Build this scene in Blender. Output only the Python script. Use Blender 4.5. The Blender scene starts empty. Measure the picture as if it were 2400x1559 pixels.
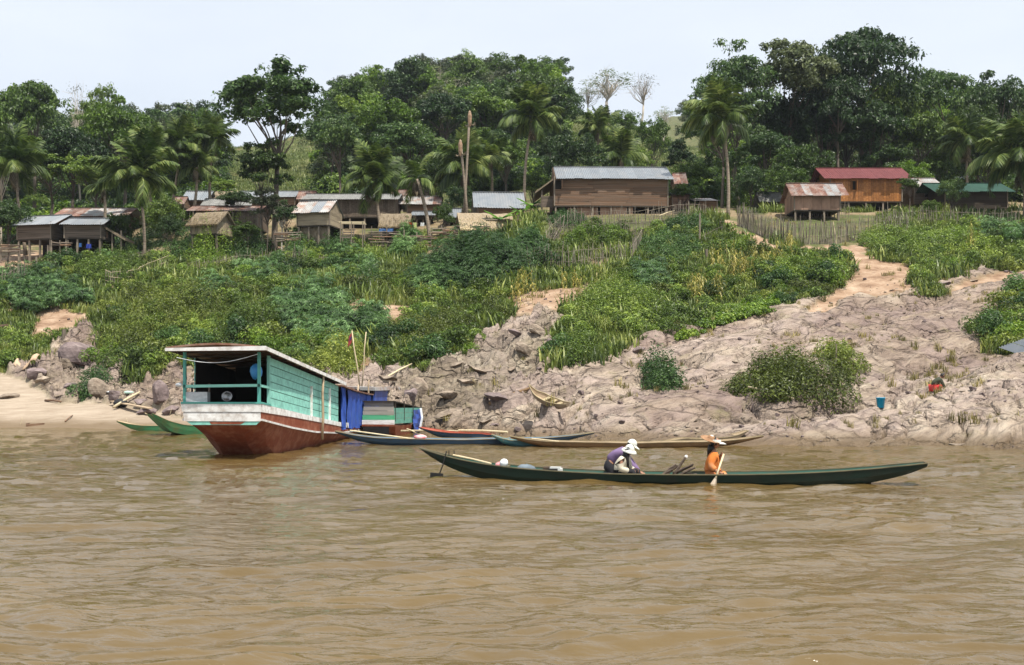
import bpy, bmesh, math, random
import numpy as np
from mathutils import Vector, Matrix, Euler

# ------------------------------------------------------------------ camera, light, exposure
F, HY, H = 2600.0, 900.0, 2.0            # focal length and horizon in px of the 2400 px wide photograph, eye height
SC = bpy.context.scene
COL = SC.collection
cam_d = bpy.data.cameras.new('camera')
cam_d.sensor_width = 36.0
cam_d.lens = 36.0 * F / 2400.0
cam_d.shift_y = (HY - 779.5) / 2400.0
cam_d.clip_start = 0.1
cam_d.clip_end = 3000.0
cam = bpy.data.objects.new('camera', cam_d)
COL.objects.link(cam)
cam.location = (0, 0, H)
cam.rotation_euler = (math.radians(90), 0, 0)
SC.camera = cam

HAZE = 0.00016
SUN_EL, SUN_AZ = math.radians(66), math.radians(142)      # azimuth clockwise from +Y: behind the camera, to the right
W = bpy.data.worlds.new('World')
SC.world = W
W.use_nodes = True
_nt = W.node_tree
_nt.nodes.clear()
_o = _nt.nodes.new('ShaderNodeOutputWorld')
_b = _nt.nodes.new('ShaderNodeBackground')
_s = _nt.nodes.new('ShaderNodeTexSky')
_s.sky_type = 'NISHITA'
_s.sun_disc = False
_s.sun_elevation = SUN_EL
_s.sun_rotation = SUN_AZ
_s.air_density = 1.0
_s.dust_density = 2.5
_s.ozone_density = 1.0
# thin high cloud veil: pale, fairly even, with faint streaks
_tc = _nt.nodes.new('ShaderNodeTexCoord')
_mp = _nt.nodes.new('ShaderNodeMapping'); _mp.inputs['Scale'].default_value = (1.0, 1.0, 4.0)
_nz = _nt.nodes.new('ShaderNodeTexNoise'); _nz.inputs['Scale'].default_value = 2.2; _nz.inputs['Detail'].default_value = 6
_rp = _nt.nodes.new('ShaderNodeValToRGB')
_rp.color_ramp.elements[0].position = 0.3; _rp.color_ramp.elements[0].color = (0.70, 0.70, 0.70, 1)
_rp.color_ramp.elements[1].position = 0.75; _rp.color_ramp.elements[1].color = (0.93, 0.93, 0.93, 1)
_mx = _nt.nodes.new('ShaderNodeMix'); _mx.data_type = 'RGBA'
_nt.links.new(_tc.outputs['Generated'], _mp.inputs['Vector'])
_nt.links.new(_mp.outputs['Vector'], _nz.inputs['Vector'])
_nt.links.new(_nz.outputs['Fac'], _rp.inputs['Fac'])
_nt.links.new(_rp.outputs['Color'], _mx.inputs[0])
_nt.links.new(_s.outputs['Color'], _mx.inputs[6])
_mx.inputs[7].default_value = (7.0, 7.45, 8.05, 1)
_nt.links.new(_mx.outputs[2], _b.inputs['Color'])
_b.inputs['Strength'].default_value = 0.1
_nt.links.new(_b.outputs['Background'], _o.inputs['Surface'])

sun_d = bpy.data.lights.new('sun', 'SUN')
sun_d.energy = 5.0
sun_d.angle = math.radians(0.8)
sun_d.color = (1.0, 0.94, 0.84)
sun = bpy.data.objects.new('sun', sun_d)
COL.objects.link(sun)
_sd = Vector((math.sin(SUN_AZ) * math.cos(SUN_EL), math.cos(SUN_AZ) * math.cos(SUN_EL), math.sin(SUN_EL)))
sun.rotation_euler = _sd.to_track_quat('Z', 'Y').to_euler()

SC.view_settings.view_transform = 'Standard'
SC.view_settings.look = 'None'
SC.view_settings.exposure = 0.5
SC.view_settings.gamma = 1.0
SC.view_settings.use_curve_mapping = False
SC.render.engine = 'CYCLES'
SC.cycles.max_bounces = 6
SC.cycles.diffuse_bounces = 3
SC.cycles.glossy_bounces = 3
SC.cycles.transmission_bounces = 3
SC.cycles.volume_bounces = 0
SC.cycles.use_denoising = True

# ------------------------------------------------------------------ numpy noise
def _hash(ix, iy, s):
    h = (ix.astype(np.int64) * 374761393 + iy.astype(np.int64) * 668265263 + s * 1442695041) & 0xFFFFFFFF
    h = ((h ^ (h >> 13)) * 1274126177) & 0xFFFFFFFF
    h = (h ^ (h >> 16)) & 0xFFFFFFFF
    return h / 4294967295.0

def vn(x, y, s=0):
    x = np.asarray(x, float); y = np.asarray(y, float)
    ix, iy = np.floor(x), np.floor(y)
    fx, fy = x - ix, y - iy
    ux, uy = fx * fx * fx * (fx * (fx * 6 - 15) + 10), fy * fy * fy * (fy * (fy * 6 - 15) + 10)
    ix = ix.astype(np.int64); iy = iy.astype(np.int64)
    a, b = _hash(ix, iy, s), _hash(ix + 1, iy, s)
    c, d = _hash(ix, iy + 1, s), _hash(ix + 1, iy + 1, s)
    return (a + (b - a) * ux) * (1 - uy) + (c + (d - c) * ux) * uy

def fbm(x, y, oct=4, s=0, gain=0.5, lac=2.03):
    t, a, n = 0, 1.0, 0
    for k in range(oct):
        t = t + a * (vn(x, y, s + k * 17) * 2 - 1)
        n += a
        a *= gain
        x = np.asarray(x) * lac + 13.7; y = np.asarray(y) * lac + 7.3
    return t / n

def ridged(x, y, oct=4, s=0):
    t, a, n = 0, 1.0, 0
    for k in range(oct):
        t = t + a * (1 - np.abs(vn(x, y, s + k * 31) * 2 - 1))
        n += a
        a *= 0.5
        x = np.asarray(x) * 2.1 + 5.1; y = np.asarray(y) * 2.1 + 3.3
    return t / n

def worley(x, y, s=0):
    x = np.asarray(x, float); y = np.asarray(y, float)
    ix, iy = np.floor(x).astype(np.int64), np.floor(y).astype(np.int64)
    f1 = np.full(x.shape, 9.0); f2 = np.full(x.shape, 9.0); cid = np.zeros(x.shape)
    for dx in (-1, 0, 1):
        for dy in (-1, 0, 1):
            jx, jy = ix + dx, iy + dy
            px = jx + _hash(jx, jy, s); py = jy + _hash(jx, jy, s + 99)
            d = np.hypot(px - x, py - y)
            v = _hash(jx, jy, s + 7)
            near = d < f1
            f2 = np.where(near, f1, np.minimum(f2, d))
            cid = np.where(near, v, cid)
            f1 = np.where(near, d, f1)
    return f1, f2, cid

def plates(x, y, s=0):
    """broken plates of rock: each cell a tilted facet"""
    x = np.asarray(x, float); y = np.asarray(y, float)
    ix, iy = np.floor(x).astype(np.int64), np.floor(y).astype(np.int64)
    f1 = np.full(x.shape, 9.0); f2 = np.full(x.shape, 9.0); h = np.zeros(x.shape)
    for dx in (-1, 0, 1):
        for dy in (-1, 0, 1):
            jx, jy = ix + dx, iy + dy
            px = jx + _hash(jx, jy, s); py = jy + _hash(jx, jy, s + 99)
            d = np.hypot(px - x, py - y)
            v = (_hash(jx, jy, s + 7) - .5) + ((x - px) * (_hash(jx, jy, s + 3) - .3) + (y - py) * (_hash(jx, jy, s + 4) - .15)) * 1.5
            near = d < f1
            f2 = np.where(near, f1, np.minimum(f2, d)); h = np.where(near, v, h); f1 = np.where(near, d, f1)
    return h, f2 - f1

def inpoly(px, py, poly):
    px = np.asarray(px); py = np.asarray(py)
    c = np.zeros(px.shape, bool)
    n = len(poly)
    for i in range(n):
        x1, y1 = poly[i]; x2, y2 = poly[(i + 1) % n]
        if y1 == y2: continue
        k = ((y1 > py) != (y2 > py)) & (px < (x2 - x1) * (py - y1) / (y2 - y1) + x1)
        c ^= k
    return c

def sstep(a, b, x):
    t = np.clip((x - a) / (b - a), 0, 1)
    return t * t * (3 - 2 * t)

# ------------------------------------------------------------------ objects
def tag(o, label=None, cat=None, group=None, kind=None):
    if label: o['label'] = label
    if cat: o['category'] = cat
    if group: o['group'] = group
    if kind: o['kind'] = kind
    return o

def empty(name, loc=(0, 0, 0), rz=0.0, parent=None):
    o = bpy.data.objects.new(name, None)
    o.empty_display_size = 0.3
    COL.objects.link(o)
    o.location = loc
    o.rotation_euler = (0, 0, rz)
    if parent: o.parent = parent
    return o

def mesh_arrays(name, V, faces, mats=(), smooth=False, midx=None):
    """V (n,3); faces: an (m,k) array or a list of those."""
    if isinstance(faces, np.ndarray): faces = [faces]
    me = bpy.data.meshes.new(name)
    V = np.asarray(V, np.float32)
    me.vertices.add(len(V)); me.vertices.foreach_set('co', V.ravel())
    tot = np.concatenate([np.full(len(f), f.shape[1], np.int32) for f in faces])
    lv = np.concatenate([f.ravel() for f in faces]).astype(np.int32)
    me.loops.add(len(lv)); me.loops.foreach_set('vertex_index', lv)
    me.polygons.add(len(tot))
    st = np.concatenate([[0], np.cumsum(tot)[:-1]]).astype(np.int32)
    me.polygons.foreach_set('loop_start', st)
    if midx is not None: me.polygons.foreach_set('material_index', np.asarray(midx, np.int32))
    me.polygons.foreach_set('use_smooth', np.full(len(tot), smooth))
    me.update(calc_edges=True)
    for m in mats: me.materials.append(m)
    return me

def link(name, me, parent=None, loc=None, rot=None, scale=None):
    o = bpy.data.objects.new(name, me)
    COL.objects.link(o)
    if parent: o.parent = parent
    if loc is not None: o.location = loc
    if rot is not None: o.rotation_euler = rot
    if scale is not None: o.scale = scale
    return o

def copy_tree(o, parent=None):
    c = o.copy(); COL.objects.link(c)
    if parent: c.parent = parent
    for ch in list(o.children): copy_tree(ch, c)
    return c

class MB:
    """collects simple shapes into one mesh"""
    def __init__(s): s.v = []; s.f = []; s.m = []; s.cur = 0
    def add(s, vs, fs):
        b = len(s.v)
        s.v.extend([tuple(p) for p in vs])
        for f in fs: s.f.append(tuple(i + b for i in f)); s.m.append(s.cur)
    def box(s, x0, x1, y0, y1, z0, z1):
        s.add([(x0, y0, z0), (x1, y0, z0), (x1, y1, z0), (x0, y1, z0), (x0, y0, z1), (x1, y0, z1), (x1, y1, z1), (x0, y1, z1)],
              [(0, 3, 2, 1), (4, 5, 6, 7), (0, 1, 5, 4), (1, 2, 6, 5), (2, 3, 7, 6), (3, 0, 4, 7)])
    def hexa(s, p):   # 8 points: bottom 4 ccw, top 4
        s.add(p, [(0, 3, 2, 1), (4, 5, 6, 7), (0, 1, 5, 4), (1, 2, 6, 5), (2, 3, 7, 6), (3, 0, 4, 7)])
    def bar(s, a, b, w, h, up=(0, 0, 1)):
        a = Vector(a); b = Vector(b); d = (b - a).normalized()
        u = Vector(up)
        if abs(d.dot(u)) > 0.98: u = Vector((0, 1, 0))
        r = d.cross(u).normalized(); t = r.cross(d).normalized()
        P = []
        for q in (a, b):
            for sx, sz in ((-1, -1), (1, -1), (1, 1), (-1, 1)):
                P.append(q + r * (sx * w / 2) + t * (sz * h / 2))
        s.add(P, [(0, 1, 2, 3), (7, 6, 5, 4), (0, 4, 5, 1), (1, 5, 6, 2), (2, 6, 7, 3), (3, 7, 4, 0)])
    def tube(s, pts, rad, n=6, cap=True):
        pts = [Vector(p) for p in pts]
        if not hasattr(rad, '__len__'): rad = [rad] * len(pts)
        vs, fs = [], []
        ref = None
        for i, p in enumerate(pts):
            d = (pts[min(i + 1, len(pts) - 1)] - pts[max(i - 1, 0)])
            d = d.normalized() if d.length > 1e-9 else Vector((0, 0, 1))
            if ref is None:
                ref = Vector((1, 0, 0)) if abs(d.x) < 0.8 else Vector((0, 1, 0))
            r = (ref - d * ref.dot(d)).normalized(); ref = r
            t = d.cross(r)
            for k in range(n):
                a = 2 * math.pi * k / n
                vs.append(p + (r * math.cos(a) + t * math.sin(a)) * rad[i])
        for i in range(len(pts) - 1):
            for k in range(n):
                k2 = (k + 1) % n
                fs.append((i * n + k, i * n + k2, (i + 1) * n + k2, (i + 1) * n + k))
        if cap:
            fs.append(tuple(range(n))[::-1]); fs.append(tuple((len(pts) - 1) * n + k for k in range(n)))
        s.add(vs, fs)
    def lathe(s, prof, n=14, c=(0, 0, 0)):
        vs, fs = [], []
        for r, z in prof:
            for k in range(n):
                a = 2 * math.pi * k / n
                vs.append((c[0] + r * math.cos(a), c[1] + r * math.sin(a), c[2] + z))
        for i in range(len(prof) - 1):
            for k in range(n):
                k2 = (k + 1) % n
                fs.append((i * n + k, i * n + k2, (i + 1) * n + k2, (i + 1) * n + k))
        s.add(vs, fs)
    def grid(s, P):   # P[i][j] points
        ni, nj = len(P), len(P[0])
        s.add([p for r in P for p in r], [(i * nj + j, i * nj + j + 1, (i + 1) * nj + j + 1, (i + 1) * nj + j) for i in range(ni - 1) for j in range(nj - 1)])
    def mesh(s, name, mats, smooth=False):
        me = bpy.data.meshes.new(name)
        me.from_pydata(s.v, [], s.f)
        if not isinstance(mats, (list, tuple)): mats = [mats]
        for m in mats: me.materials.append(m)
        if len(mats) > 1: me.polygons.foreach_set('material_index', s.m)
        if smooth: me.polygons.foreach_set('use_smooth', [True] * len(s.f))
        me.update()
        return me
    def build(s, name, mats, parent=None, smooth=False, loc=None, rz=0):
        return link(name, s.mesh(name, mats, smooth), parent, loc, (0, 0, rz) if rz else None)

def solidify(o, t, off=0):
    m = o.modifiers.new('solid', 'SOLIDIFY'); m.thickness = t; m.offset = off
    return o

# ------------------------------------------------------------------ materials
def nodes_of(name):
    m = bpy.data.materials.new(name); m.use_nodes = True
    nt = m.node_tree; nt.nodes.clear()
    out = nt.nodes.new('ShaderNodeOutputMaterial')
    return m, nt, out

def N(nt, typ, **kw):
    n = nt.nodes.new(typ)
    for k, v in kw.items():
        if k.startswith('i_'):
            key = k[2:]
            key = int(key) if key.isdigit() else key.replace('_', ' ')
            n.inputs[key].default_value = v
        else: setattr(n, k, v)
    return n

def L(nt, a, b): nt.links.new(a, b)

def ramp(nt, stops, interp='LINEAR'):
    r = nt.nodes.new('ShaderNodeValToRGB')
    r.color_ramp.interpolation = interp
    e = r.color_ramp.elements
    while len(e) > 1: e.remove(e[-1])
    e[0].position = stops[0][0]; e[0].color = (*stops[0][1], 1) if len(stops[0][1]) == 3 else stops[0][1]
    for p, c in stops[1:]:
        q = e.new(p); q.color = (*c, 1) if len(c) == 3 else c
    return r

def mixc(nt, fac, a, b, mode='MIX'):
    m = nt.nodes.new('ShaderNodeMix'); m.data_type = 'RGBA'; m.blend_type = mode
    for sock, val in ((0, fac), (6, a), (7, b)):
        if isinstance(val, bpy.types.NodeSocket): nt.links.new(val, m.inputs[sock])
        elif isinstance(val, (tuple, list)): m.inputs[sock].default_value = (*val, 1) if len(val) == 3 else val
        else: m.inputs[sock].default_value = val
    return m.outputs[2]

def mathn(nt, op, a, b=None, c=None, clamp=False):
    m = nt.nodes.new('ShaderNodeMath'); m.operation = op; m.use_clamp = clamp
    for i, val in enumerate((a, b, c)):
        if val is None: continue
        if isinstance(val, bpy.types.NodeSocket): nt.links.new(val, m.inputs[i])
        else: m.inputs[i].default_value = val
    return m.outputs[0]

def surf(name, cols, scale=4.0, stretch=(1, 1, 1), rough=0.7, metal=0.0, bump=0.3, bdist=0.01, dirt=None, dirt_scale=1.2, dirt_amt=0.5,
         var=0.25, spec=0.3, wave=None):
    """weathered procedural surface: a ramp over stretched noise, brightness per object, patches of dirt or wear"""
    m, nt, out = nodes_of(name)
    tc = N(nt, 'ShaderNodeTexCoord'); oi = N(nt, 'ShaderNodeObjectInfo')
    add = N(nt, 'ShaderNodeVectorMath', operation='MULTIPLY_ADD')
    L(nt, oi.outputs['Random'], add.inputs[0]); add.inputs[1].default_value = (37, 53, 71); L(nt, tc.outputs['Object'], add.inputs[2])
    mp = N(nt, 'ShaderNodeMapping'); mp.inputs['Scale'].default_value = stretch
    L(nt, add.outputs[0], mp.inputs['Vector'])
    nz = N(nt, 'ShaderNodeTexNoise', i_Scale=scale, i_Detail=5.0, i_Roughness=0.6)
    L(nt, mp.outputs[0], nz.inputs['Vector'])
    k = len(cols)
    rp = ramp(nt, [(0.28 + 0.44 * i / max(k - 1, 1), c) for i, c in enumerate(cols)])
    L(nt, nz.outputs['Fac'], rp.inputs['Fac'])
    col = rp.outputs['Color']
    if dirt is not None:
        n2 = N(nt, 'ShaderNodeTexNoise', i_Scale=dirt_scale, i_Detail=6.0, i_Roughness=0.65)
        L(nt, add.outputs[0], n2.inputs['Vector'])
        r2 = ramp(nt, [(0.45, (0, 0, 0)), (0.68, (dirt_amt,) * 3)])
        L(nt, n2.outputs['Fac'], r2.inputs['Fac'])
        col = mixc(nt, r2.outputs['Color'], col, dirt)
    hv = N(nt, 'ShaderNodeHueSaturation')
    L(nt, mathn(nt, 'MULTIPLY_ADD', oi.outputs['Random'], 2 * var, 1 - var), hv.inputs['Value'])
    L(nt, col, hv.inputs['Color'])
    p = N(nt, 'ShaderNodeBsdfPrincipled')
    p.inputs['Roughness'].default_value = rough; p.inputs['Metallic'].default_value = metal
    p.inputs['Specular IOR Level'].default_value = spec
    L(nt, hv.outputs[0], p.inputs['Base Color'])
    if bump:
        b = N(nt, 'ShaderNodeBump', i_Strength=bump, i_Distance=bdist)
        L(nt, nz.outputs['Fac'], b.inputs['Height']); L(nt, b.outputs[0], p.inputs['Normal'])
    L(nt, p.outputs[0], out.inputs['Surface'])
    return m

def leafmat(name, c1, c2, c3=None, transl=0.28, var=0.35, wscale=0.25, rough=0.45, spec=0.35):
    """foliage: colour differs leaf by leaf, plant by plant and in broad patches"""
    m, nt, out = nodes_of(name)
    g = N(nt, 'ShaderNodeNewGeometry'); oi = N(nt, 'ShaderNodeObjectInfo')
    nz = N(nt, 'ShaderNodeTexNoise', i_Scale=wscale, i_Detail=3.0)
    L(nt, g.outputs['Position'], nz.inputs['Vector'])
    f = mathn(nt, 'ADD', mathn(nt, 'MULTIPLY', nz.outputs['Fac'], 0.9), mathn(nt, 'MULTIPLY', g.outputs['Random Per Island'], 0.45))
    f = mathn(nt, 'ADD', f, mathn(nt, 'MULTIPLY_ADD', oi.outputs['Random'], 0.35, -0.35))
    stops = [(0.22, c1), (0.62, c2)]
    if c3: stops.append((0.95, c3))
    rp = ramp(nt, stops)
    L(nt, f, rp.inputs['Fac'])
    hv = N(nt, 'ShaderNodeHueSaturation')
    L(nt, rp.outputs[0], hv.inputs['Color'])
    L(nt, mathn(nt, 'MULTIPLY', mathn(nt, 'MULTIPLY_ADD', g.outputs['Random Per Island'], 2 * var, 1 - var), mathn(nt, 'MULTIPLY_ADD', oi.outputs['Random'], .55, .75)), hv.inputs['Value'])
    p = N(nt, 'ShaderNodeBsdfPrincipled', i_Roughness=rough)
    p.inputs['Specular IOR Level'].default_value = spec
    L(nt, hv.outputs[0], p.inputs['Base Color'])
    t = N(nt, 'ShaderNodeBsdfTranslucent')
    hb = N(nt, 'ShaderNodeHueSaturation', i_Value=1.35, i_Saturation=1.1)
    L(nt, hv.outputs[0], hb.inputs['Color']); L(nt, hb.outputs[0], t.inputs['Color'])
    mx = N(nt, 'ShaderNodeMixShader'); mx.inputs[0].default_value = transl
    L(nt, p.outputs[0], mx.inputs[1]); L(nt, t.outputs[0], mx.inputs[2])
    L(nt, mx.outputs[0], out.inputs['Surface'])
    return m
# ------------------------------------------------------------------ the lie of the land: profiles of the bank (distance, height read off the photograph)
PROF = {
 -500: [(51,1003),(57,940),(63,880),(69,805),(75,725),(82,655),(90,607),(95,590),(108,580),(125,540),(160,470),(220,400),(300,390),(800,400)],
 0: [(50.5,1003),(56,945),(61,885),(69,800),(75,720),(82,650),(90,607),(95,590),(108,580),(125,540),(160,470),(220,400),(300,390),(800,395)],
 200: [(49.5,1005),(55,948),(60,895),(65,845),(70,780),(76,700),(84,640),(90,608),(96,588),(108,578),(125,530),(160,450),(220,380),(300,360),(800,380)],
 400: [(48.1,1008),(53,960),(57,910),(61,850),(66,780),(72,705),(80,655),(87,622),(92,600),(98,570),(110,520),(125,480),(150,430),(200,390),(320,370),(800,400)],
 600: [(46.4,1012),(50,970),(54,920),(58,860),(63,790),(70,710),(78,660),(86,625),(92,600),(98,565),(108,520),(118,485),(140,430),(190,388),(240,355),(330,370),(800,400)],
 740: [(46.4,1012),(50,960),(55,900),(60,830),(66,745),(74,680),(82,632),(90,590),(96,560),(105,525),(116,490),(140,430),(190,350),(240,322),(320,345),(800,400)],
 900: [(46.4,1012),(49,965),(53,920),(58,860),(64,790),(71,715),(79,650),(87,605),(92,580),(98,550),(108,515),(118,490),(140,420),(180,330),(220,280),(300,300),(800,400)],
 1100: [(43.3,1020),(47,965),(51,920),(56,860),(63,790),(71,700),(79,625),(86,575),(90,552),(98,525),(108,500),(118,475),(140,400),(180,290),(215,235),(300,260),(800,400)],
 1300: [(40,1030),(44,970),(49,915),(55,850),(61,780),(68,700),(75,640),(81,580),(86,525),(92,502),(105,490),(118,465),(140,390),(180,300),(210,262),(300,290),(800,380)],
 1450: [(38.5,1035),(42.5,975),(47,915),(53,850),(60,765),(68,692),(76,620),(82,555),(87,512),(92,498),(105,487),(120,455),(140,390),(170,325),(200,290),(300,320),(800,350)],
 1580: [(37.4,1039),(42,975),(47,915),(53,850),(60,770),(68,695),(76,618),(82,556),(87,512),(92,498),(105,487),(120,462),(140,430),(170,385),(210,360),(300,350),(430,300),(800,270)],
 1700: [(36.6,1042),(41,975),(46,920),(52,850),(59,780),(66,705),(74,620),(80,560),(86,518),(92,500),(105,490),(125,470),(150,440),(180,410),(240,385),(420,300),(800,262)],
 1850: [(36.2,1043),(41,972),(46,910),(52,840),(59,765),(67,680),(74,606),(80,565),(86,525),(92,500),(105,488),(125,468),(150,435),(180,405),(250,385),(420,320),(800,290)],
 2000: [(36.2,1043),(40,985),(45,930),(51,855),(58,775),(66,690),(73,615),(79,572),(85,532),(92,500),(105,488),(125,465),(150,420),(190,390),(250,370),(420,335),(800,310)],
 2200: [(35.9,1045),(40,985),(45,925),(52,845),(59,760),(66,680),(73,620),(80,562),(86,522),(92,498),(105,488),(125,455),(150,410),(190,380),(250,370),(420,330),(800,320)],
 2400: [(33.5,1055),(38,990),(43,925),(50,840),(57,760),(65,680),(73,612),(80,560),(86,522),(92,498),(105,486),(125,450),(150,400),(190,370),(250,360),(420,330),(800,330)],
 2900: [(31.5,1066),(36,995),(41,925),(48,840),(56,755),(64,675),(73,610),(80,560),(86,522),(92,498),(105,486),(125,450),(150,400),(190,370),(250,360),(420,330),(800,330)],
}
PU = np.array(sorted(PROF), float)
US = np.concatenate([np.arange(-1500, -120, 26), np.arange(-120, 2520, 3.4), np.arange(2520, 3900, 26)])
YS = np.concatenate([np.geomspace(26, 36, 40, endpoint=False), np.geomspace(36, 100, 400, endpoint=False), np.geomspace(100, 240, 90, endpoint=False), np.geomspace(240, 1000, 30)])
def _colprof(u):
    y = np.array([p[0] for p in PROF[u]], float); z = np.array([H - (p[1] - HY) * p[0] / F for p in PROF[u]])
    y = np.concatenate([[y[0] - 12, y[0] - 4], y]); z = np.concatenate([[-3.0, -1.2], z])
    zz = np.interp(YS, y, z)
    k = np.array([1, 2, 3, 4, 3, 2, 1.]); k /= k.sum()
    zp = np.pad(zz, 3, mode='edge')
    return np.convolve(zp, k, mode='valid')
_cp = np.array([_colprof(int(u)) for u in PU])             # (cols, YS)
_t = np.clip(US, PU[0], PU[-1])
_i = np.clip(np.searchsorted(PU, _t, side='right') - 1, 0, len(PU) - 2)
_f = (_t - PU[_i]) / (PU[_i + 1] - PU[_i]); _f = _f * _f * (3 - 2 * _f)
Z0 = _cp[_i] * (1 - _f)[:, None] + _cp[_i + 1] * _f[:, None]         # (US, YS)
UU, YY = np.meshgrid(US, YS, indexing='ij')
XX = (UU - 1200) * YY / F
PYg = HY - (Z0 - H) * F / YY                                  # where each point of the bare profile shows in the photograph
_wx = UU + 26 * fbm(XX * .35, YY * .35, 4, 5) + 9 * fbm(XX * 1.6, YY * 1.6, 3, 9)
_wy = PYg + 16 * fbm(XX * .35, YY * .35, 4, 25) + 7 * fbm(XX * 1.6, YY * 1.6, 3, 29)

ROCK = [[(770,1130),(770,900),(820,868),(862,835),(905,842),(950,850),(1000,848),(1060,825),(1110,790),(1180,755),(1210,735),(1260,700),(1325,690),(1330,740),(1330,770),(1300,800),(1290,866),(1400,852),(1500,812),(1560,785),(1640,768),(1760,735),(1850,730),(1900,700),(1950,690),(2100,640),(2190,655),(2240,655),(2290,622),(2340,640),(2400,640),(2900,640),(2900,1200),(770,1200)],
        [(130,800),(190,775),(245,790),(245,865),(330,890),(400,862),(450,870),(800,880),(800,990),(450,990),(330,958),(270,942),(140,945),(60,905),(20,880),(40,850),(110,850)]]
DIRT = [[(1648,512),(1680,512),(1722,532),(1790,560),(1835,582),(1960,578),(2060,555),(2060,590),(2100,618),(2180,650),(2200,668),(2110,690),(2010,700),(1950,735),(1870,745),(1930,690),(2000,650),(1960,600),(1880,592),(1800,595),(1750,570),(1690,540)],
        [(802,702),(850,714),(960,718),(975,745),(900,770),(850,745),(838,790),(875,835),(880,870),(830,880),(815,800)],
        [(1185,690),(1240,680),(1330,672),(1400,665),(1400,690),(1340,725),(1250,745),(1200,735)],
        [(-200,600),(0,606),(30,592),(110,588),(135,600),(120,625),(50,640),(0,640),(-200,650)],
        [(228,662),(290,660),(290,678),(235,682)], [(742,632),(765,608),(800,606),(775,628),(752,645)],
        [(500,700),(540,712),(520,735),(485,735)], [(640,712),(665,712),(662,738),(638,730)],
        [(90,735),(160,715),(215,735),(200,760),(120,790),(60,800)], [(0,700),(60,690),(90,700),(40,722),(0,720)],
        [(1385,618),(1440,610),(1430,640),(1370,650)], [(1510,640),(1560,650),(1470,700),(1440,690)],
        [(1070,575),(1050,560),(1000,600),(985,630),(1010,640)],
        [(2200,690),(2300,652),(2500,615),(2500,630),(2260,680)],
        [(640,585),(700,570),(700,600),(650,605)]]
SAND = [[(-900,868),(0,872),(60,895),(140,940),(270,940),(330,955),(450,985),(450,1200),(-900,1200)]]
GREENP = [[(1540,900),(1545,875),(1570,862),(1592,870),(1595,900),(1570,912)],[(1760,975),(1770,920),(1850,880),(1900,830),(1960,810),(2040,850),(2050,930),(1960,970),(1850,985)],
          [(2130,645),(2230,690),(2190,700),(2120,660)],[(2340,700),(2400,680),(2500,690),(2500,800),(2330,830),(2300,800),(2350,760)],
          [(1880,600),(1990,608),(2010,640),(1930,690),(1850,715),(1760,745),(1700,740),(1760,640)],
          [(2050,575),(2150,560),(2420,560),(2420,600),(2340,615),(2280,640),(2180,660),(2100,625),(2030,600)],
          [(930,830),(1100,790),(1130,810),(1000,870),(900,860)]]
def mask(polys, a, b):
    m = np.zeros(a.shape, bool)
    for p in polys: m |= inpoly(a, b, p)
    return m
mrock = mask(ROCK, _wx, _wy) & (YY < 82)
mdirt = mask(DIRT, _wx, _wy)
msand = mask(SAND, UU, _wy)
mgreen = mask(GREENP, _wx, _wy)
village = (YY > 89) & (YY < 112)
def blur(m, n=1):
    m = m.astype(float)
    for _ in range(n):
        p = np.pad(m, 1, mode='edge')
        m = (p[:-2, 1:-1] + p[2:, 1:-1] + p[1:-1, :-2] + p[1:-1, 2:] + 2 * p[1:-1, 1:-1]) / 6
    return m
wr = blur(mrock & ~mask(GREENP[2:], _wx, _wy) & ~mdirt, 2)
wd = np.maximum(blur(mdirt & ~mgreen, 2), .55 * sstep(88, 91, YY) * sstep(118, 108, YY) * sstep(.3, .6, vn(XX * .4, YY * .4, 15)))
ws = blur(msand, 3)
wr = wr * (1 - ws)
# rock relief: long tilted lobes cut by joints, then finer ledges
ca, sa = math.cos(0.5), math.sin(0.5)
RX, RY = XX * ca + YY * sa, -XX * sa + YY * ca
wrp = fbm(XX * .5, YY * .5, 3, 41)
f1, f2, cid = worley(RX * 0.30 + wrp * .5, RY * 0.62 + wrp * .5, 3)
lob = (0.55 - f1) * 1.0 + (cid - .5) * 0.7
crk = 1 - sstep(0.0, 0.10, f2 - f1)
g1, g2, gid = worley(RX * 1.1 + wrp * 1.2, RY * 1.9 + wrp, 13)
crk2 = 1 - sstep(0.0, 0.14, g2 - g1)
strat = ridged(RX * 0.7 + 2 * wrp, RY * 3.2 + 3 * wrp, 3, 55)
pa, pe = plates(RX * .42 + wrp * .5, RY * .75 + wrp * .5, 43); pb, pf = plates(RX * 1.1 + wrp, RY * 2.0 + wrp, 47)
jag = 0.70 * pa - .3 * (1 - sstep(0, .08, pe)) + 0.30 * pb - .10 * (1 - sstep(0, .1, pf)) + 0.20 * (strat - .5) + 0.34 * fbm(XX * .22, YY * .22, 3, 61) + 0.08 * fbm(XX * 3, YY * 3, 3, 66)
s1, s2, sid = worley(RX * 0.13 + wrp * .45, RY * 0.34 + wrp * .5, 23)
slab = 0.75 * (.5 - s1 ** 1.8) + .30 * (sid - .5) - 0.40 * (1 - sstep(0, .05, s2 - s1)) + 0.55 * fbm(RX * .10, RY * .30, 3, 59) + 0.34 * (ridged(RX * .22 + wrp, RY * 1.1 + wrp * 1.5, 2, 57) - .5) + 0.08 * (ridged(RX * .4 + 2 * wrp, RY * 2.6 + 3 * wrp, 3, 58) - .5) + 0.012 * fbm(XX * 2.5, YY * 2.5, 3, 66)
low = sstep(2.6, .6, Z0) * sstep(1750, 1900, UU)
q1, q2, qid = worley(XX * .85 + wrp * .8, YY * .45 + wrp * .5, 33)
slab = slab + low * (.22 * (.5 - q1) - .22 * (1 - sstep(0, .12, q2 - q1)))
wj = sstep(1420, 1290, UU)
relief = jag * wj + slab * (1 - wj)
shore_fade = sstep(-0.15, 0.5, Z0)
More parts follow.
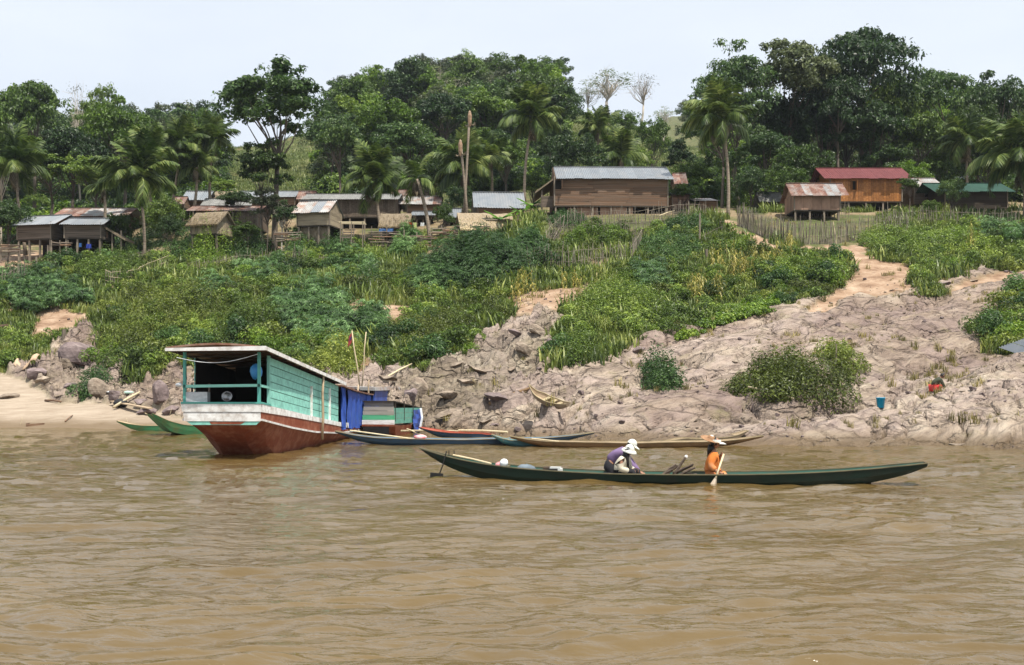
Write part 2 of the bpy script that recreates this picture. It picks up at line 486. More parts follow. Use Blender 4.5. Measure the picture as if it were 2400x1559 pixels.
rough_reg = 1.0 + .35 * wj
Zt = Z0 + wr * relief * shore_fade * rough_reg
h1, h2, hid = worley(XX * .8 + wrp, YY * .8, 77)
Zt += (1 - wr) * (1 - ws) * (0.22 * fbm(XX * .3, YY * .3, 4, 71) + 0.10 * fbm(XX * 1.3, YY * 1.3, 3, 81)) * shore_fade * np.where(village, .35, 1)
Zt += wd * 0.12 * (ridged(XX * .8, YY * 1.6, 3, 91) - .5)
Zt += ws * (0.05 * fbm(XX * .5, YY * .9, 3, 95)) * shore_fade
# cut bank above the bare rock on the right, gullies
Zt += (1 - wr) * (YY > 112) * 1.2 * fbm(XX * .05, YY * .05, 4, 101)

LU, LY = US, np.log(YS)
def ground(x, y):
    x = np.asarray(x, float); y = np.asarray(y, float)
    u = np.clip(1200 + F * x / y, US[0], US[-1] - 1e-3)
    yc = np.clip(y, YS[0], YS[-1] - 1e-3)
    i = np.clip(np.searchsorted(US, u, side='right') - 1, 0, len(US) - 2)
    j = np.clip(np.searchsorted(YS, yc, side='right') - 1, 0, len(YS) - 2)
    a = (u - US[i]) / (US[i + 1] - US[i]); b = (yc - YS[j]) / (YS[j + 1] - YS[j])
    return (Zt[i, j] * (1 - a) + Zt[i + 1, j] * a) * (1 - b) + (Zt[i, j + 1] * (1 - a) + Zt[i + 1, j + 1] * a) * b
def sample(M, x, y):
    x = np.asarray(x, float); y = np.asarray(y, float)
    u = np.clip(1200 + F * x / y, US[0], US[-1]); i = np.clip(np.searchsorted(US, u), 0, len(US) - 1)
    j = np.clip(np.searchsorted(YS, y), 0, len(YS) - 1)
    return M[i, j]
def hit(px, py, ymin=30.0, ymax=400.0):
    """point of the ground that shows at a pixel of the photograph"""
    ys = YS[(YS >= ymin) & (YS <= ymax)]
    x = (px - 1200) * ys / F
    z = ground(x, ys)
    pg = HY - (z - H) * F / ys
    k = np.nonzero((pg <= py) & (z > -0.2))[0]
    j = k[0] if len(k) else len(ys) - 1
    if j > 0:
        t = (pg[j - 1] - py) / max(pg[j - 1] - pg[j], 1e-6)
        t = min(max(t, 0), 1)
        Y = ys[j - 1] * (1 - t) + ys[j] * t
    else: Y = ys[0]
    X = (px - 1200) * Y / F
    return Vector((X, Y, float(ground(X, Y))))
def at(px, py, Y): return Vector(((px - 1200) * Y / F, Y, H - (py - HY) * Y / F))
def gpt(px, Y):
    X = (px - 1200) * Y / F
    return Vector((X, Y, float(ground(X, Y))))

TONE = [[(1890,800),(1990,715),(2110,700),(2250,655),(2420,640),(2600,640),(2600,830),(2330,850),(2200,890),(2080,870),(1990,815)], [(1480,990),(1560,930),(1700,900),(1740,960),(1730,1010),(1600,1020)], [(1740,880),(1800,830),(1900,800),(1880,850),(1780,900)],
        [(180,780),(245,780),(250,860),(190,880),(140,840)], [(330,880),(440,860),(440,960),(380,970),(300,930)], [(1440,800),(1560,770),(1800,760),(1700,800),(1500,830)]]
TONE2 = [[(930,880),(1050,850),(1180,800),(1260,770),(1310,800),(1280,860),(1200,900),(1130,960),(1010,1000),(920,980)]]
tone = blur(mask(TONE, _wx, _wy), 3)
tone2 = blur(mask(TONE2, _wx, _wy), 3)
noveg = blur(mask(GREENP[:2], UU, PYg), 1)
# ground material: soil under plants, rock, sand, bare dirt; weights are painted on the mesh
def ground_material():
    m, nt, out = nodes_of('riverbank_ground')
    g = N(nt, 'ShaderNodeNewGeometry')
    at_ = N(nt, 'ShaderNodeAttribute', attribute_name='cover')
    sep = N(nt, 'ShaderNodeSeparateColor'); L(nt, at_.outputs['Color'], sep.inputs[0])
    pos = g.outputs['Position']
    def noise(scale, detail=6, rough=.6, stretch=None, rot=None, dist=0.0):
        n = N(nt, 'ShaderNodeTexNoise', i_Scale=scale, i_Detail=float(detail), i_Roughness=rough, i_Distortion=dist)
        if stretch:
            mp = N(nt, 'ShaderNodeMapping', vector_type='TEXTURE'); mp.inputs['Scale'].default_value = tuple(1 / v for v in stretch)
            if rot: mp.inputs['Rotation'].default_value = rot
            L(nt, pos, mp.inputs['Vector']); L(nt, mp.outputs[0], n.inputs['Vector'])
        else: L(nt, pos, n.inputs['Vector'])
        return n.outputs['Fac']
    # rock
    big = noise(.18, 5, .6); mid = noise(.8, 8, .64, (.6, 1.3, 2.0), (0.1, -.25, .65), 1.0); fine = noise(2.6, 7, .68, (.3, 1.8, 2.6), (.1, -.3, .65), .4)
    rc = ramp(nt, [(0.3, (0.085, 0.068, 0.056)), (0.40, (0.225, 0.178, 0.143)), (0.52, (0.36, 0.292, 0.232)), (0.68, (0.50, 0.43, 0.345))])
    L(nt, mathn(nt, 'ADD', mathn(nt, 'MULTIPLY', mid, .65), mathn(nt, 'MULTIPLY', big, .38)), rc.inputs['Fac'])
    fr = ramp(nt, [(0.34, (0.42, 0.41, 0.40)), (0.44, (0.86, 0.85, 0.84)), (0.6, (1.08, 1.06, 1.02))]); L(nt, fine, fr.inputs['Fac'])
    rock = mixc(nt, 0.8, rc.outputs[0], fr.outputs[0], 'MULTIPLY')
    pur = ramp(nt, [(0.45, (0, 0, 0)), (0.58, (1, 1, 1))]); L(nt, noise(.33, 4, .6), pur.inputs['Fac'])
    rock = mixc(nt, mathn(nt, 'MULTIPLY', pur.outputs[0], .38), rock, (0.33, 0.255, 0.245))
    tn = N(nt, 'ShaderNodeAttribute', attribute_name='tone'); ts = N(nt, 'ShaderNodeSeparateColor'); L(nt, tn.outputs['Color'], ts.inputs[0])
    rock = mixc(nt, mathn(nt, 'MULTIPLY', ts.outputs[0], .65), rock, (0.68, 0.63, 0.63), 'MULTIPLY')
    rock = mixc(nt, mathn(nt, 'MULTIPLY', ts.outputs[1], .8), rock, (0.74, 0.76, 0.72), 'MULTIPLY')
    mos = ramp(nt, [(0.56, (0, 0, 0)), (0.7, (1, 1, 1))]); L(nt, noise(.7, 7, .7), mos.inputs['Fac'])
    rock = mixc(nt, mathn(nt, 'MULTIPLY', mos.outputs[0], .55), rock, (0.20, 0.18, 0.08))
    # thin joints
    vo = N(nt, 'ShaderNodeTexVoronoi', feature='DISTANCE_TO_EDGE', i_Scale=.42)
    mp = N(nt, 'ShaderNodeMapping'); mp.inputs['Scale'].default_value = (1, 1.8, 2.5); mp.inputs['Rotation'].default_value = (.3, .2, .6)
    wob = N(nt, 'ShaderNodeVectorMath', operation='MULTIPLY_ADD')
    nv = N(nt, 'ShaderNodeTexNoise', i_Scale=1.2, i_Detail=4.0); L(nt, pos, nv.inputs['Vector'])
    L(nt, nv.outputs['Color'], wob.inputs[0]); wob.inputs[1].default_value = (1.1, 1.1, 1.1); L(nt, pos, wob.inputs[2])
    L(nt, wob.outputs[0], mp.inputs['Vector']); L(nt, mp.outputs[0], vo.inputs['Vector'])
    jr = ramp(nt, [(0.0, (0.30, 0.27, 0.25)), (0.03, (1, 1, 1))]); L(nt, vo.outputs['Distance'], jr.inputs['Fac'])
    rock = mixc(nt, .6, rock, jr.outputs[0], 'MULTIPLY')
    # soil below plants
    sr = ramp(nt, [(0.3, (0.045, 0.05, 0.02)), (0.5, (0.085, 0.10, 0.035)), (0.68, (0.17, 0.13, 0.07))]); L(nt, noise(.6, 7, .65), sr.inputs['Fac'])
    dr = ramp(nt, [(0.3, (0.13, 0.075, 0.045)), (0.5, (0.29, 0.195, 0.13)), (0.7, (0.43, 0.33, 0.24))]); L(nt, noise(.8, 8, .68, (1, 1, 2.5)), dr.inputs['Fac'])
    sd = ramp(nt, [(0.3, (0.26, 0.205, 0.15)), (0.7, (0.37, 0.305, 0.235))]); L(nt, noise(.9, 6, .6, (1, 3, 1)), sd.inputs['Fac'])
    col = mixc(nt, sep.outputs[0], sr.outputs[0], rock)
    col = mixc(nt, sep.outputs[1], col, dr.outputs[0])
    col = mixc(nt, sep.outputs[2], col, sd.outputs[0])
    # the band the river keeps wet
    sx = N(nt, 'ShaderNodeSeparateXYZ'); L(nt, pos, sx.inputs[0])
    zz = mathn(nt, 'ADD', sx.outputs[2], mathn(nt, 'MULTIPLY_ADD', noise(.9, 3), -.35, .17))
    wet = N(nt, 'ShaderNodeMapRange', clamp=True); wet.inputs[1].default_value = .14; wet.inputs[2].default_value = .50; wet.inputs[3].default_value = 1; wet.inputs[4].default_value = 0
    L(nt, zz, wet.inputs[0])
    col = mixc(nt, mathn(nt, 'MULTIPLY', wet.outputs[0], .8), col, (0.13, 0.09, 0.05))
    p = N(nt, 'ShaderNodeBsdfPrincipled'); L(nt, col, p.inputs['Base Color'])
    p.inputs['Roughness'].default_value = .9; p.inputs['Specular IOR Level'].default_value = .15
    hgt = mathn(nt, 'ADD', mathn(nt, 'MULTIPLY', mid, 1.0), mathn(nt, 'MULTIPLY', fine, .35))
    hj = mathn(nt, 'ADD', hgt, mathn(nt, 'MULTIPLY', mathn(nt, 'MINIMUM', vo.outputs['Distance'], .08), 4.0))
    b = N(nt, 'ShaderNodeBump', i_Distance=.45)
    L(nt, mathn(nt, 'MULTIPLY_ADD', sep.outputs[0], .7, .25), b.inputs['Strength'])
    L(nt, hj, b.inputs['Height']); L(nt, b.outputs[0], p.inputs['Normal'])
    L(nt, p.outputs[0], out.inputs['Surface'])
    return m
nu, ny = XX.shape
V = np.stack([XX, YY, Zt], -1).reshape(-1, 3)
ii, jj = np.meshgrid(np.arange(nu - 1), np.arange(ny - 1), indexing='ij')
a = (ii * ny + jj).ravel()
Q = np.stack([a, a + ny, a + ny + 1, a + 1], -1)
me = mesh_arrays('riverbank', V, Q, [ground_material()], smooth=True)
ca_ = me.color_attributes.new('cover', 'FLOAT_COLOR', 'POINT')
C = np.stack([wr, wd, ws, np.ones_like(wr)], -1).reshape(-1).astype(np.float32)
ca_.data.foreach_set('color', C)
ct_ = me.color_attributes.new('tone', 'FLOAT_COLOR', 'POINT')
ct_.data.foreach_set('color', np.stack([tone, tone2, tone * 0, np.ones_like(tone)], -1).reshape(-1).astype(np.float32))
tag(link('riverbank', me), kind='structure')

# ------------------------------------------------------------------ the river
def water_material():
    m, nt, out = nodes_of('muddy_water')
    g = N(nt, 'ShaderNodeNewGeometry')
    def noise(scale, stretch, detail=3, dist=.4):
        n = N(nt, 'ShaderNodeTexNoise', i_Scale=scale, i_Detail=float(detail), i_Roughness=.55, i_Distortion=dist)
        mp = N(nt, 'ShaderNodeMapping'); mp.inputs['Scale'].default_value = stretch; mp.inputs['Rotation'].default_value = (0, 0, .12)
        L(nt, g.outputs['Position'], mp.inputs['Vector']); L(nt, mp.outputs[0], n.inputs['Vector'])
        return n.outputs['Fac']
    cr = ramp(nt, [(0.3, (0.096, 0.062, 0.019)), (0.7, (0.132, 0.089, 0.034))]); L(nt, noise(.25, (1, 1.5, 1)), cr.inputs['Fac'])
    p = N(nt, 'ShaderNodeBsdfPrincipled', i_Roughness=.09, i_IOR=1.55)
    L(nt, cr.outputs[0], p.inputs['Base Color'])
    p.inputs['Specular IOR Level'].default_value = .5
    h = mathn(nt, 'ADD', mathn(nt, 'MULTIPLY', noise(2.4, (1, 3.0, 1), 4), .026), mathn(nt, 'MULTIPLY', noise(9, (1, 2.6, 1), 2), .005))
    b = N(nt, 'ShaderNodeBump', i_Strength=.9, i_Distance=1.0); L(nt, h, b.inputs['Height']); L(nt, b.outputs[0], p.inputs['Normal'])
    L(nt, p.outputs[0], out.inputs['Surface'])
    return m
wu = np.concatenate([np.linspace(-1500, -60, 30, endpoint=False), np.arange(-60, 2460, 4.5), np.linspace(2461, 3900, 30)])
wy = np.concatenate([np.geomspace(2.0, 7.0, 16, endpoint=False), 1 / np.linspace(1 / 7.0, 1 / 24.0, 300, endpoint=False), 1 / np.linspace(1 / 24.0, 1 / 62.0, 90)])
WU, WY = np.meshgrid(wu, wy, indexing='ij')
WX = (WU - 1200) * WY / F
c1, s1 = math.cos(.12), math.sin(.12)
qx, qy = WX * c1 + WY * s1, -WX * s1 + WY * c1
wp = fbm(qx * .5, qy * .9, 3, 201)
amp = 0.55 + 0.65 * vn(qx * .13, qy * .25, 210) 
WZ = 1.5 * amp * (0.042 * fbm(qx * .7 + wp * .6, qy * 2.1 + wp, 2, 203) + 0.030 * fbm(qx * 1.5 + wp, qy * 4.6 + 2 * wp, 2, 205) + 0.010 * fbm(qx * 3.5 + wp, qy * 9, 2, 207))
WZ += 0.045 * fbm(qx * .28, qy * .75, 2, 209)
WZ *= sstep(62, 30, WY) * .6 + .4
V = np.stack([WX, WY, WZ], -1).reshape(-1, 3)
nu, ny = WX.shape
ii, jj = np.meshgrid(np.arange(nu - 1), np.arange(ny - 1), indexing='ij')
a = (ii * ny + jj).ravel()
Q = np.stack([a, a + ny, a + ny + 1, a + 1], -1)
WM = water_material()
tag(link('river', mesh_arrays('river', V, Q, [WM], smooth=True)), kind='structure')
b = MB(); b.box(-200, 200, -200, 60, -3.2, -3.0)
tag(b.build('river_bed', surf('river_mud', [(0.12, 0.08, 0.04), (0.16, 0.11, 0.06)])), kind='structure')
b = MB(); b.add([(-160, -160, -.02), (160, -160, -.02), (160, 2.05, -.02), (-160, 2.05, -.02)], [(0, 1, 2, 3)])
tag(b.build('river_water_behind', WM), kind='structure')
# ------------------------------------------------------------------ foliage
RNG = np.random.default_rng(11)
def unit(v): return v / np.maximum(np.linalg.norm(v, axis=-1, keepdims=True), 1e-9)
def rsphere(n, rng): return unit(rng.normal(size=(n, 3)))

def leaf_quads(C, Nn, size, rng, aspect=0.45, droop=0.0):
    """pointed leaves (two triangles) at C facing Nn"""
    n = len(C)
    Nn = unit(Nn)
    t = unit(np.cross(Nn, rsphere(n, rng)))
    t[:, 2] -= droop; t = unit(t)
    b = unit(np.cross(Nn, t))
    s = size if hasattr(size, '__len__') else np.full(n, size)
    s = s[:, None]
    a0 = C - t * s * .5; a2 = C + t * s * .5 - np.array([0, 0, .12]) * s
    a1 = C + b * s * aspect * .5 + Nn * s * .06; a3 = C - b * s * aspect * .5 + Nn * s * .06
    V = np.stack([a0, a1, a2, a3], 1).reshape(-1, 3)
    Q = np.arange(n * 4).reshape(n, 4)
    return V, Q

def blob_leaves(c, r, n, rng, up=0.35, inner=0.55):
    """n leaf centres in an ellipsoid shell, fewer underneath"""
    d = rsphere(int(n * 1.5), rng)
    d = d[(d[:, 2] > -0.55) | (rng.random(len(d)) < .3)][:n]
    rad = inner + (1 - inner) * rng.random(len(d)) ** .6
    P = np.asarray(c) + d * np.asarray(r) * rad[:, None]
    Nn = d * .8 + rsphere(len(d), rng) * .65 + np.array([0, 0, up])
    return P, Nn

def bush_mesh(name, rng, mat, r=1.0, h=.8, lobes=9, leaves=900, ls=.12, aspect=.45, stems=True):
    Ps, Ns = [], []
    for k in range(lobes):
        a = rng.random() * 2 * math.pi; q = math.sqrt(rng.random()) * .68 * r
        lr = r * (.28 + .25 * rng.random())
        c = (q * math.cos(a), q * math.sin(a), max(lr * .6, h * (.25 + .75 * rng.random()) * (1 - .45 * (q / r) ** 2) - lr * .35))
        P, Nn = blob_leaves(c, (lr, lr, lr * .8), leaves // lobes, rng)
        Ps.append(P); Ns.append(Nn)
    P = np.concatenate(Ps); Nn = np.concatenate(Ns)
    V, Q = leaf_quads(P, Nn, ls * (.6 + .8 * rng.random(len(P))), rng, aspect)
    return mesh_arrays(name, V, Q, [mat])

def cassava_mesh(name, rng, mat, n=26, h=1.1, r=.55, ls=.2):
    """stems topped by hand-shaped leaves"""
    Vs, Fs, o = [], [], 0
    for k in range(n):
        a = rng.random() * 6.283; q = math.sqrt(rng.random()) * r
        c = np.array([q * math.cos(a), q * math.sin(a), h * (.35 + .65 * rng.random())])
        nrm = unit(np.array([[math.cos(a) * .5, math.sin(a) * .5, 1.0]]) + rng.normal(size=(1, 3)) * .25)[0]
        t = unit(np.cross(nrm, rng.normal(size=3))[None])[0]; b = np.cross(nrm, t)
        s = ls * (.7 + .6 * rng.random())
        for j in range(6):
            th = -2.2 + 4.4 * j / 5
            d = t * math.cos(th) + b * math.sin(th); w = np.cross(nrm, d)
            Vs += [c, c + d * s * .55 + w * s * .13, c + d * s - np.array([0, 0, .3 * s]), c + d * s * .55 - w * s * .13]
            Fs.append([o, o + 1, o + 2, o + 3]); o += 4
    return mesh_arrays(name, np.array(Vs), np.array(Fs), [mat])

def grass_mesh(name, rng, mat, n=46, h=.5, r=.28, w=.02, lean=.5):
    Vs, Fs, o = [], [], 0
    for k in range(n):
        a = rng.random() * 6.283; q = math.sqrt(rng.random()) * r
        c = np.array([q * math.cos(a), q * math.sin(a), -.04])
        hh = h * (.45 + .75 * rng.random()); a2 = rng.random() * 6.283; ln = lean * hh * (.3 + rng.random())
        d = np.array([math.cos(a2), math.sin(a2), 0]); s = np.array([-d[1], d[0], 0]) * w
        m = c + d * ln * .35 + np.array([0, 0, hh * .6]); t = c + d * ln + np.array([0, 0, hh])
        Vs += [c - s, c + s, m + s * .8, m - s * .8, t]
        Fs.append([o, o + 1, o + 2, o + 3]); Fs.append([o + 3, o + 2, o + 4, o + 4]); o += 5
    F4 = np.array(Fs[0::2]); F3 = np.array(Fs[1::2])[:, :3]
    return mesh_arrays(name, np.array(Vs), [F4, F3], [mat])

M_shrub = leafmat('shrub_leaves', (0.0437, 0.0766, 0.0151), (0.1150, 0.1761, 0.0302), (0.2300, 0.2871, 0.0567))
M_shrub2 = leafmat('olive_shrub_leaves', (0.0546, 0.0739, 0.0144), (0.1311, 0.1663, 0.0288), (0.2348, 0.2649, 0.0540))
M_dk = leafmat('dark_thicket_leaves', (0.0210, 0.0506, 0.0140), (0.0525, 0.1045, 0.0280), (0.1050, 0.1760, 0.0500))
M_cass = leafmat('cassava_leaves', (0.032, 0.072, 0.022), (0.075, 0.145, 0.042), (0.18, 0.28, 0.105), spec=.35, rough=.45)
M_grass = leafmat('grass_blades', (0.06, 0.095, 0.024), (0.14, 0.185, 0.042), (0.27, 0.28, 0.09), wscale=.22)
M_dry = leafmat('dry_grass_blades', (0.11, 0.10, 0.03), (0.21, 0.18, 0.06), (0.34, 0.28, 0.12))
M_hill = leafmat('hill_grass_blades', (0.09, 0.13, 0.04), (0.16, 0.20, 0.065), (0.26, 0.25, 0.12), wscale=.05)
M_t = {
 'deep': leafmat('deep_green_leaves', (0.018, 0.042, 0.013), (0.045, 0.085, 0.024), (0.09, 0.135, 0.036), wscale=.12),
 'mid': leafmat('mid_green_leaves', (0.0345, 0.0694, 0.0130), (0.0805, 0.1344, 0.0230), (0.1495, 0.2016, 0.0380), wscale=.12),
 'bright': leafmat('bright_green_leaves', (0.0600, 0.1150, 0.0154), (0.1200, 0.2012, 0.0242), (0.2160, 0.2760, 0.0440), wscale=.15),
 'pale': leafmat('pale_sparse_leaves', (0.07, 0.10, 0.04), (0.13, 0.17, 0.07), (0.20, 0.23, 0.10), wscale=.15),
 'grey': leafmat('greyish_leaves', (0.04, 0.055, 0.025), (0.08, 0.10, 0.045), (0.12, 0.14, 0.06), wscale=.15),
}
M_palm = leafmat('palm_leaflets', (0.03, 0.06, 0.014), (0.085, 0.125, 0.03), (0.19, 0.21, 0.07), wscale=.3, rough=.5, spec=.25)
M_palmdry = leafmat('withered_palm_leaflets', (0.10, 0.08, 0.05), (0.17, 0.14, 0.09), (0.26, 0.21, 0.14))
M_bark = surf('bark', [(0.04, 0.032, 0.024), (0.09, 0.072, 0.055), (0.16, 0.135, 0.105)], 3, (1, 1, .3), .9, bump=.6, bdist=.04)
M_palebark = surf('pale_bark', [(0.24, 0.2, 0.16), (0.38, 0.33, 0.27), (0.5, 0.45, 0.38)], 3, (1, 1, .3), .9, bump=.4, bdist=.03)
M_palmbark = surf('palm_bark', [(0.13, 0.1, 0.075), (0.25, 0.2, 0.15), (0.36, 0.3, 0.23)], 5, (.5, .5, 4), .9, bump=.6, bdist=.02)
M_banana = leafmat('banana_leaf', (0.05, 0.12, 0.02), (0.11, 0.22, 0.04), (0.25, 0.34, 0.07), transl=.4)
M_corn = leafmat('corn_leaves', (0.13, 0.15, 0.03), (0.28, 0.25, 0.06), (0.42, 0.34, 0.12), wscale=.5)

# sources for the ground cover (they live only inside the scatter, unlinked)
def src(name, meshes):
    c = bpy.data.collections.new(name + '_sources')
    for i, me in enumerate(meshes):
        o = bpy.data.objects.new(name, me); o['kind'] = 'stuff'; o['label'] = name.replace('_', ' ')
        c.objects.link(o)
    return c
def scatter(name, P, S, label, coll, tilt=.15, cat=None, zs=None):
    """one object of ground cover: instances of the source meshes on its points"""
    n = len(P)
    me = bpy.data.meshes.new(name); me.vertices.add(n); me.vertices.foreach_set('co', np.asarray(P, np.float32).ravel())
    rng = np.random.default_rng(n)
    R = np.stack([(rng.random(n) - .5) * 2 * tilt, (rng.random(n) - .5) * 2 * tilt, rng.random(n) * 6.283], -1).astype(np.float32)
    S = np.asarray(S, np.float32)
    S3 = np.stack([S, S, S * (1 if zs is None else np.asarray(zs))], -1).astype(np.float32)
    for an, dat in (('rot', R), ('scl', S3)):
        at_ = me.attributes.new(an, 'FLOAT_VECTOR', 'POINT'); at_.data.foreach_set('vector', dat.ravel())
    me.update()
    o = link(name, me)
    ng = bpy.data.node_groups.new(name + '_scatter', 'GeometryNodeTree')
    ng.interface.new_socket('Geometry', in_out='INPUT', socket_type='NodeSocketGeometry')
    ng.interface.new_socket('Geometry', in_out='OUTPUT', socket_type='NodeSocketGeometry')
    gi = ng.nodes.new('NodeGroupInput'); go = ng.nodes.new('NodeGroupOutput')
    ci = ng.nodes.new('GeometryNodeCollectionInfo'); ci.inputs['Collection'].default_value = coll
    ci.inputs['Separate Children'].default_value = True; ci.inputs['Reset Children'].default_value = True
    ip = ng.nodes.new('GeometryNodeInstanceOnPoints'); ip.inputs['Pick Instance'].default_value = True
    rv = ng.nodes.new('FunctionNodeRandomValue'); rv.data_type = 'INT'
    rv.inputs['Min'].default_value = 0; rv.inputs['Max'].default_value = len(coll.objects) - 1
    for k in rv.inputs:
        if k.name == 'Min' and k.type == 'INT': k.default_value = 0
        if k.name == 'Max' and k.type == 'INT': k.default_value = len(coll.objects) - 1
    ar = ng.nodes.new('GeometryNodeInputNamedAttribute'); ar.data_type = 'FLOAT_VECTOR'; ar.inputs['Name'].default_value = 'rot'
    as_ = ng.nodes.new('GeometryNodeInputNamedAttribute'); as_.data_type = 'FLOAT_VECTOR'; as_.inputs['Name'].default_value = 'scl'
    er = ng.nodes.new('FunctionNodeEulerToRotation')
    l = ng.links.new
    l(gi.outputs[0], ip.inputs['Points']); l(ci.outputs[0], ip.inputs['Instance'])
    iv = [s for s in rv.outputs if s.type == 'INT'][0]
    l(iv, ip.inputs['Instance Index'])
    l(ar.outputs['Attribute'], er.inputs[0]); l(er.outputs[0], ip.inputs['Rotation']); l(as_.outputs['Attribute'], ip.inputs['Scale'])
    l(ip.outputs[0], go.inputs[0])
    md = o.modifiers.new('scatter', 'NODES'); md.node_group = ng
    return tag(o, label, None, None, 'stuff')

def spread(n, y0, y1, rng, u0=-160, u1=2560):
    """random ground points, denser near the camera than far off"""
    y = np.exp(rng.uniform(math.log(y0), math.log(y1), n)); u = rng.uniform(u0, u1, n)
    x = (u - 1200) * y / F
    z = ground(x, y)
    return x, y, z, u, HY - (z - H) * F / y
rg = np.random.default_rng(5)
GR = [grass_mesh('grass', rg, M_grass, 44, .42, .30, .022) for _ in range(3)]
GD = [grass_mesh('dry_grass', rg, M_dry, 34, .45, .26, .018)]
cg = src('grass', GR + GD[:0] + [grass_mesh('grass', rg, M_grass, 60, .24, .34, .03, .9)])
x, y, z, u, pv = spread(60000, 38, 96, rg)
wgr = 1 - np.maximum(np.maximum(sample(wr, x, y), sample(wd, x, y)), sample(ws, x, y))
dens = .45 + .55 * sstep(.35, .6, vn(x * .25, y * .25, 301))
k = (wgr > .55) & (z > .5) & (rg.random(len(x)) < dens) & ((sample(noveg, x, y) < .3) | (rg.random(len(x)) < .3)) & ~((y > 82) & (u > 1270) & (u < 1620)) & ~mask([[(1700,500),(2060,500),(2060,575),(1960,590),(1700,555)]], u, pv)
scatter('grass', np.stack([x, y, z], -1)[k], (.55 + .9 * rg.random(k.sum()) + 1.1 * (rg.random(k.sum()) < .07)) * (.7 + .6 * vn(x[k] * .15, y[k] * .15, 303)), 'green grass covering the upper riverbank', cg)
cd_ = src('dry_grass', [grass_mesh('dry_grass', rg, M_dry, 34, .34, .24, .016), grass_mesh('dry_grass', rg, M_dry, 26, .5, .2, .014)])
x, y, z, u, pv = spread(5200, 36, 92, rg)
k = (z > .5) & (vn(x * .3, y * .3, 307) > .56) & (sample(ws, x, y) < .2) & (rg.random(len(x)) < .75)
scatter('dry_grass', np.stack([x, y, z], -1)[k], .3 + .8 * rg.random(k.sum()) ** 2, 'dry yellowish grass tufts on the rocks and bare soil', cd_)
# low weeds with small leaves
wsrc = src('weeds', [bush_mesh('weeds', rg, M_shrub, .5, .42, 7, 420, .085), bush_mesh('weeds', rg, M_shrub2, .5, .5, 6, 380, .08), bush_mesh('weeds', rg, M_shrub, .4, .7, 6, 380, .09)])
x, y, z, u, pv = spread(13000, 40, 91, rg)
wgr = 1 - np.maximum(np.maximum(sample(wr, x, y), sample(wd, x, y)), sample(ws, x, y))
w4 = sample(noveg, x, y) > .5
k = (wgr > .7) & (z > .9) & (vn(x * .22, y * .22, 311) > .40) & ((y < 84) | (u < 1000)) & (sample(noveg, x, y) < .3) & ~mask([[(1700,480),(2060,480),(2060,585),(1960,600),(1700,560)]], u, pv)
scatter('weeds', np.stack([x, y, z - .05], -1)[k], (.55 + 1.5 * rg.random(k.sum()) ** 2), 'leafy green weeds crowding the riverbank slope', wsrc)
ssrc = src('shrubs', [bush_mesh('shrubs', rg, M_shrub, 1.0, 1.1, 11, 1500, .12), bush_mesh('shrubs', rg, M_shrub2, 1.0, .8, 11, 1400, .12), bush_mesh('shrubs', rg, M_dk, .9, 1.1, 10, 1400, .13), bush_mesh('shrubs', rg, M_t['bright'], .9, 1.0, 10, 1400, .10)])
x, y, z, u, pv = spread(2100, 45, 100, rg)
wgr = 1 - np.maximum(np.maximum(sample(wr, x, y), sample(wd, x, y)), sample(ws, x, y))
k = (wgr > .9) & (z > 1.5) & (vn(x * .18, y * .18, 317) > .42) & (y < np.where(u < 900, 88, 80))
scatter('shrubs', np.stack([x, y, z - .1], -1)[k], (.4 + 1.1 * rg.random(k.sum()) ** 1.6), 'mixed green shrubs scattered over the upper riverbank', ssrc)
# cassava patches
def patch(polys, n, seed, y0=40, y1=100):
    r = np.random.default_rng(seed)
    x, y, z, u, pv = spread(n, y0, y1, r, -120, 2520)
    k = mask(polys, u + 14 * fbm(x, y, 2, seed), pv + 8 * fbm(x, y, 2, seed + 3))
    return np.stack([x, y, z], -1)[k]
csrc = src('cassava_plants', [cassava_mesh('cassava_plants', rg, M_cass, 46, 1.0, .5, .18), cassava_mesh('cassava_plants', rg, M_cass, 34, .7, .5, .17)])
CP = [[(660,690),(740,670),(800,700),(830,800),(800,850),(700,800),(640,740)], [(0,660),(90,630),(130,670),(210,690),(210,720),(80,740),(0,725)],
      [(455,680),(500,660),(535,690),(500,720),(470,740)], [(200,585),(290,580),(320,610),(250,640)], [(790,590),(850,600),(870,650),(800,680)],
      [(850,740),(900,750),(900,800),(860,800)], [(1480,640),(1560,640),(1580,680),(1500,700)], [(560,640),(640,645),(640,672),(560,670)], [(2300,540),(2400,540),(2400,580),(2300,570)]]
P = patch(CP, 26000, 71)
scatter('cassava_plants', P, .6 + .7 * np.random.default_rng(3).random(len(P)), 'pale green broad-leaved cassava plants growing in patches on the slope', csrc)
# creeping plants, bright
vsrc = src('creeping_vines', [bush_mesh('creeping_vines', rg, M_t['bright'], .5, .22, 7, 300, .11, .7)])
P = patch([[(1600,790),(1700,730),(1800,690),(1870,650),(1880,680),(1800,730),(1700,760),(1560,810)]], 30000, 77)
scatter('creeping_vines', P, .6 + .7 * np.random.default_rng(4).random(len(P)), 'bright green creeping vines below the corn stalks', vsrc)

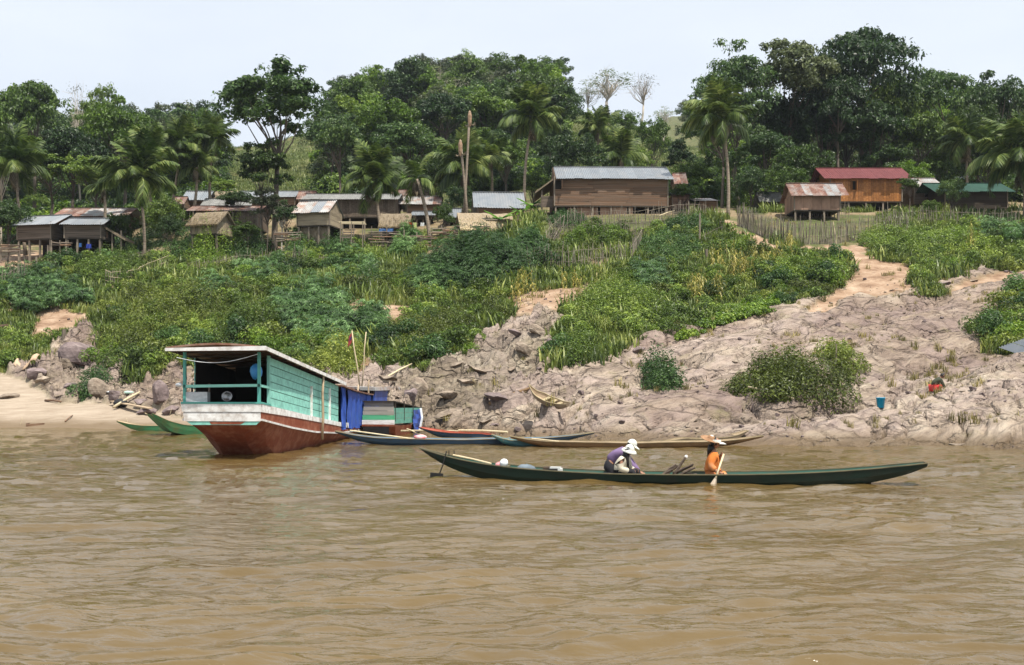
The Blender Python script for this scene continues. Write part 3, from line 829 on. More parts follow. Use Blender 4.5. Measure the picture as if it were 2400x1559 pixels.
# ------------------------------------------------------------------ single bushes and thickets, each its own leaves
def thicket(px, py, rx, ry, label, mat, cat='bush', name='bush', h=1.2, ls=.13, dens=1.0, aspect=.45, seed=None, group=None, cass=False, Y=None, step=.55):
    """a mass of foliage draped over the ground inside an ellipse of the photograph"""
    rng = np.random.default_rng(seed or int(px * 7 + py))
    base = hit(px, py + ry * .9) if Y is None else gpt(px, Y)
    X0, Y0 = base.x, base.y
    top = hit(px, max(py - ry * .5, 450)) if Y is None else None
    wx = rx * Y0 / F
    dy = max((top.y - Y0), wx * .5) if top is not None else wx * .6
    Ps, Ns = [], []
    Rm = min(max(wx * .3, .45), 1.15) * (step / .55)
    K = int(max(7, wx * dy * 3.14 * .5 / (Rm * Rm) * 1.5))
    K = min(K, 60)
    per = min(int(1000 * dens * (Rm / .9) ** 2), int(26000 / K))
    for k in range(K):
        a = rng.random() * 6.283; q = math.sqrt(rng.random())
        x = X0 + q * math.cos(a) * wx; y = Y0 + dy * .5 + q * math.sin(a) * dy * .55
        y = max(y, 36)
        hh = h * 1.25 * (1 - .6 * q ** 2) * (.6 + .6 * rng.random())
        rm = Rm * (.6 + .7 * rng.random())
        g = float(ground(x, y))
        P, Nn = blob_leaves((x, y, g + hh * .25), (rm, rm, max(hh * .85, .25)), per, rng, up=.45, inner=.72)
        # break the mound into sprays
        j = rng.normal(size=P.shape) * .05; f = .5 + vn(P[:, 0] * 3.1 + k, P[:, 1] * 3.1 + P[:, 2] * 3, 5)[:, None]
        P = np.array([x, y, g]) + (P - np.array([x, y, g])) * (.72 + .32 * f) + j
        Ps.append(P); Ns.append(Nn)
    P = np.concatenate(Ps); Nn = np.concatenate(Ns)
    if len(P) > 26000: kk = rng.choice(len(P), 26000, False); P, Nn = P[kk], Nn[kk]
    c = np.array([X0, Y0 + dy * .4, 0]); c[2] = float(ground(c[0], c[1]))
    V, Q = leaf_quads(P - c, Nn, ls * (.45 + 1.1 * rng.random(len(P)) ** 2), rng, aspect)
    if cass:   # hand-shaped leaves: fan of blades
        V, Q = [], []
        Nn = unit(Nn + np.array([0, 0, .8])); t = unit(np.cross(Nn, rsphere(len(P), rng))); b = np.cross(Nn, t)
        s = (ls * 1.5 * (.7 + .6 * rng.random(len(P))))[:, None]; C = P - c
        for j in range(5):
            th = -2.0 + 4.0 * j / 4; d = t * math.cos(th) + b * math.sin(th); w = np.cross(Nn, d)
            V.append(np.stack([C, C + d * s * .55 + w * s * .14, C + d * s - np.array([0, 0, .3]) * s, C + d * s * .55 - w * s * .14], 1).reshape(-1, 3))
        V = np.concatenate(V); Q = np.arange(len(V)).reshape(-1, 4)
    o = link(name, mesh_arrays(name, V, Q, [mat]), loc=c)
    return tag(o, label, cat, group)
TH = [
 (340,755,130,75,'large olive green thicket above the purple boulder, left of the houseboat roof',M_shrub2,1.7),
 (560,770,85,50,'mid green thicket right behind the houseboat roof',M_shrub,1.1),
 (450,810,75,35,'light green low thicket between the boulder and the houseboat roof',M_shrub,.7),
 (300,860,85,30,'yellow green bush spilling over the rocks left of the houseboat',M_shrub,.7),
 (178,885,30,32,'small round dark bush above the sandbank',M_dk,.9),
 (770,835,50,38,'olive bush hanging right of the houseboat roof, by the flagpole',M_shrub2,1.0),
 (1000,780,125,50,'wide olive thicket above the jagged rocks in the middle of the bank',M_shrub2,.9),
 (940,815,60,30,'low olive bush at the foot of the middle thicket, beside the bare path',M_shrub2,.6),
 (1130,735,60,30,'dark olive bush beside the small corn stalks above the jagged rocks',M_shrub2,.7),
 (1470,720,120,50,'broad green thicket above the pale sloping rock',M_shrub,1.2),
 (1360,830,60,32,'dark green bush at the edge where the jagged and the pale rock meet',M_shrub,.9),
 (1570,740,60,32,'light green bush at the upper right of the broad thicket',M_shrub,.7),
 (1568,888,36,36,'rounded dark green bush alone on the pale rock slope',M_dk,1.1),
 (1895,905,132,62,'large olive bush growing on the bare rock behind the long pale pole',M_shrub2,1.0),
 (1990,850,45,35,'taller leafy tip of the bush on the bare rock',M_shrub2,.8),
 (2160,575,90,42,'feathery dark green thicket below the long bamboo fence',M_shrub,1.0),
 (2300,575,80,40,'feathery green thicket right of the dry corn, near the edge of the view',M_shrub,.9),
 (2380,780,50,35,'green bush on the rocks above the tin roof corner',M_shrub,.7),
 (1850,640,50,35,'feathery grey green bush beside the yellow corn',M_shrub,.8),
 (1940,640,50,25,'low feathery bush on the bare soil below the bamboo fence',M_shrub,.6),
 (1580,590,80,40,'dark green leafy bush left of the dirt path',M_dk,1.0),
 (1620,540,60,28,'dark bush at the top of the garden beside the path',M_dk,.9),
 (1400,560,70,28,'light green creeper mound behind the low picket fence',M_t['bright'],.9),
 (460,590,60,52,'bright green feathery tree-like bush below the thatched hut',M_t['bright'],2.4),
 (190,640,70,45,'dense green bush left of the bamboo garden fence',M_shrub,1.3),
 (120,600,40,28,'small green bush below the left stilt huts',M_shrub,1.0),
 (290,575,50,30,'dark leafy bush between the stilt hut and the coconut palm',M_dk,1.2),
 (760,590,35,28,'dark bush below the tin roofed granary',M_dk,1.1),
 (850,610,60,22,'leafy bush below the woodpile fence',M_shrub,.7),
 (1760,450,52,48,'bright green leafy tree-like bush right of the tall palm',M_t['bright'],3.2),
 (1330,520,40,16,'leafy green bush in front of the big barn',M_dk,.6),
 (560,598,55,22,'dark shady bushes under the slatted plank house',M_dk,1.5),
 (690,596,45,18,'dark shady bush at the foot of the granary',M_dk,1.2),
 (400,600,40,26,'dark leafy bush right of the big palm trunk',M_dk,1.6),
 (840,660,35,30,'small dark round bush below the pale cassava leaves',M_dk,.8),
]
for t in TH: thicket(*t[:4], t[4], t[5], h=t[6] * 1.15)
thicket(1095,635,145,55,'big dark cassava thicket on the slope in the middle of the view',M_cass,h=2.2,cass=True,ls=.12,step=.55,dens=.75)
thicket(1240,590,45,30,'tall blue green cassava bush right of the big dark thicket',M_cass,h=1.4,cass=True,ls=.12,step=.5,dens=.7)
thicket(1010,670,60,35,'dark cassava bush at the lower left of the big thicket',M_cass,h=1.4,cass=True,ls=.12,step=.5,dens=.7)
thicket(938,590,32,28,'round cassava bush under the drooping palm',M_cass,h=1.7,cass=True,ls=.12,step=.45,dens=.8)

# corn
def corn_mesh(rng, h=1.7):
    b = MB(); b.tube([(0, 0, 0), (.02, .02, h * .6), (.05, .03, h)], [.018, .014, .006], 4)
    for k in range(9):
        a = rng.random() * 6.283; z = h * (.12 + .75 * k / 9); ln = .32 + .25 * rng.random(); up = .15 + .2 * rng.random()
        d = Vector((math.cos(a), math.sin(a), 0)); s = Vector((-d.y, d.x, 0))
        p0 = Vector((0, 0, z)); p1 = p0 + d * ln * .45 + Vector((0, 0, up)); p2 = p0 + d * ln * .85 + Vector((0, 0, up * .5)); p3 = p0 + d * ln + Vector((0, 0, -.15))
        w = .035
        b.add([p0 - s * w * .6, p0 + s * w * .6, p1 - s * w, p1 + s * w, p2 - s * w * .8, p2 + s * w * .8, p3], [(0, 1, 3, 2), (2, 3, 5, 4), (4, 5, 6)])
    for k in range(4):
        b.bar((.05, .03, h - .02), (.05 + rng.normal() * .07, .03 + rng.normal() * .07, h + .16), .012, .012)
    return b.mesh('corn_stalk', [M_corn])
rc = np.random.default_rng(21)
CM = [corn_mesh(rc) for _ in range(4)]
spots = []
for (cx, cy, rx, ry, n, where) in [(1750,620,95,28,44,'in the upper corn rows beside the path'), (1655,690,48,22,22,'in the lower corn patch on the slope'), (1230,690,32,22,12,'on the bare soil above the jagged rocks'),
                            (1350,680,50,18,7,'on the bare ledge right of the jagged rocks'), (2280,570,28,18,10,'in the dry patch below the green roofed house'), (1850,585,20,12,6,'at the top end of the upper corn rows')]:
    for k in range(n):
        a = rc.random() * 6.283; q = math.sqrt(rc.random())
        spots.append((cx + q * math.cos(a) * rx, cy + q * math.sin(a) * ry, where, cx))
for i, (px, py, where, cx) in enumerate(spots):
    p = hit(px, py + 14)
    o = link('corn_stalk', CM[i % 4], loc=p, rot=(rc.normal() * .06, rc.normal() * .06, rc.random() * 6.28))
    s = .62 + .35 * rc.random(); o.scale = (s, s, s)
    tag(o, ('tall' if s > .86 else 'short' if s < .72 else 'medium high') + ' yellowing corn stalk ' + where, 'corn', 'corn stalks ' + where)

# ------------------------------------------------------------------ trees
def crown_points(rng, rx, rz, lobes, n, flat=.6, hollow=.25, tiers=0):
    """lobes spread over an ellipsoid; each a dome of sub-clumps; returns leaf centres, normals, lobe centres"""
    Ps, Ns, LC = [], [], []
    for k in range(lobes):
        d = rsphere(1, rng)[0]
        if d[2] < -.35: d[2] *= -.6
        q = hollow + (1 - hollow) * rng.random() ** .5
        c = d * np.array([rx, rx, rz]) * q * .8
        lr = rx * (.20 + .17 * rng.random())
        LC.append(c)
        sub = 7
        for j in range(sub):
            e = rsphere(1, rng)[0]; e[2] = abs(e[2]) * .7 if rng.random() < .8 else -e[2] * .3
            cc = c + e * lr * np.array([1, 1, flat]) * .8
            sr = lr * (.32 + .25 * rng.random())
            P, Nn = blob_leaves(cc, (sr, sr, sr * flat), max(2, n // (lobes * sub)), rng, up=.5, inner=.3)
            Ps.append(P); Ns.append(Nn)
    return np.concatenate(Ps), np.concatenate(Ns), LC

def tree_meshes(kind, seed):
    """unit trees: trunk base at 0, total height 1; returns (crown per leaf material key maker, trunk)"""
    rng = np.random.default_rng(seed)
    b = MB()
    if kind == 'dense':      rx, rz, cz, lobes, n, ls, flat = .36, .36, .62, 36, 9000, .027, .75
    elif kind == 'high':     rx, rz, cz, lobes, n, ls, flat = .25, .31, .69, 46, 11000, .021, .85
    elif kind == 'tall':     rx, rz, cz, lobes, n, ls, flat = .27, .36, .62, 34, 7600, .024, .7
    elif kind == 'umbrella': rx, rz, cz, lobes, n, ls, flat = .46, .33, .66, 48, 10500, .026, .5
    elif kind == 'open':     rx, rz, cz, lobes, n, ls, flat = .34, .34, .65, 36, 7800, .023, .55
    elif kind == 'sparse':   rx, rz, cz, lobes, n, ls, flat = .26, .30, .66, 26, 1100, .016, .6
    elif kind == 'bare':     rx, rz, cz, lobes, n, ls, flat = .28, .32, .66, 26, 120, .016, .6
    elif kind == 'round':    rx, rz, cz, lobes, n, ls, flat = .46, .45, .52, 40, 8000, .032, .85
    P, Nn, LC = crown_points(rng, rx, rz, lobes, n, flat, .35 if kind in ('umbrella', 'open') else .25)
    P[:, 2] += cz
    if kind == 'umbrella': P[:, 2] -= .35 * (P[:, 0] ** 2 + P[:, 1] ** 2)
    V, Q = leaf_quads(P, Nn, ls * (.6 + .8 * rng.random(len(P))), rng, .5)
    r0 = .014 if kind in ('sparse', 'bare', 'tall', 'open', 'high') else .019
    fork = cz - rz * (.85 if kind != 'round' else 1.0)
    lean = rng.normal() * .02
    b.tube([(0, 0, -.04), (lean * .3, 0, .02), (lean, lean, fork * .6), (lean * 1.5, lean, fork)], [r0 * 1.8, r0 * 1.15, r0 * .9, r0 * .75], 8)
    base = Vector((lean * 1.5, lean, fork))
    top = base + Vector((rng.normal() * .03, rng.normal() * .03, rz * .9))
    b.tube([base, base.lerp(top, .5) + Vector((.012, 0, 0)), top], [r0 * .7, r0 * .45, r0 * .15], 6)
    for c in LC[: (26 if kind in ('sparse', 'bare', 'open') else 15)]:
        e = Vector((c[0], c[1], c[2] + cz)); t = rng.random() * .55
        s = base.lerp(top, t)
        m = s.lerp(e, .5) + Vector((rng.normal() * .02, rng.normal() * .02, -.02 + rng.normal() * .02))
        b.tube([s, m, e], [r0 * .38, r0 * .24, r0 * .08], 5, cap=False)
        if kind in ('sparse', 'bare'):
            for q in range(6):
                s2 = m.lerp(e, rng.random()); e2 = s2 + Vector(rng.normal(size=3)) * .055 + Vector((0, 0, .03))
                b.tube([s2, s2.lerp(e2, .5) + Vector(rng.normal(size=3)) * .008, e2], [r0 * .13, r0 * .09, r0 * .04], 3, cap=False)
    return V, Q, b
TV = {}
for kind, seeds in (('dense', (1, 2, 3)), ('tall', (4, 5)), ('high', (21, 22)), ('umbrella', (6, 7, 8)), ('open', (9, 10)), ('sparse', (11, 12)), ('bare', (13, 14)), ('round', (15, 16))):
    TV[kind] = [tree_meshes(kind, s) for s in seeds]
_crowns, _trunks = {}, {}
TOPF = {(k_, i_): (float(np.percentile(t_[0][:, 2], 99.7)), float(np.percentile(np.abs(t_[0][:, 0]), 97.5))) for k_, l_ in TV.items() for i_, t_ in enumerate(l_)}
def crown_of(kind, i, mk):
    k = (kind, i % len(TV[kind]), mk)
    if k not in _crowns:
        V, Q, b = TV[kind][k[1]]; _crowns[k] = mesh_arrays('crown', V, Q, [M_t[mk]])
    return _crowns[k]
def trunk_of(kind, i, bk):
    k = (kind, i % len(TV[kind]), bk)
    if k not in _trunks:
        _trunks[k] = TV[kind][k[1]][2].mesh('trunk', [M_palebark if bk else M_bark], smooth=True)
    return _trunks[k]
tcount = [0]
def tree(px, ytop, width, Y, kind, mk, label, name='broadleaf_tree', cat='tree', pale=False, ybase=None, rot=None, group=None):
    """px: column of the crown, ytop: its top in the photograph, width: crown width in px"""
    tcount[0] += 1; i = tcount[0]
    p = gpt(px, Y)
    if ybase: p.z = H - (ybase - HY) * Y / F
    ztop = H - (ytop - HY) * Y / F
    h = (ztop - p.z) / TOPF[(kind, i % len(TV[kind]))][0]
    sxy = width * Y / F / (2 * TOPF[(kind, i % len(TV[kind]))][1])
    r = empty(name, p, rot if rot is not None else (i * 2.39) % 6.28)
    tag(r, label, cat, group)
    c = link('crown', crown_of(kind, i, mk), r); c.scale = (sxy, sxy, h)
    t = link('trunk', trunk_of(kind, i, pale), r); t.scale = ((sxy + h) / 2 * .9,) * 2 + (h,)
    if True: t.scale = (sxy * .9, sxy * .9, h)
    return r
# ------------------------------------------------------------------ palms
def frond_mesh(seed, droop=1.0, mat=None, L_=1.0):
    rng = np.random.default_rng(seed)
    pts = []
    a = 1.0 - .75 * (droop - .5)         # starting elevation
    p = np.array([0., 0, 0]); n = 14
    ang = max(a, -.3)
    for i in range(n + 1):
        pts.append(p.copy())
        p = p + np.array([math.cos(ang), 0, math.sin(ang)]) * L_ / n
        ang -= (.045 + .09 * droop) * (.6 + .9 * i / n)
    Vs, Fs, o = [], [], 0
    pts = np.array(pts)
    for i in range(n):                   # rachis
        d = pts[i + 1] - pts[i]; w = .014 * (1 - i / n) + .003
        Vs += [pts[i] + [0, w, 0], pts[i] - [0, w, 0], pts[i + 1] - [0, w * .9, 0], pts[i + 1] + [0, w * .9, 0]]
        Fs.append([o, o + 1, o + 2, o + 3]); o += 4
    m = 46
    for k in range(m):
        t = .14 + .86 * k / (m - 1); f = t * n; i = min(int(f), n - 1); q = pts[i] + (pts[i + 1] - pts[i]) * (f - i)
        d = unit((pts[i + 1] - pts[i])[None])[0]
        ll = .34 * math.sin(math.pi * min(1, .18 + .8 * t)) ** .7 * (.85 + .3 * rng.random()) * L_
        for sgn in (-1, 1):
            if rng.random() < .05: continue
            out = d * .62 + np.array([0, sgn, 0]) * .75 + np.array([0, 0, -.28 - .35 * droop + rng.normal() * .12])
            out = unit(out[None])[0]
            e = q + out * ll + np.array([0, 0, -.16 * ll * droop]); mid = q + out * ll * .5 + np.array([0, 0, .05 * ll])
            w = .019 * L_; wv = d * w
            Vs += [q - wv * .5, q + wv * .5, mid + wv, mid - wv, e]
            Fs.append([o, o + 1, o + 2, o + 3]); Fs.append([o + 3, o + 2, o + 4, -1]); o += 5
    F4 = np.array([f for f in Fs if f[3] >= 0]); F3 = np.array([f[:3] for f in Fs if f[3] < 0])
    return mesh_arrays('frond', np.array(Vs), [F4, F3], [mat or M_palm])
FR = [frond_mesh(1, .1), frond_mesh(2, .4), frond_mesh(3, .75), frond_mesh(4, 1.1), frond_mesh(5, 1.6)]
FRD = [frond_mesh(6, 1.9, M_palmdry), frond_mesh(7, 2.3, M_palmdry)]
M_nut = surf('coconut_husk', [(0.10, 0.13, 0.03), (0.2, 0.2, 0.06)], 6)
_nb = MB()
_rn = random.Random(3)
for k in range(9):
    a = k * .7; _nb.lathe([(0.001, -.13), (.08, -.09), (.11, 0), (.08, .09), (.001, .13)], 7, (.24 * math.cos(a), .24 * math.sin(a), -.18 - .12 * (k % 3)))
NUTS = _nb.mesh('coconuts', [M_nut], smooth=True)
pcount = [0]
def palm(px, py, R, Y, label, bx=None, by=None, n=21, wind=(-.25, .1), droopy=0.0, dry=2, nuts=True, trunkr=.14, name='coconut_palm', group='coconut palms among the houses'):
    """px,py: heart of the crown; R: frond length in px; bx,by: foot of the trunk"""
    pcount[0] += 1; rng = np.random.default_rng(100 + pcount[0])
    top = at(px, py, Y); bx = px if bx is None else bx
    base = gpt(bx, Y)
    if by: base.z = H - (by - HY) * Y / F
    r = empty(name, base); tag(r, label, 'palm tree', group)
    tp = top - base
    b = MB(); pts = []; rad = []
    for i in range(11):
        t = i / 10
        bow = math.sin(t * math.pi) * .05 * tp.z * (1 if pcount[0] % 2 else -1) * .5
        pts.append((tp.x * t ** 1.15 + bow, tp.y * t, tp.z * t - (.3 if i == 0 else 0))); rad.append(trunkr * (1.45 if i == 0 else 1.05 - .35 * t))
    b.tube(pts, rad, 8)
    b.build('trunk', M_palmbark, r, smooth=True)
    s = R * Y / F * 1.38
    for k in range(n):
        th = k * 2.399 + rng.normal() * .15
        lvl = k / n                       # inner fronds stand up, outer ones hang
        idx = int(min(4, max(0, lvl * 4.6 + droopy + rng.normal() * .35)))
        o = link('frond', FR[idx], r, tp)
        up = .55 * (1 - lvl) - .1
        # the breeze pushes the crown to one side
        dx, dy = math.cos(th) + wind[0], math.sin(th) + wind[1]
        th2 = math.atan2(dy, dx)
        o.rotation_euler = (rng.normal() * .25, -up, th2); o.scale = (s * (.85 + .25 * rng.random()),) * 3
    for k in range(dry):
        o = link('withered_frond', FRD[k % 2], r, tp); o.rotation_euler = (0, .55, rng.random() * 6.28); o.scale = (s * .62,) * 3
    if nuts: link('coconuts', NUTS, r, tp)
    return r
palm(324,419,84,90,'big coconut palm with green nuts left of the thatched hut',bx=338,by=622,wind=(-.1,0))
palm(37,392,78,92,'yellow green coconut palm at the left edge of the view, above the stilt huts',bx=60,by=590)
palm(420,345,58,104,'windblown coconut palm behind the big left one, above the small tin roof',bx=404,by=480,wind=(.35,0))
palm(501,332,54,106,'coconut palm with bare grey trunk beside the tall lone tree',bx=492,by=470,wind=(-.3,0))
palm(462,392,52,104,'dark trunked coconut palm between two taller palms, in front of a tin roof',bx=456,by=482)
palm(352,358,60,100,'coconut palm half hidden behind the big left palm',bx=356,by=500)
palm(242,440,52,98,'short young palm left of the big coconut palm, above the rusty roof',bx=246,by=515,nuts=False,n=13)
palm(881,428,74,94,'leaning coconut palm in front of the long grey plank house',bx=900,by=585,wind=(-.15,0))
palm(978,420,62,92,'storm-bent coconut palm with few drooping yellowish fronds and a crooked trunk',bx=1007,by=566,n=7,droopy=1.3,dry=3,nuts=False,trunkr=.17)
palm(1093,400,78,106,'wide coconut palm behind the two bare palm stumps',bx=1096,by=520,nuts=False)
palm(1150,378,52,112,'slender coconut palm above the pale tin roofed house',bx=1152,by=470,nuts=False)
palm(1248,283,68,104,'tall coconut palm with ragged crown left of the big barn',bx=1229,by=470,n=24,wind=(-.2,0),dry=5)
palm(1402,305,44,122,'distant coconut palm against the bright green hill, above the barn roof',bx=1394,by=420)
palm(1456,372,60,112,'low bushy palm just behind the ridge of the barn roof',bx=1450,by=430,nuts=False)
palm(1693,284,80,90,'tall dark coconut palm standing alone beside the dirt path',bx=1706,by=512,n=24,wind=(-.15,0),dry=4)
palm(2268,338,62,104,'coconut palm with yellowish trunk above the green roofed house',bx=2270,by=470,dry=4)
palm(2392,378,100,88,'large dark coconut palm with hanging fronds at the right edge of the view',bx=2402,by=500,n=24,droopy=.4)
palm(1700+20,395,30,110,'small young palm behind the tall dark palm',bx=1722,by=440,n=10,nuts=False)
def dead_palm(px, ytop, bx, by, Y, label):
    top = at(px, ytop, Y); base = at(bx, by, Y); r = empty('dead_palm', base); tag(r, label, 'dead palm', 'crownless palm trunks')
    tp = top - base; b = MB()
    b.tube([(0, 0, -.8), (tp.x * .3, 0, tp.z * .3), (tp.x * .7, .05, tp.z * .7), tuple(tp)], [.17, .11, .10, .12], 8); b.build('trunk', M_palmbark, r, smooth=True)
    b = MB(); b.lathe([(.11, -1.3), (.17, -.9), (.19, -.35), (.10, 0), (.01, .12)], 8, tuple(tp)); b.build('stump_top', surf('frayed_palm_top', [(0.16, .1, .06), (.33, .22, .14)], 6), r)
    for k in range(3):
        o = link('withered_frond', FRD[k % 2], r, tp - Vector((0, 0, .7))); o.rotation_euler = (0, 1.0, k * 2.3 + .4); o.scale = (.9, .9, .9)
dead_palm(1101,262,1088,500,98,'taller of the two crownless grey palm trunks')
dead_palm(1079,330,1097,520,94,'shorter crownless palm trunk with a frayed top, leaning left')

# ------------------------------------------------------------------ broadleaf trees that stand out, one by one
T = tree
T(640,150,215,92,'high','deep','tall lone tree with a broad airy crown against the sky, its trunk wrapped in creepers',pale=False,ybase=600,rot=0.3)
T(618,330,110,91,'tall','mid','creeper-wrapped lower crown of small tree beneath the tall lone tree',ybase=600)
T(660,470,70,90,'bare','grey','leafless grey shrub tree beside the trunk of the tall lone tree',name='bare_tree',pale=True,ybase=590)
T(940-315,440,70,90,'open','grey','thin grey green tree in front of the plank house with slatted window',ybase=600)
T(80,190,150,125,'dense','mid','rounded green tree highest at the left edge of the view',ybase=520)
T(10,200,130,135,'dense','bright','light green tree cut by the left edge of the view',ybase=520)
T(0,300,110,105,'tall','bright','yellow green tree with pale branches at the far left, behind the palm',pale=True,ybase=560)
T(240,205,110,140,'open','mid','airy green tree with a bare twig top, second crown from the left',ybase=520)
T(190,195,80,142,'bare','grey','bare branching treetop poking above the crowns at the left',name='bare_tree',pale=True,ybase=500)
T(285,235,190,120,'umbrella','bright','broad bright green tree left of the palms, sloping crown',ybase=540)
T(170,300,150,112,'dense','deep','dark dense tree below the bright green one at the left',ybase=560)
T(110,330,130,110,'tall','mid','green tree with many small trunks between the left palms',ybase=560)
T(230,370,120,106,'dense','mid','shaded green tree behind the rusty roofed house',ybase=540)
T(345,290,60,138,'sparse','grey','thin twiggy tree behind the left palms',name='sparse_tree',pale=True,ybase=480)
T(470,255,70,132,'open','bright','light green treetop behind the bare-trunked palm',ybase=470)
T(520,420,60,118,'tall','mid','small green tree left of the grassy hill, behind the roofs',ybase=500)
T(825,190,130,150,'dense','mid','rounded green tree right of the grassy hill, left of the grey leafless trees',ybase=420)
T(790,270,110,128,'tall','deep','dark slim tree in front of the rounded one, right of the grassy hill',ybase=470)
T(868,215,70,160,'bare','grey','clump of grey leafless trees in the gap of the forested hill',name='bare_tree',pale=True,ybase=400)
T(888,225,60,162,'bare','grey','second grey leafless tree in the gap of the forested hill',name='bare_tree',pale=True,ybase=400)
T(965,148,150,165,'dense','deep','dark big-crowned tree at the upper left of the forested hill',ybase=400)
T(1040,150,120,172,'sparse','pale','pale thin-leaved treetop beside the dark crown of the forested hill',name='sparse_tree',pale=True,ybase=380)
T(1095,140,130,178,'dense','mid','grey green crown at the very top of the forested hill',ybase=380)
T(1165,140,90,186,'sparse','pale','pale airy tree on the crest, left of two',name='sparse_tree',pale=True,ybase=360)
T(1225,148,90,190,'sparse','pale','pale airy tree on the crest, right of two',name='sparse_tree',pale=True,ybase=360)
T(1250,175,200,150,'umbrella','mid','wide spreading tree on the right shoulder of the forested hill',ybase=420)
T(1310,190,110,156,'umbrella','deep','darker spreading crown right above the palm by the barn',ybase=400)
T(1150,220,150,140,'dense','mid','mid green tree in the middle of the forested hill',ybase=430)
T(1040,220,140,135,'dense','deep','dark green tree under the crown of the forested hill',ybase=430)
T(930,240,120,140,'dense','mid','green tree at the left flank of the forested hill',ybase=430)
T(800,280,105,116,'dense','deep','dark tree with low crown just right of the bare hill slope',ybase=500)
T(960,290,170,118,'dense','deep','large dark mango tree behind the leaning coconut palm',ybase=500)
T(1010,370,120,110,'round','mid','low round tree behind the storm-bent palm',ybase=500)
T(1190,330,110,120,'dense','mid','green tree behind the slender coconut palm',ybase=490)
T(1345,320,130,108,'round','deep','dark glossy tree with red brown tips left of the barn roof',ybase=500)
T(1250,400,90,108,'round','mid','low green tree between the tin roofed house and the barn',ybase=500)
T(1425,165,110,185,'sparse','pale','pale green tree with bare upper twigs alone against the sky, above the bright hill',name='sparse_tree',pale=True,ybase=300)
T(1382,195,70,188,'sparse','pale','smaller pale tree left of the one against the sky',name='sparse_tree',pale=True,ybase=300)
T(1502,175,90,190,'bare','grey','slender leafless tree leaning over the skyline, right of the pale green one',name='bare_tree',pale=True,ybase=300)
T(1460,260,90,170,'round','bright','light green bushy tree on the slope above the palms',ybase=360)
T(1530,280,90,150,'round','bright','bright green bushy tree at the right foot of the open hill',ybase=420)
T(1590,330,70,120,'dense','deep','dark tree left of the tall dark palm',ybase=480)
T(1555,250,50,260,'sparse','pale','hazy thin tree on the distant ridge',name='sparse_tree',pale=True,ybase=330)
T(1620,380,100,112,'round','mid','low bush-like tree between the barn and the tall palm',ybase=480)
T(1735,95,170,108,'open','deep','huge old tree with an open, branchy crown and a hole of sky in it',ybase=520,rot=1.2)
T(1690,190,160,106,'open','deep','lower left limb crown of the old branchy tree, above the tall palm',ybase=520)
T(1860,95,180,112,'high','grey','grey green tree with hanging creepers between the two giant trees',ybase=520,rot=2.0)
T(2020,58,270,116,'umbrella','deep','giant dark green tree, the highest crown of the view',ybase=520,rot=.5)
T(1960,150,180,112,'umbrella','deep','lower left crown of the giant tree group, dark and layered',ybase=520)
T(2100,170,150,118,'umbrella','mid','lower right crown beside the giant tree, olive green',ybase=520)
T(2215,160,200,118,'umbrella','deep','flat-topped dark tree right of the giant one',ybase=520,rot=1.9)
T(2350,165,190,112,'umbrella','deep','flat-topped dark tree at the right edge of the view',ybase=520,rot=2.9)
T(2290,250,140,110,'umbrella','mid','lower layered tree between the two flat-topped ones',ybase=510)
T(1800,300,150,104,'dense','deep','dark round tree under the old branchy tree',ybase=520)
T(1880,340,130,100,'round','mid','mango tree behind the shed with the rusty roof',ybase=510)
T(1985,270,150,118,'dense','grey','grey green tree beneath the giant tree',ybase=510)
T(2070,330,110,112,'dense','deep','dark tree behind the red roofed house',ybase=500)
T(1760,390,90,100,'round','deep','low dark tree between the tall palm and the rusty shed',ybase=510)
T(1850,395,100,97,'round','mid','leafy tree touching the left end of the rusty shed roof',ybase=500)
T(2130,375,90,104,'round','bright','light green tree above the right end of the red roof',ybase=490)
T(2130,410,50,93,'tall','mid','slim leafy tree at the right corner of the teak house',ybase=495)
T(2200,340,90,112,'round','mid','green tree behind the small grey house',ybase=490)
T(2330,330,120,108,'dense','deep','dark tree behind the large right palm',ybase=500)
T(1490,340,80,128,'round','mid','green tree just above the middle of the barn roof',ybase=460)
T(1290,300,70,125,'tall','mid','narrow green tree behind the tall ragged palm',ybase=470)
T(385,455,90,97,'round','mid','small leafy tree left of the thatched hut',ybase=600)
T(700,530,50,91,'round','deep','small dark tree left of the granary',ybase=600)
T(1600,430,70,94,'round','mid','pollarded leafy tree beside the right end of the barn',ybase=500)
T(2180,470,40,88,'round','mid','small leafy shrub tree in the garden below the green roofed house',ybase=520,name='shrub')

T(400,500,60,90.5,'round','deep','dark leafy tree crowding the left side of the thatched stilt hut',ybase=600)
T(285,500,70,90,'round','mid','leafy tree behind the collapsed lean-to of the left huts',ybase=600)
T(575,520,60,89.5,'tall','mid','slim leafy tree left of the trunk of the tall lone tree',ybase=605)
T(672,470,60,90,'tall','deep','slim dark tree squeezed between the tall lone tree and the granary',ybase=600)
T(20,470,110,89,'round','deep','dark leafy tree at the left edge beside the first stilt hut',ybase=610)
T(1040,480,50,90,'round','mid','small round tree right of the crooked palm',ybase=560)
T(560,450,80,100,'dense','deep','dark tree behind the slatted plank house',ybase=540)
T(1080,440,80,101,'round','deep','dark tree behind the bare palm trunks',ybase=540)
T(1930,230,150,114,'dense','deep','dense dark lower canopy at the left under the giant tree',ybase=510)
T(2050,250,150,113,'dense','deep','dense dark lower canopy right under the giant tree',ybase=510)
T(2160,270,120,112,'dense','mid','dense green canopy between the giant tree and the flat-topped ones',ybase=510)
T(2300,300,130,107,'round','deep','dark low canopy behind the yellowish trunked palm',ybase=510)
T(1820,230,120,113,'dense','deep','dense dark foliage between the two branchy trees',ybase=510)
T(2230,420,70,90.5,'round','deep','dark leafy tree leaning over the left end of the green roof',ybase=510)

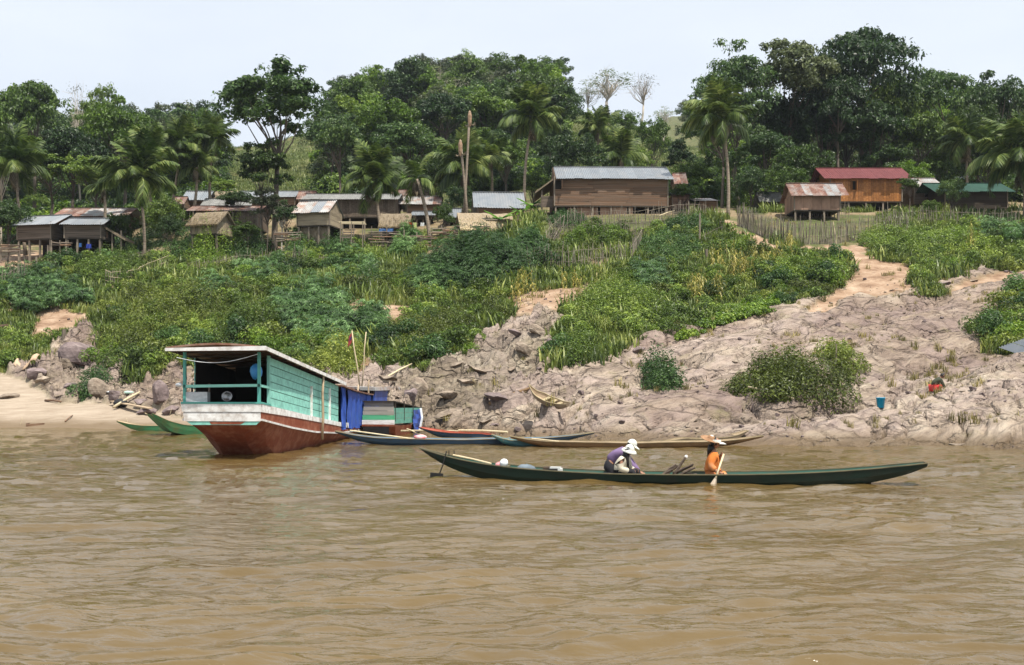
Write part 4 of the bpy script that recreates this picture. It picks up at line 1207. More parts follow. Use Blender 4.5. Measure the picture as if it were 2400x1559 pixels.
# undergrowth that fills the wood behind the village
usrc = src('undergrowth', [bush_mesh('undergrowth', rg, M_t[k], 1.0, 1.1, 14, 900, .17) for k in ('deep', 'mid', 'bright', 'deep')])
x, y, z, u, pv = spread(5200, 98, 190, rg, -200, 2600)
open_hill = mask([[(520,520),(520,300),(560,280),(700,280),(770,310),(755,420),(735,520)], [(1330,470),(1320,262),(1420,200),(1560,250),(1650,400),(1640,470)]], u, pv)
k = ~open_hill & ((y > 122) | (u > 1500) | (u < 420)) & ((y > 110)) 
k &= (rg.random(len(x)) < .8)
scatter('undergrowth', np.stack([x, y, z - .1], -1)[k], (1.1 + 1.4 * rg.random(k.sum())), 'dense green undergrowth of the wooded slope behind the village', usrc)
# the wood further up, that nobody could count
fs = []
for kind, mk, s in (('dense', 'mid', 61), ('dense', 'deep', 62), ('round', 'grey', 63), ('dense', 'bright', 64)):
    V, Q, b = TV[kind][s % len(TV[kind])]
    fs.append(mesh_arrays('forest_tree', V[: 4 * 3600] * 1.0, Q[:3600], [M_t[mk]]))
fsrc = src('forest', fs)
x, y, z, u, pv = spread(2300, 125, 800, rg, -350, 2750)
open_hill = mask([[(505,560),(505,250),(560,250),(700,250),(790,270),(775,420),(750,560)], [(1320,480),(1320,200),(1420,180),(1560,230),(1660,400),(1650,480)]], u, pv)
k = ~open_hill & ((y > 230) | (rg.random(len(y)) < .55))
scatter('forest', np.stack([x, y, z - .5], -1)[k], (5 + 9 * rg.random(k.sum())), 'forest covering the far hills', fsrc, .05)
# tufts on the open hills
hsrc = src('hill_grass', [grass_mesh('hill_grass', rg, M_hill, 34, .5, 1.0, .05), grass_mesh('hill_grass', rg, M_hill, 30, .35, 1.1, .06, .9)])
x, y, z, u, pv = spread(26000, 105, 300, rg, 480, 1700)
k = mask([[(500,500),(500,340),(560,300),(700,290),(790,300),(760,480),(700,490)], [(1300,460),(1300,240),(1420,220),(1560,250),(1660,400),(1600,470)]], u, pv)
scatter('hill_grass', np.stack([x, y, z], -1)[k], .45 + .5 * rg.random(k.sum()), 'bright green grass on the cleared hill slopes', hsrc)

# bananas
def banana(px, py, hp, Y, label):
    base = hit(px, py) if Y is None else gpt(px, Y); s = hp * base.y / F
    r = empty('banana_plant', base); tag(r, label, 'banana plant', 'banana plants by the barn')
    b = MB(); b.tube([(0, 0, -.1), (.02, 0, s * .5)], [.09, .06], 7); b.build('stem', surf('banana_stem', [(0.2, .2, .08), (.35, .32, .16)], 3), r)
    rng = random.Random(px)
    for k in range(7):
        a = k * 2.4; up = .9 - .2 * (k % 4); b = MB(); n = 6; P = []
        for i in range(n + 1):
            t = i / n; w = s * .10 * math.sin(math.pi * min(1, .08 + .9 * t)) ** .6
            c = Vector((t * s * .55, 0, s * .5 + s * .45 * (up * t - 1.0 * (1.2 - up) * t * t)))
            P.append([c + Vector((0, -w, -.35 * w)), c, c + Vector((0, w, -.35 * w))])
        b.grid(P); o = b.build('leaf', M_banana, r); o.rotation_euler = (0, 0, a)
banana(1172,548,70,None,'banana plant in front of the low thatched roof')
banana(1243,512,62,None,'banana plant with a bright yellow green leaf between the thatched roof and the barn')
banana(1218,520,48,None,'smaller dark banana plant beside the barn lean-to')
# ------------------------------------------------------------------ houses
M_board = surf('weathered_board', [(0.07, 0.052, 0.04), (0.145, 0.112, 0.086), (0.23, 0.185, 0.145)], 2.2, (.6, 8, 8), .85, bump=.4, dirt=(0.06, 0.045, 0.03), dirt_amt=.5)
M_brown = surf('brown_board', [(0.08, 0.05, 0.033), (0.16, 0.105, 0.07), (0.24, 0.17, 0.12)], 2.2, (.6, 8, 8), .85, bump=.4, dirt=(0.2, 0.09, 0.04), dirt_amt=.6)
M_teak = surf('teak_board', [(0.20, 0.075, 0.02), (0.32, 0.13, 0.035), (0.42, 0.19, 0.06)], 2, (.6, 8, 8), .5, bump=.2)
M_teakd = surf('dark_teak', [(0.10, 0.035, 0.014), (0.17, 0.06, 0.022)], 2, (.6, 8, 8), .5, bump=.2)
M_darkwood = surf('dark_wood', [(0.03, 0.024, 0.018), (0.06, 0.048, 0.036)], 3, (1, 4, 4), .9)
M_post = surf('post_wood', [(0.13, 0.105, 0.08), (0.26, 0.215, 0.165)], 4, (4, 4, .7), .9, bump=.4)
M_bamboo = surf('bamboo_weave', [(0.20, 0.155, 0.10), (0.31, 0.25, 0.17), (0.40, 0.34, 0.24)], 5, (1, 6, 6), .8, bump=.4, dirt=(0.09, 0.07, 0.05), dirt_amt=.5)
M_tin = surf('zinc_sheet', [(0.20, 0.22, 0.24), (0.29, 0.315, 0.34)], 1.2, (1, 1, 1), .42, .35, bump=.1, dirt=(0.28, 0.25, 0.22), dirt_amt=.35, var=.08, spec=.5)
M_tinold = surf('old_zinc_sheet', [(0.27, 0.27, 0.265), (0.40, 0.40, 0.39)], 1.6, (1, 1, 1), .6, .1, bump=.1, dirt=(0.24, 0.11, 0.06), dirt_amt=.8, dirt_scale=1.4, var=.15)
M_rust = surf('rusty_sheet', [(0.09, 0.042, 0.032), (0.17, 0.088, 0.065), (0.27, 0.18, 0.14)], 1.5, (1, 1, 1), .8, .05, bump=.2, dirt=(0.30, 0.28, 0.26), dirt_amt=.7, var=.3)
M_redroof = surf('red_roof_sheet', [(0.12, 0.032, 0.034), (0.175, 0.055, 0.055)], 2, (1, 1, 1), .6, bump=.1, var=.08)
M_greenroof = surf('green_roof_sheet', [(0.018, 0.055, 0.038), (0.035, 0.09, 0.065)], 2, (1, 1, 1), .6, bump=.1, var=.1)
M_asb = surf('grey_fibre_sheet', [(0.13, 0.13, 0.125), (0.24, 0.24, 0.23)], 3, (1, 1, 1), .85, bump=.2, var=.15)
M_thatch = surf('thatch', [(0.12, 0.095, 0.065), (0.24, 0.19, 0.13), (0.36, 0.3, 0.21)], 6, (6, 1, 1), .95, bump=.7, bdist=.03)
M_straw = leafmat('straw', (0.12, 0.09, 0.05), (0.27, 0.205, 0.11), (0.42, 0.34, 0.2), transl=.1)
M_ply = surf('plywood_panel', [(0.22, 0.13, 0.09), (0.34, 0.215, 0.15)], 2, (1, 1, 1), .8, bump=.1, dirt=(0.12, .08, .055))
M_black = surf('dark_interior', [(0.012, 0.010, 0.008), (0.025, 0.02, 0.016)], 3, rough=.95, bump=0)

def corr_sheet(w, l, waves=5, amp=.02, name='roof_sheet', mat=None):
    """corrugated sheet: width along x, length down the slope along y, centred at x"""
    n = waves * 4; P = []
    for j in range(2):
        P.append([(-w / 2 + w * i / n, l * j, amp * math.sin(2 * math.pi * i / 4)) for i in range(n + 1)])
    b = MB(); b.grid(P); return b.mesh(name, [mat])

ONE = {}
def unit_box(mat):
    if mat.name not in ONE:
        b = MB(); b.box(-.5, .5, -.5, .5, -.5, .5); ONE[mat.name] = b.mesh('board', [mat])
    return ONE[mat.name]
def ubox(name, mat, parent, c, s, rot=None):
    o = link(name, unit_box(mat), parent, c, rot, s); return o

def house(x0, x1, yeave, yridge, yfloor, Y, label, D=3.5, ybase=None, yaw=0.0, wall=M_board, roof=M_tin, kind='gable', over=.45, boards='h', bw=.2, cat='house',
          name='plank_house', posts=4, roofx=None, gablemat=None, openings=(), skirt=None, sheet=.8, waves=5, roofmats=None, fringe=False, back=True, postmat=None, rpx=None):
    """a house from what shows of it: x0,x1 wall corners, yeave/yridge/yfloor heights in the photograph at front wall distance Y"""
    k = Y / F; cx = (x0 + x1) / 2; W_ = (x1 - x0) * k / max(math.cos(yaw), .5)
    zz = lambda py, yy=Y: H - (py - HY) * yy / F
    zf = zz(yfloor); ze = zz(yeave); zr = zz(yridge, Y + D * .5)
    g = [float(ground((cx - 1200) * k + dx, Y + dy)) for dx in (-W_ / 2, 0, W_ / 2) for dy in (0, D)]
    zb = min(g) if ybase is None else zz(ybase)
    rng = random.Random(int(x0 * 3 + yeave))
    r = empty(name, ((cx - 1200) * k, Y, zb), yaw); tag(r, label, cat, None)
    zf -= zb; ze -= zb; zr -= zb
    hw = W_ / 2
    # posts
    if zf > .35:
        for i in range(posts):
            for yy in (0.06, D - .06):
                x = -hw + .08 + (W_ - .16) * i / (posts - 1)
                ubox('post', postmat or M_post, r, (x, yy, zf / 2 - .45), (.13, .13, zf + .9), (rng.gauss(0, .01), rng.gauss(0, .012), 0))
    ubox('floor', M_darkwood, r, (0, D / 2, zf - .06), (W_ + .1, D + .1, .1))
    # walls: boards on a dark backing
    def wallpanel(P, U, width, z0, z1, nm, top=None, cut=()):
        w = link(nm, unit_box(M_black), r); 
        mid = P + U * (width / 2); ang = math.atan2(U.y, U.x)
        zt = z1
        w.location = (mid.x, mid.y, (z0 + zt) / 2); w.rotation_euler = (0, 0, ang); w.scale = (width - .02, .03, zt - z0)
        nvec = Vector((U.y, -U.x, 0))
        inv = w.matrix_basis.inverted()
        def brd(c0, c1, za, zb_, m, pr=.03):
            c = P + U * ((c0 + c1) / 2) + nvec * (pr + rng.random() * .012)
            o = link('board', unit_box(m), w)
            o.matrix_parent_inverse = inv
            o.location = (c.x, c.y, (za + zb_) / 2); o.rotation_euler = (0, rng.gauss(0, .004), ang); o.scale = (c1 - c0, .022, zb_ - za)
        if boards == 'h':
            n = max(2, int((z1 - z0) / bw)); seg = 1 if width < 3.2 else (2 if width < 5.5 else 3)
            for i in range(n):
                za = z0 + (z1 - z0) * i / n; zb_ = za + (z1 - z0) / n - .014
                cuts = [0] + [width * (q + .12 * rng.uniform(-1, 1)) / seg for q in range(1, seg)] + [width]
                for q in range(seg):
                    ok = True
                    for (u0, u1, v0, v1) in cut:
                        if not (cuts[q + 1] < u0 or cuts[q] > u1) and (za + zb_) / 2 > v0 and (za + zb_) / 2 < v1:
                            ok = False
                            if cuts[q] < u0: brd(cuts[q] + .005, u0, za, zb_, wall)
                            if cuts[q + 1] > u1: brd(u1, cuts[q + 1] - .005, za, zb_, wall)
                    if ok: brd(cuts[q] + .005, cuts[q + 1] - .005, za, zb_, wall)
        else:
            n = max(3, int(width / bw))
            for i in range(n):
                a = width * i / n; e = width * (i + 1) / n - .014; c = (a + e) / 2; spans = [(z0, z1 - rng.random() * .03)]
                for (u0, u1, v0, v1) in cut:
                    if u0 < c < u1: spans = [(z0, v0), (v1, z1)]
                for (p, q) in spans:
                    if q - p > .05: brd(a, e, p, q, wall)
        return w
    cuts = [(o_[0] * W_, o_[1] * W_, zf + o_[2] * (ze - zf), zf + o_[3] * (ze - zf)) for o_ in openings]
    wallpanel(Vector((-hw, 0, 0)), Vector((1, 0, 0)), W_, zf, ze, 'wall', cut=cuts)
    wallpanel(Vector((hw, 0, 0)), Vector((0, 1, 0)), D, zf, ze, 'wall')
    wallpanel(Vector((-hw, D, 0)), Vector((0, -1, 0)), D, zf, ze, 'wall')
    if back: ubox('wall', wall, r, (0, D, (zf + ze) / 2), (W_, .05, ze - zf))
    for (u0, u1, v0, v1) in cuts:
        wd_ = link('window', None, r) if False else empty('window', (-hw + (u0 + u1) / 2, -.04, (v0 + v1) / 2), 0, r)
        w2, h2 = (u1 - u0), (v1 - v0)
        for sx in (-1, 1): ubox('jamb', wall, wd_, (sx * w2 / 2, -.01, 0), (.06, .06, h2 + .06))
        for sz in (-1, 1): ubox('rail', wall, wd_, (0, -.012, sz * h2 / 2), (w2 + .07, .055, .06))
        ubox('shutter', wall, wd_, (w2 / 2 + .02, -w2 * .42, 0), (.03, w2 * .8, h2 * .95))
    # corner boards
    for sx in (-1, 1): ubox('corner_post', M_post, r, (sx * (hw + .02), -.05, (zf + ze) / 2), (.09, .09, ze - zf + .1))
    # roof
    if kind == 'gable':
        slope_len = math.hypot(D / 2 + over, (zr - ze) * (D / 2 + over) / (D / 2)); ang = math.atan2(zr - ze, D / 2)
        rw = W_ + 2 * over
        sides = ((0, D / 2, zr + .03, math.pi), (0, D / 2, zr + .03, 0))
        rmid = 0
        if rpx:      # roof edges given
            a0 = (rpx[0] - cx) * k; a1 = (rpx[1] - cx) * k; rw = a1 - a0; rmid = (a0 + a1) / 2
        rt = link('roof', unit_box(M_darkwood), r, (rmid, D / 2, zr - .06), None, (rw * .96, .1, .1))
        rinv = rt.matrix_basis.inverted()
        if roof is M_thatch or kind == 'thatch':
            for sd in (-1, 1):
                b = MB(); yo = sd * (D / 2 + over); zo = -(zr - ze) * (D / 2 + over) / (D / 2)
                nx = 10
                P1 = [[(rmid - rw / 2 + rw * i / nx, yo * j / 4, .05 + zo * j / 4 + rng.gauss(0, .02)) for i in range(nx + 1)] for j in range(5)]
                P2 = [[(p[0], p[1], p[2] - .14) for p in row] for row in P1]
                b.grid(P1); b.grid(P2)
                for e in range(nx): b.add([P1[4][e], P1[4][e + 1], P2[4][e + 1], P2[4][e]], [(0, 1, 2, 3)])
                for e in range(4):
                    b.add([P1[e][0], P1[e + 1][0], P2[e + 1][0], P2[e][0]], [(0, 1, 2, 3)]); b.add([P1[e][nx], P1[e + 1][nx], P2[e + 1][nx], P2[e][nx]], [(0, 1, 2, 3)])
                o = b.build('thatch_slope', M_thatch, rt); o.matrix_parent_inverse = rinv; o.location = (0, D / 2, zr)
                straw(r_parent=rt, inv=rinv, org=(0, D / 2, zr), x0=rmid - rw / 2, x1=rmid + rw / 2, yo=yo, zo=zo, seed=int(x0) + sd)
        else:
            n = max(2, round(rw / sheet)); sw = rw / n
            mats = roofmats or [roof]
            ms = {}
            for sd in (0, 1):
                for i in range(n):
                    m_ = mats[rng.randrange(len(mats))]
                    if m_.name not in ms: ms[m_.name] = corr_sheet(sw * 1.03, slope_len, waves, .022, mat=m_)
                    o = link('roof_sheet', ms[m_.name], rt)
                    o.matrix_parent_inverse = rinv
                    xx = rmid - rw / 2 + sw * (i + .5)
                    o.location = (xx, D / 2, zr + .03 + rng.random() * .012)
                    o.rotation_euler = Euler((-ang, 0, 0)) if sd else Euler((-ang, 0, math.pi))
                    if sd == 0: o.rotation_euler = (-ang, 0, math.pi)
                    o.scale = (1, 1 + rng.gauss(0, .015), 1)
            o = ubox('ridge_cap', mats[0], rt, (0, 0, 0), (1, 1, 1)); o.matrix_parent_inverse = rinv; o.location = (rmid, D / 2, zr + .065); o.scale = (rw * .99, .22, .025)
        # gables
        gm = gablemat or wall
        for sx in (-1, 1):
            b = MB(); xg = sx * (hw - .02)
            b.add([(xg, 0, ze), (xg, D, ze), (xg, D / 2, zr - .02), (xg - sx * .04, 0, ze), (xg - sx * .04, D, ze), (xg - sx * .04, D / 2, zr - .02)],
                  [(0, 1, 2), (3, 5, 4), (0, 3, 4, 1), (1, 4, 5, 2), (2, 5, 3, 0)])
            b.build('gable', gm, r)
    elif kind == 'shed':      # single pitch, high at the back
        rw = W_ + 2 * over; rmid = 0
        if rpx:
            a0 = (rpx[0] - cx) * k; a1 = (rpx[1] - cx) * k; rw = a1 - a0; rmid = (a0 + a1) / 2
        dz = zr - ze; ang = math.atan2(dz, D); sl = math.hypot(D + 2 * over, dz * (D + 2 * over) / D)
        rt = link('roof', unit_box(M_darkwood), r, (rmid, D * .5, ze + dz * .5 - .08), (ang, 0, 0), (rw * .96, D, .05)); rinv = rt.matrix_basis.inverted()
        n = max(2, round(rw / sheet)); sw = rw / n; mats = roofmats or [roof]; ms = {}
        for i in range(n):
            m_ = mats[rng.randrange(len(mats))]
            if m_.name not in ms: ms[m_.name] = corr_sheet(sw * 1.03, sl, waves, .022, mat=m_)
            o = link('roof_sheet', ms[m_.name], rt); o.matrix_parent_inverse = rinv
            o.location = (rmid - rw / 2 + sw * (i + .5), -over, ze - dz / D * over + .03 + rng.random() * .012); o.rotation_euler = (ang, 0, 0)
    if skirt:
        ubox('skirt_panel', skirt, r, (0, D * .12, zf * .5), (W_ * .9, .05, zf * .95))
    # dark sheet added below the floor to stand in for shade
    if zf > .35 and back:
        ubox('under_floor_shade', M_darkwood, r, (0, D - .2, zf / 2 - .1), (W_ * .98, .05, zf))
    return r

def straw(r_parent, inv, org, x0, x1, yo, zo, seed):
    rng = np.random.default_rng(abs(seed) + 5)
    n = int(abs(x1 - x0) * 230); x = rng.uniform(x0, x1, n); t = rng.random(n) ** .6
    t[: n // 3] = 1.0
    P = np.stack([x, yo * t, zo * t + .09], -1); sl = unit(np.array([[0, yo, zo]]))[0]
    d = unit(sl + rng.normal(size=(n, 3)) * .12); l_ = rng.uniform(.18, .4, n)[:, None]; w = np.array([.011, 0, 0])
    nv = np.array([0, 0, .03])
    V = np.stack([P - w, P + w, P + d * l_ + w * .5 + nv * rng.random((n, 1)), P + d * l_ - w * .5], 1).reshape(-1, 3)
    o = link('straw', mesh_arrays('straw', V, np.arange(4 * n).reshape(n, 4), [M_straw]), r_parent); o['kind'] = 'stuff'
    o.matrix_parent_inverse = inv; o.location = org

# front row, left to right
house(37,124,523,507,560,88.5,'left stilt hut of unpainted boards with bright zinc roof and gable coloured sunlit orange',D=3.2,ybase=592,yaw=-.25,name='stilt_hut',bw=.16,gablemat=M_teak,rpx=(26,146))  # sunlight on the gable end is put into its orange colour
house(152,236,524,513,557,88,'second stilt hut from the left, grey boards, low zinc roof, blue washing beneath',D=3.0,ybase=590,name='stilt_hut',bw=.14,rpx=(143,246))
house(140,270,504,489,520,99,'long house with streaked rusty red roof behind the two left stilt huts',D=4.5,ybase=575,name='plank_house',roof=M_rust,roofmats=[M_rust,M_rust,M_tinold],rpx=(126,302),wall=M_brown)
house(446,512,519,499,548,89,'small stilt hut with pale thatched roof and woven bamboo walls',D=2.2,ybase=575,yaw=-.3,name='thatched_hut',roof=M_thatch,wall=M_bamboo,boards='v',bw=.3,posts=3,rpx=(436,522))
house(498,604,493,484,531,98,'grey plank house with slatted window, rust-edged roof, left of the tall lone tree',D=4.0,ybase=566,boards='v',bw=.18,roof=M_rust,rpx=(437,612),openings=((.25,.48,.25,.85),))
house(480,580,484,467,492,102.5,'upper floor with dark corrugated roof just behind the slatted plank house',D=3.6,ybase=540,roof=M_asb,rpx=(468,588),wall=M_brown)
house(436,484,465,449,486,112,'small dark hut with pale zinc roof behind the bare-trunked palms',D=3,ybase=505,roof=M_tin,rpx=(427,491),wall=M_brown,name='small_hut',cat='hut')
house(404,432,474,462,486,110,'tiny hut with brown patched roof left of the small zinc roofed one',D=2,ybase=500,roof=M_rust,rpx=(402,434),wall=M_brown,name='small_hut',cat='hut',posts=3)
house(508,544,466,450,480,114,'small thatched hut peeping out behind the dark corrugated roof',D=2.5,ybase=500,roof=M_thatch,wall=M_brown,name='thatched_hut',cat='hut',posts=3)
house(560,690,460,449,480,116,'long zinc roofed house half hidden by the tall lone tree',D=4,ybase=505,roof=M_tin,rpx=(552,694),wall=M_brown)
house(696,774,492,472,528,89.5,'granary on posts with patched white zinc roof and woven panels',D=2.6,ybase=575,yaw=-.22,name='granary',cat='granary',wall=M_bamboo,bw=.34,roof=M_tin,roofmats=[M_tin,M_tinold,M_tin],rpx=(684,778),skirt=M_thatch,posts=4)
house(750,925,466,456,508,101,'long plank house with vertical grey boards and one dark window, behind the leaning palm',D=5,ybase=545,boards='v',bw=.2,roof=M_asb,rpx=(708,936),openings=((.12,.19,.35,.85),),name='long_house',posts=6)
house(955,1030,476,461,500,104,'plank house with pale rusty roof right of the leaning palm',D=4,ybase=540,roof=M_tinold,roofmats=[M_tinold,M_rust],rpx=(934,1034),wall=M_brown)
house(925,944,455,446,462,114,'tiny roof with red edge above the long plank house',D=2,ybase=480,roof=M_rust,wall=M_brown,name='small_hut',cat='hut',posts=2)
house(706,728,462,449,470,116,'tiny hut with reddish roof at the foot of the grassy hill',D=2,ybase=490,roof=M_rust,wall=M_brown,name='small_hut',cat='hut',posts=2)
house(1040,1076,505,490,520,97,'open shelter with bright zinc roof under the bare palm trunks',D=2.5,ybase=548,roof=M_tin,rpx=(1034,1080),wall=M_darkwood,name='open_shelter',cat='shelter')
house(975,1010,503,497,512,100,'low shed with white zinc roof behind the crooked palm',D=2.2,ybase=545,roof=M_tin,wall=M_darkwood,name='shed',cat='shed',posts=3)
house(1122,1226,482,452,512,94,'house with large bright zinc roof and dark plank walls left of the big barn',D=4.2,ybase=530,roof=M_tin,rpx=(1110,1232),wall=M_brown,name='plank_house',sheet=1.0,yaw=.08)
house(1300,1565,416,393,482,90,'big two-storey barn of brown weathered boards with long pale blue zinc roof',D=6.0,ybase=512,wall=M_brown,bw=.15,roof=M_tin,rpx=(1303,1578),name='barn',cat='barn',posts=7,openings=((.0,.06,.55,.9),),yaw=.03,sheet=.75)
house(1584,1606,424,407,438,100,'small tower hut with rusty red roof right behind the barn',D=2,ybase=500,roof=M_rust,rpx=(1579,1611),wall=M_brown,name='small_hut',cat='hut',posts=2)
house(1576,1615,456,447,490,94,'low shed with grey zinc roof at the right end of the barn',D=2.5,ybase=508,roof=M_tin,kind='shed',wall=M_ply,name='shed',cat='shed',posts=3)
house(1640,1680,471,460,495,92,'low shed with zinc roof behind the tall dark palm',D=3,ybase=510,roof=M_tinold,rpx=(1626,1684),wall=M_brown,name='shed',cat='shed',posts=3,kind='shed')
house(1862,1968,453,431,492,88,'open shed with rust-striped zinc roof left of the red roofed house',D=3.0,ybase=503,roof=M_tinold,roofmats=[M_rust,M_tinold,M_tinold,M_rust],rpx=(1852,1987),wall=M_ply,boards='v',bw=.6,name='open_shed',cat='shed',sheet=.55)
house(1946,2113,415,395,472,96,'teak house on posts with dusky red corrugated roof and shuttered windows',D=5,ybase=505,wall=M_teak,boards='v',bw=.22,roof=M_redroof,rpx=(1929,2137),name='teak_house',openings=((.30,.36,.45,.85),),waves=5,posts=5,over=.5)
house(2143,2200,435,419,478,98,'small grey plank house with pale tin roof between the teak house and the green roof',D=4,ybase=505,roof=M_tinold,rpx=(2143,2210),openings=((.4,.62,.35,.8),),name='plank_house')
house(2215,2360,447,431,486,94,'house with dark green corrugated roof and dark walls for porch shade behind the right palms',D=5,ybase=505,roof=M_greenroof,rpx=(2186,2376),wall=M_darkwood,name='green_roofed_house')  # dark wall colour stands in for the shade of an open porch
house(1600,1640,446,438,455,112,'pale tin roof scrap showing above the garden between barn and palm',D=2,ybase=475,roof=M_tin,name='small_hut',cat='hut',posts=2)
house(2248,2268,420,415,430,118,'tiny pale roof high behind the green roofed house',D=2,ybase=440,roof=M_tin,name='small_hut',cat='hut',posts=2)
house(1790,1826,468,452,492,100,'small dark hut left of the rust-striped shed',D=2.5,ybase=505,roof=M_asb,name='small_hut',cat='hut',posts=3,wall=M_darkwood)

# barn extras: lean-to at its left end, lower storey panels, tall corner post
def leanto(pts, label, mat, parent=None, straw_=False):
    pass
p = at(1308, 512, 91); r = empty('lean_to', p); tag(r, 'thatched lean-to roof sloping down from the left end of the big barn', 'lean-to')
k = 91 / F
b = MB(); b.hexa([(-54*k, -.1, 58*k), (0, -.1, 98*k), (0, 4.5, 98*k), (-54*k, 4.5, 58*k), (-54*k, -.1, 62*k), (0, -.1, 102*k), (0, 4.5, 102*k), (-54*k, 4.5, 62*k)])
b.build('thatch_slope', M_thatch, r)
for xx in (-38, -4): ubox('post', M_post, r, (xx * k, .2, 26 * k), (.14, .14, 64 * k + .6))
for i in range(7): ubox('board', M_board, r, (-21 * k, .1, (28 + i * 3.8) * k), (36 * k, .03, 3.6 * k))
p = gpt(1400, 90.2); r = empty('lower_storey', p); r.location.z = H - (512 - HY) * 90.2 / F; tag(r, 'reddish plywood panels closing the ground floor of the big barn', 'wall panels')
for (a, c, zz_) in ((1350,1402,14),(1406,1432,20),(1432,1470,21),(1472,1484,14),(1330,1348,10)):
    ubox('panel', M_ply, r, (((a + c) / 2 - 1400) * 90.2 / F, 0, zz_ * 90.2 / F / 2 + .25), ((c - a - 1) * 90.2 / F, .04, zz_ * 90.2 / F + .5))

# thatched shelter and low thatched shed in front
house(894,958,524,502,532,90,'open shelter with rusty sheet roof and straw fringe beside the leaning palm',D=2.4,ybase=570,roof=M_thatch,wall=M_bamboo,name='thatched_shelter',cat='shelter',posts=3,rpx=(888,962))
house(895,955,500,500,500,92.4,'patch of rusty sheets lying over the top of the straw-fringed shelter',D=1.6,ybase=540,roof=M_rust,kind='shed',name='rusty_lean_to',cat='shed',posts=2,back=False,rpx=(900,968)) if False else None
house(1090,1200,530,502,548,88,'low shed with shaggy golden straw roof and log walls',D=2.8,ybase=556,yaw=.18,roof=M_thatch,wall=M_brown,bw=.12,name='thatched_shed',cat='shed',rpx=(1076,1208),posts=4)
p = at(255, 590, 88.6); r = empty('lean_to', p); tag(r, 'collapsed thatched lean-to at the right side of the second stilt hut', 'lean-to')
k = 88.6 / F; b = MB(); b.hexa([(-30*k, 0, 66*k), (38*k, 0, 26*k), (38*k, 2.2, 26*k), (-30*k, 2.2, 66*k), (-30*k, 0, 71*k), (38*k, 0, 31*k), (38*k, 2.2, 31*k), (-30*k, 2.2, 71*k)])
b.build('thatch_slope', M_thatch, r)
for xx in (-20, 5, 26): ubox('post', M_post, r, (xx * k, .3, 20 * k), (.1, .1, 50 * k + .4))
ubox('panel', M_ply, r, (-14 * k, .5, 42 * k), (14 * k, .04, 16 * k))

# washing under and by the huts
def cloth(px, py, w, h, Y, col, label, cat='laundry'):
    m = surf('cloth_' + str(px), [tuple(c * .8 for c in col), col], 4, rough=.9, bump=.2)
    k = Y / F; P = []; rng = random.Random(px)
    for j in range(5): P.append([(-w / 2 * k + w * k * i / 6, .03 * math.sin(i * 1.7 + j), -h * k * j / 4) for i in range(7)])
    b = MB(); b.grid(P); o = b.build('hanging_cloth', m, loc=at(px, py, Y)); solidify(o, .01)
    tag(o, label, cat)
cloth(188,570,6,9,87.9,(0.05,0.16,0.42),'light blue cloth hanging under the second stilt hut','laundry')
cloth(208,572,12,10,87.9,(0.03,0.06,0.35),'dark blue cloth hanging under the second stilt hut','laundry')
cloth(962,521,6,12,89.6,(0.6,0.14,0.04),'orange shirt hanging beside the straw-fringed shelter','laundry')
cloth(973,522,7,12,89.6,(0.45,0.5,0.2),'pale yellow green shirt on the clothes line','laundry')
cloth(990,522,9,8,89.6,(0.6,0.6,0.58),'white cloth on the clothes line by the crooked palm','laundry')
cloth(905,536,34,9,89.0,(0.06,0.14,0.32),'blue sheet spread below the straw-fringed shelter','sheet')

# ------------------------------------------------------------------ fences
M_pick = surf('bamboo_picket', [(0.10, 0.083, 0.065), (0.20, 0.17, 0.13), (0.33, 0.29, 0.225)], 5, (1, 1, .6), .8, bump=.2, var=.35)
M_pole = surf('bamboo_pole', [(0.42, 0.34, 0.20), (0.62, 0.53, 0.36)], 4, (4, 4, .5), .6, bump=.2, var=.15)
PK = []
for k_ in range(5):
    b = MB(); b.tube([(0, 0, -.3), (.01 * (k_ - 2), .008, .5), (.014 * (k_ - 2), 0, 1.0)], [.027, .024, .015], 5); PK.append(b.mesh('picket', [M_pick]))
def fence(pts, h, label, gap=.2, hv=.3, tilt=.06, rails=(.3, .7), name='bamboo_fence', ys=None, railmat=None, maxn=290, sc=1.0):
    W3 = [hit(px, py) if ys is None else gpt(px, ys[i]) for i, (px, py) in enumerate(pts)]
    r = empty(name, W3[0]); tag(r, label, 'fence', None)
    rng = random.Random(int(pts[0][0] * 3 + pts[0][1]))
    tot = sum((W3[i + 1] - W3[i]).length for i in range(len(W3) - 1)); gap = max(gap, tot / maxn)
    for i in range(len(W3) - 1):
        a, c = W3[i], W3[i + 1]; ln = (c - a).length; n = int(ln / gap)
        for q in range(n):
            t = (q + rng.random() * .8) / n; x = a.x + (c.x - a.x) * t; y = a.y + (c.y - a.y) * t
            z = float(ground(x, y))
            if rng.random() < .06: continue
            o = link('picket', PK[rng.randrange(5)], r, (x - W3[0].x, y - W3[0].y + rng.gauss(0, .03), z - W3[0].z))
            o.rotation_euler = (rng.gauss(0, tilt), rng.gauss(0, tilt), rng.random() * 3); s = sc * (.8 + .5 * rng.random())
            o.scale = (s, s, h * (1 - hv * rng.random() + (.25 if rng.random() < .06 else 0)))
        for rl in rails:
            b = MB(); P = []
            for q in range(5):
                t = q / 4; x = a.x + (c.x - a.x) * t; y = a.y + (c.y - a.y) * t
                P.append((x - W3[0].x, y - .04 - W3[0].y, float(ground(x, y)) - W3[0].z + h * rl * (1 + rng.gauss(0, .04))))
            b.tube(P, .013 if railmat is None else .02, 5); b.build('rail', railmat or M_pick, r)
    return r
fence([(1728,528),(1790,556),(1860,574),(1958,574)],1.75,'tall grey bamboo fence along the right side of the dirt path',gap=.07,hv=.2)
fence([(1962,572),(2010,562),(2062,556),(2130,552)],1.7,'tall bamboo fence right of the pale leaning post',gap=.08,hv=.2)
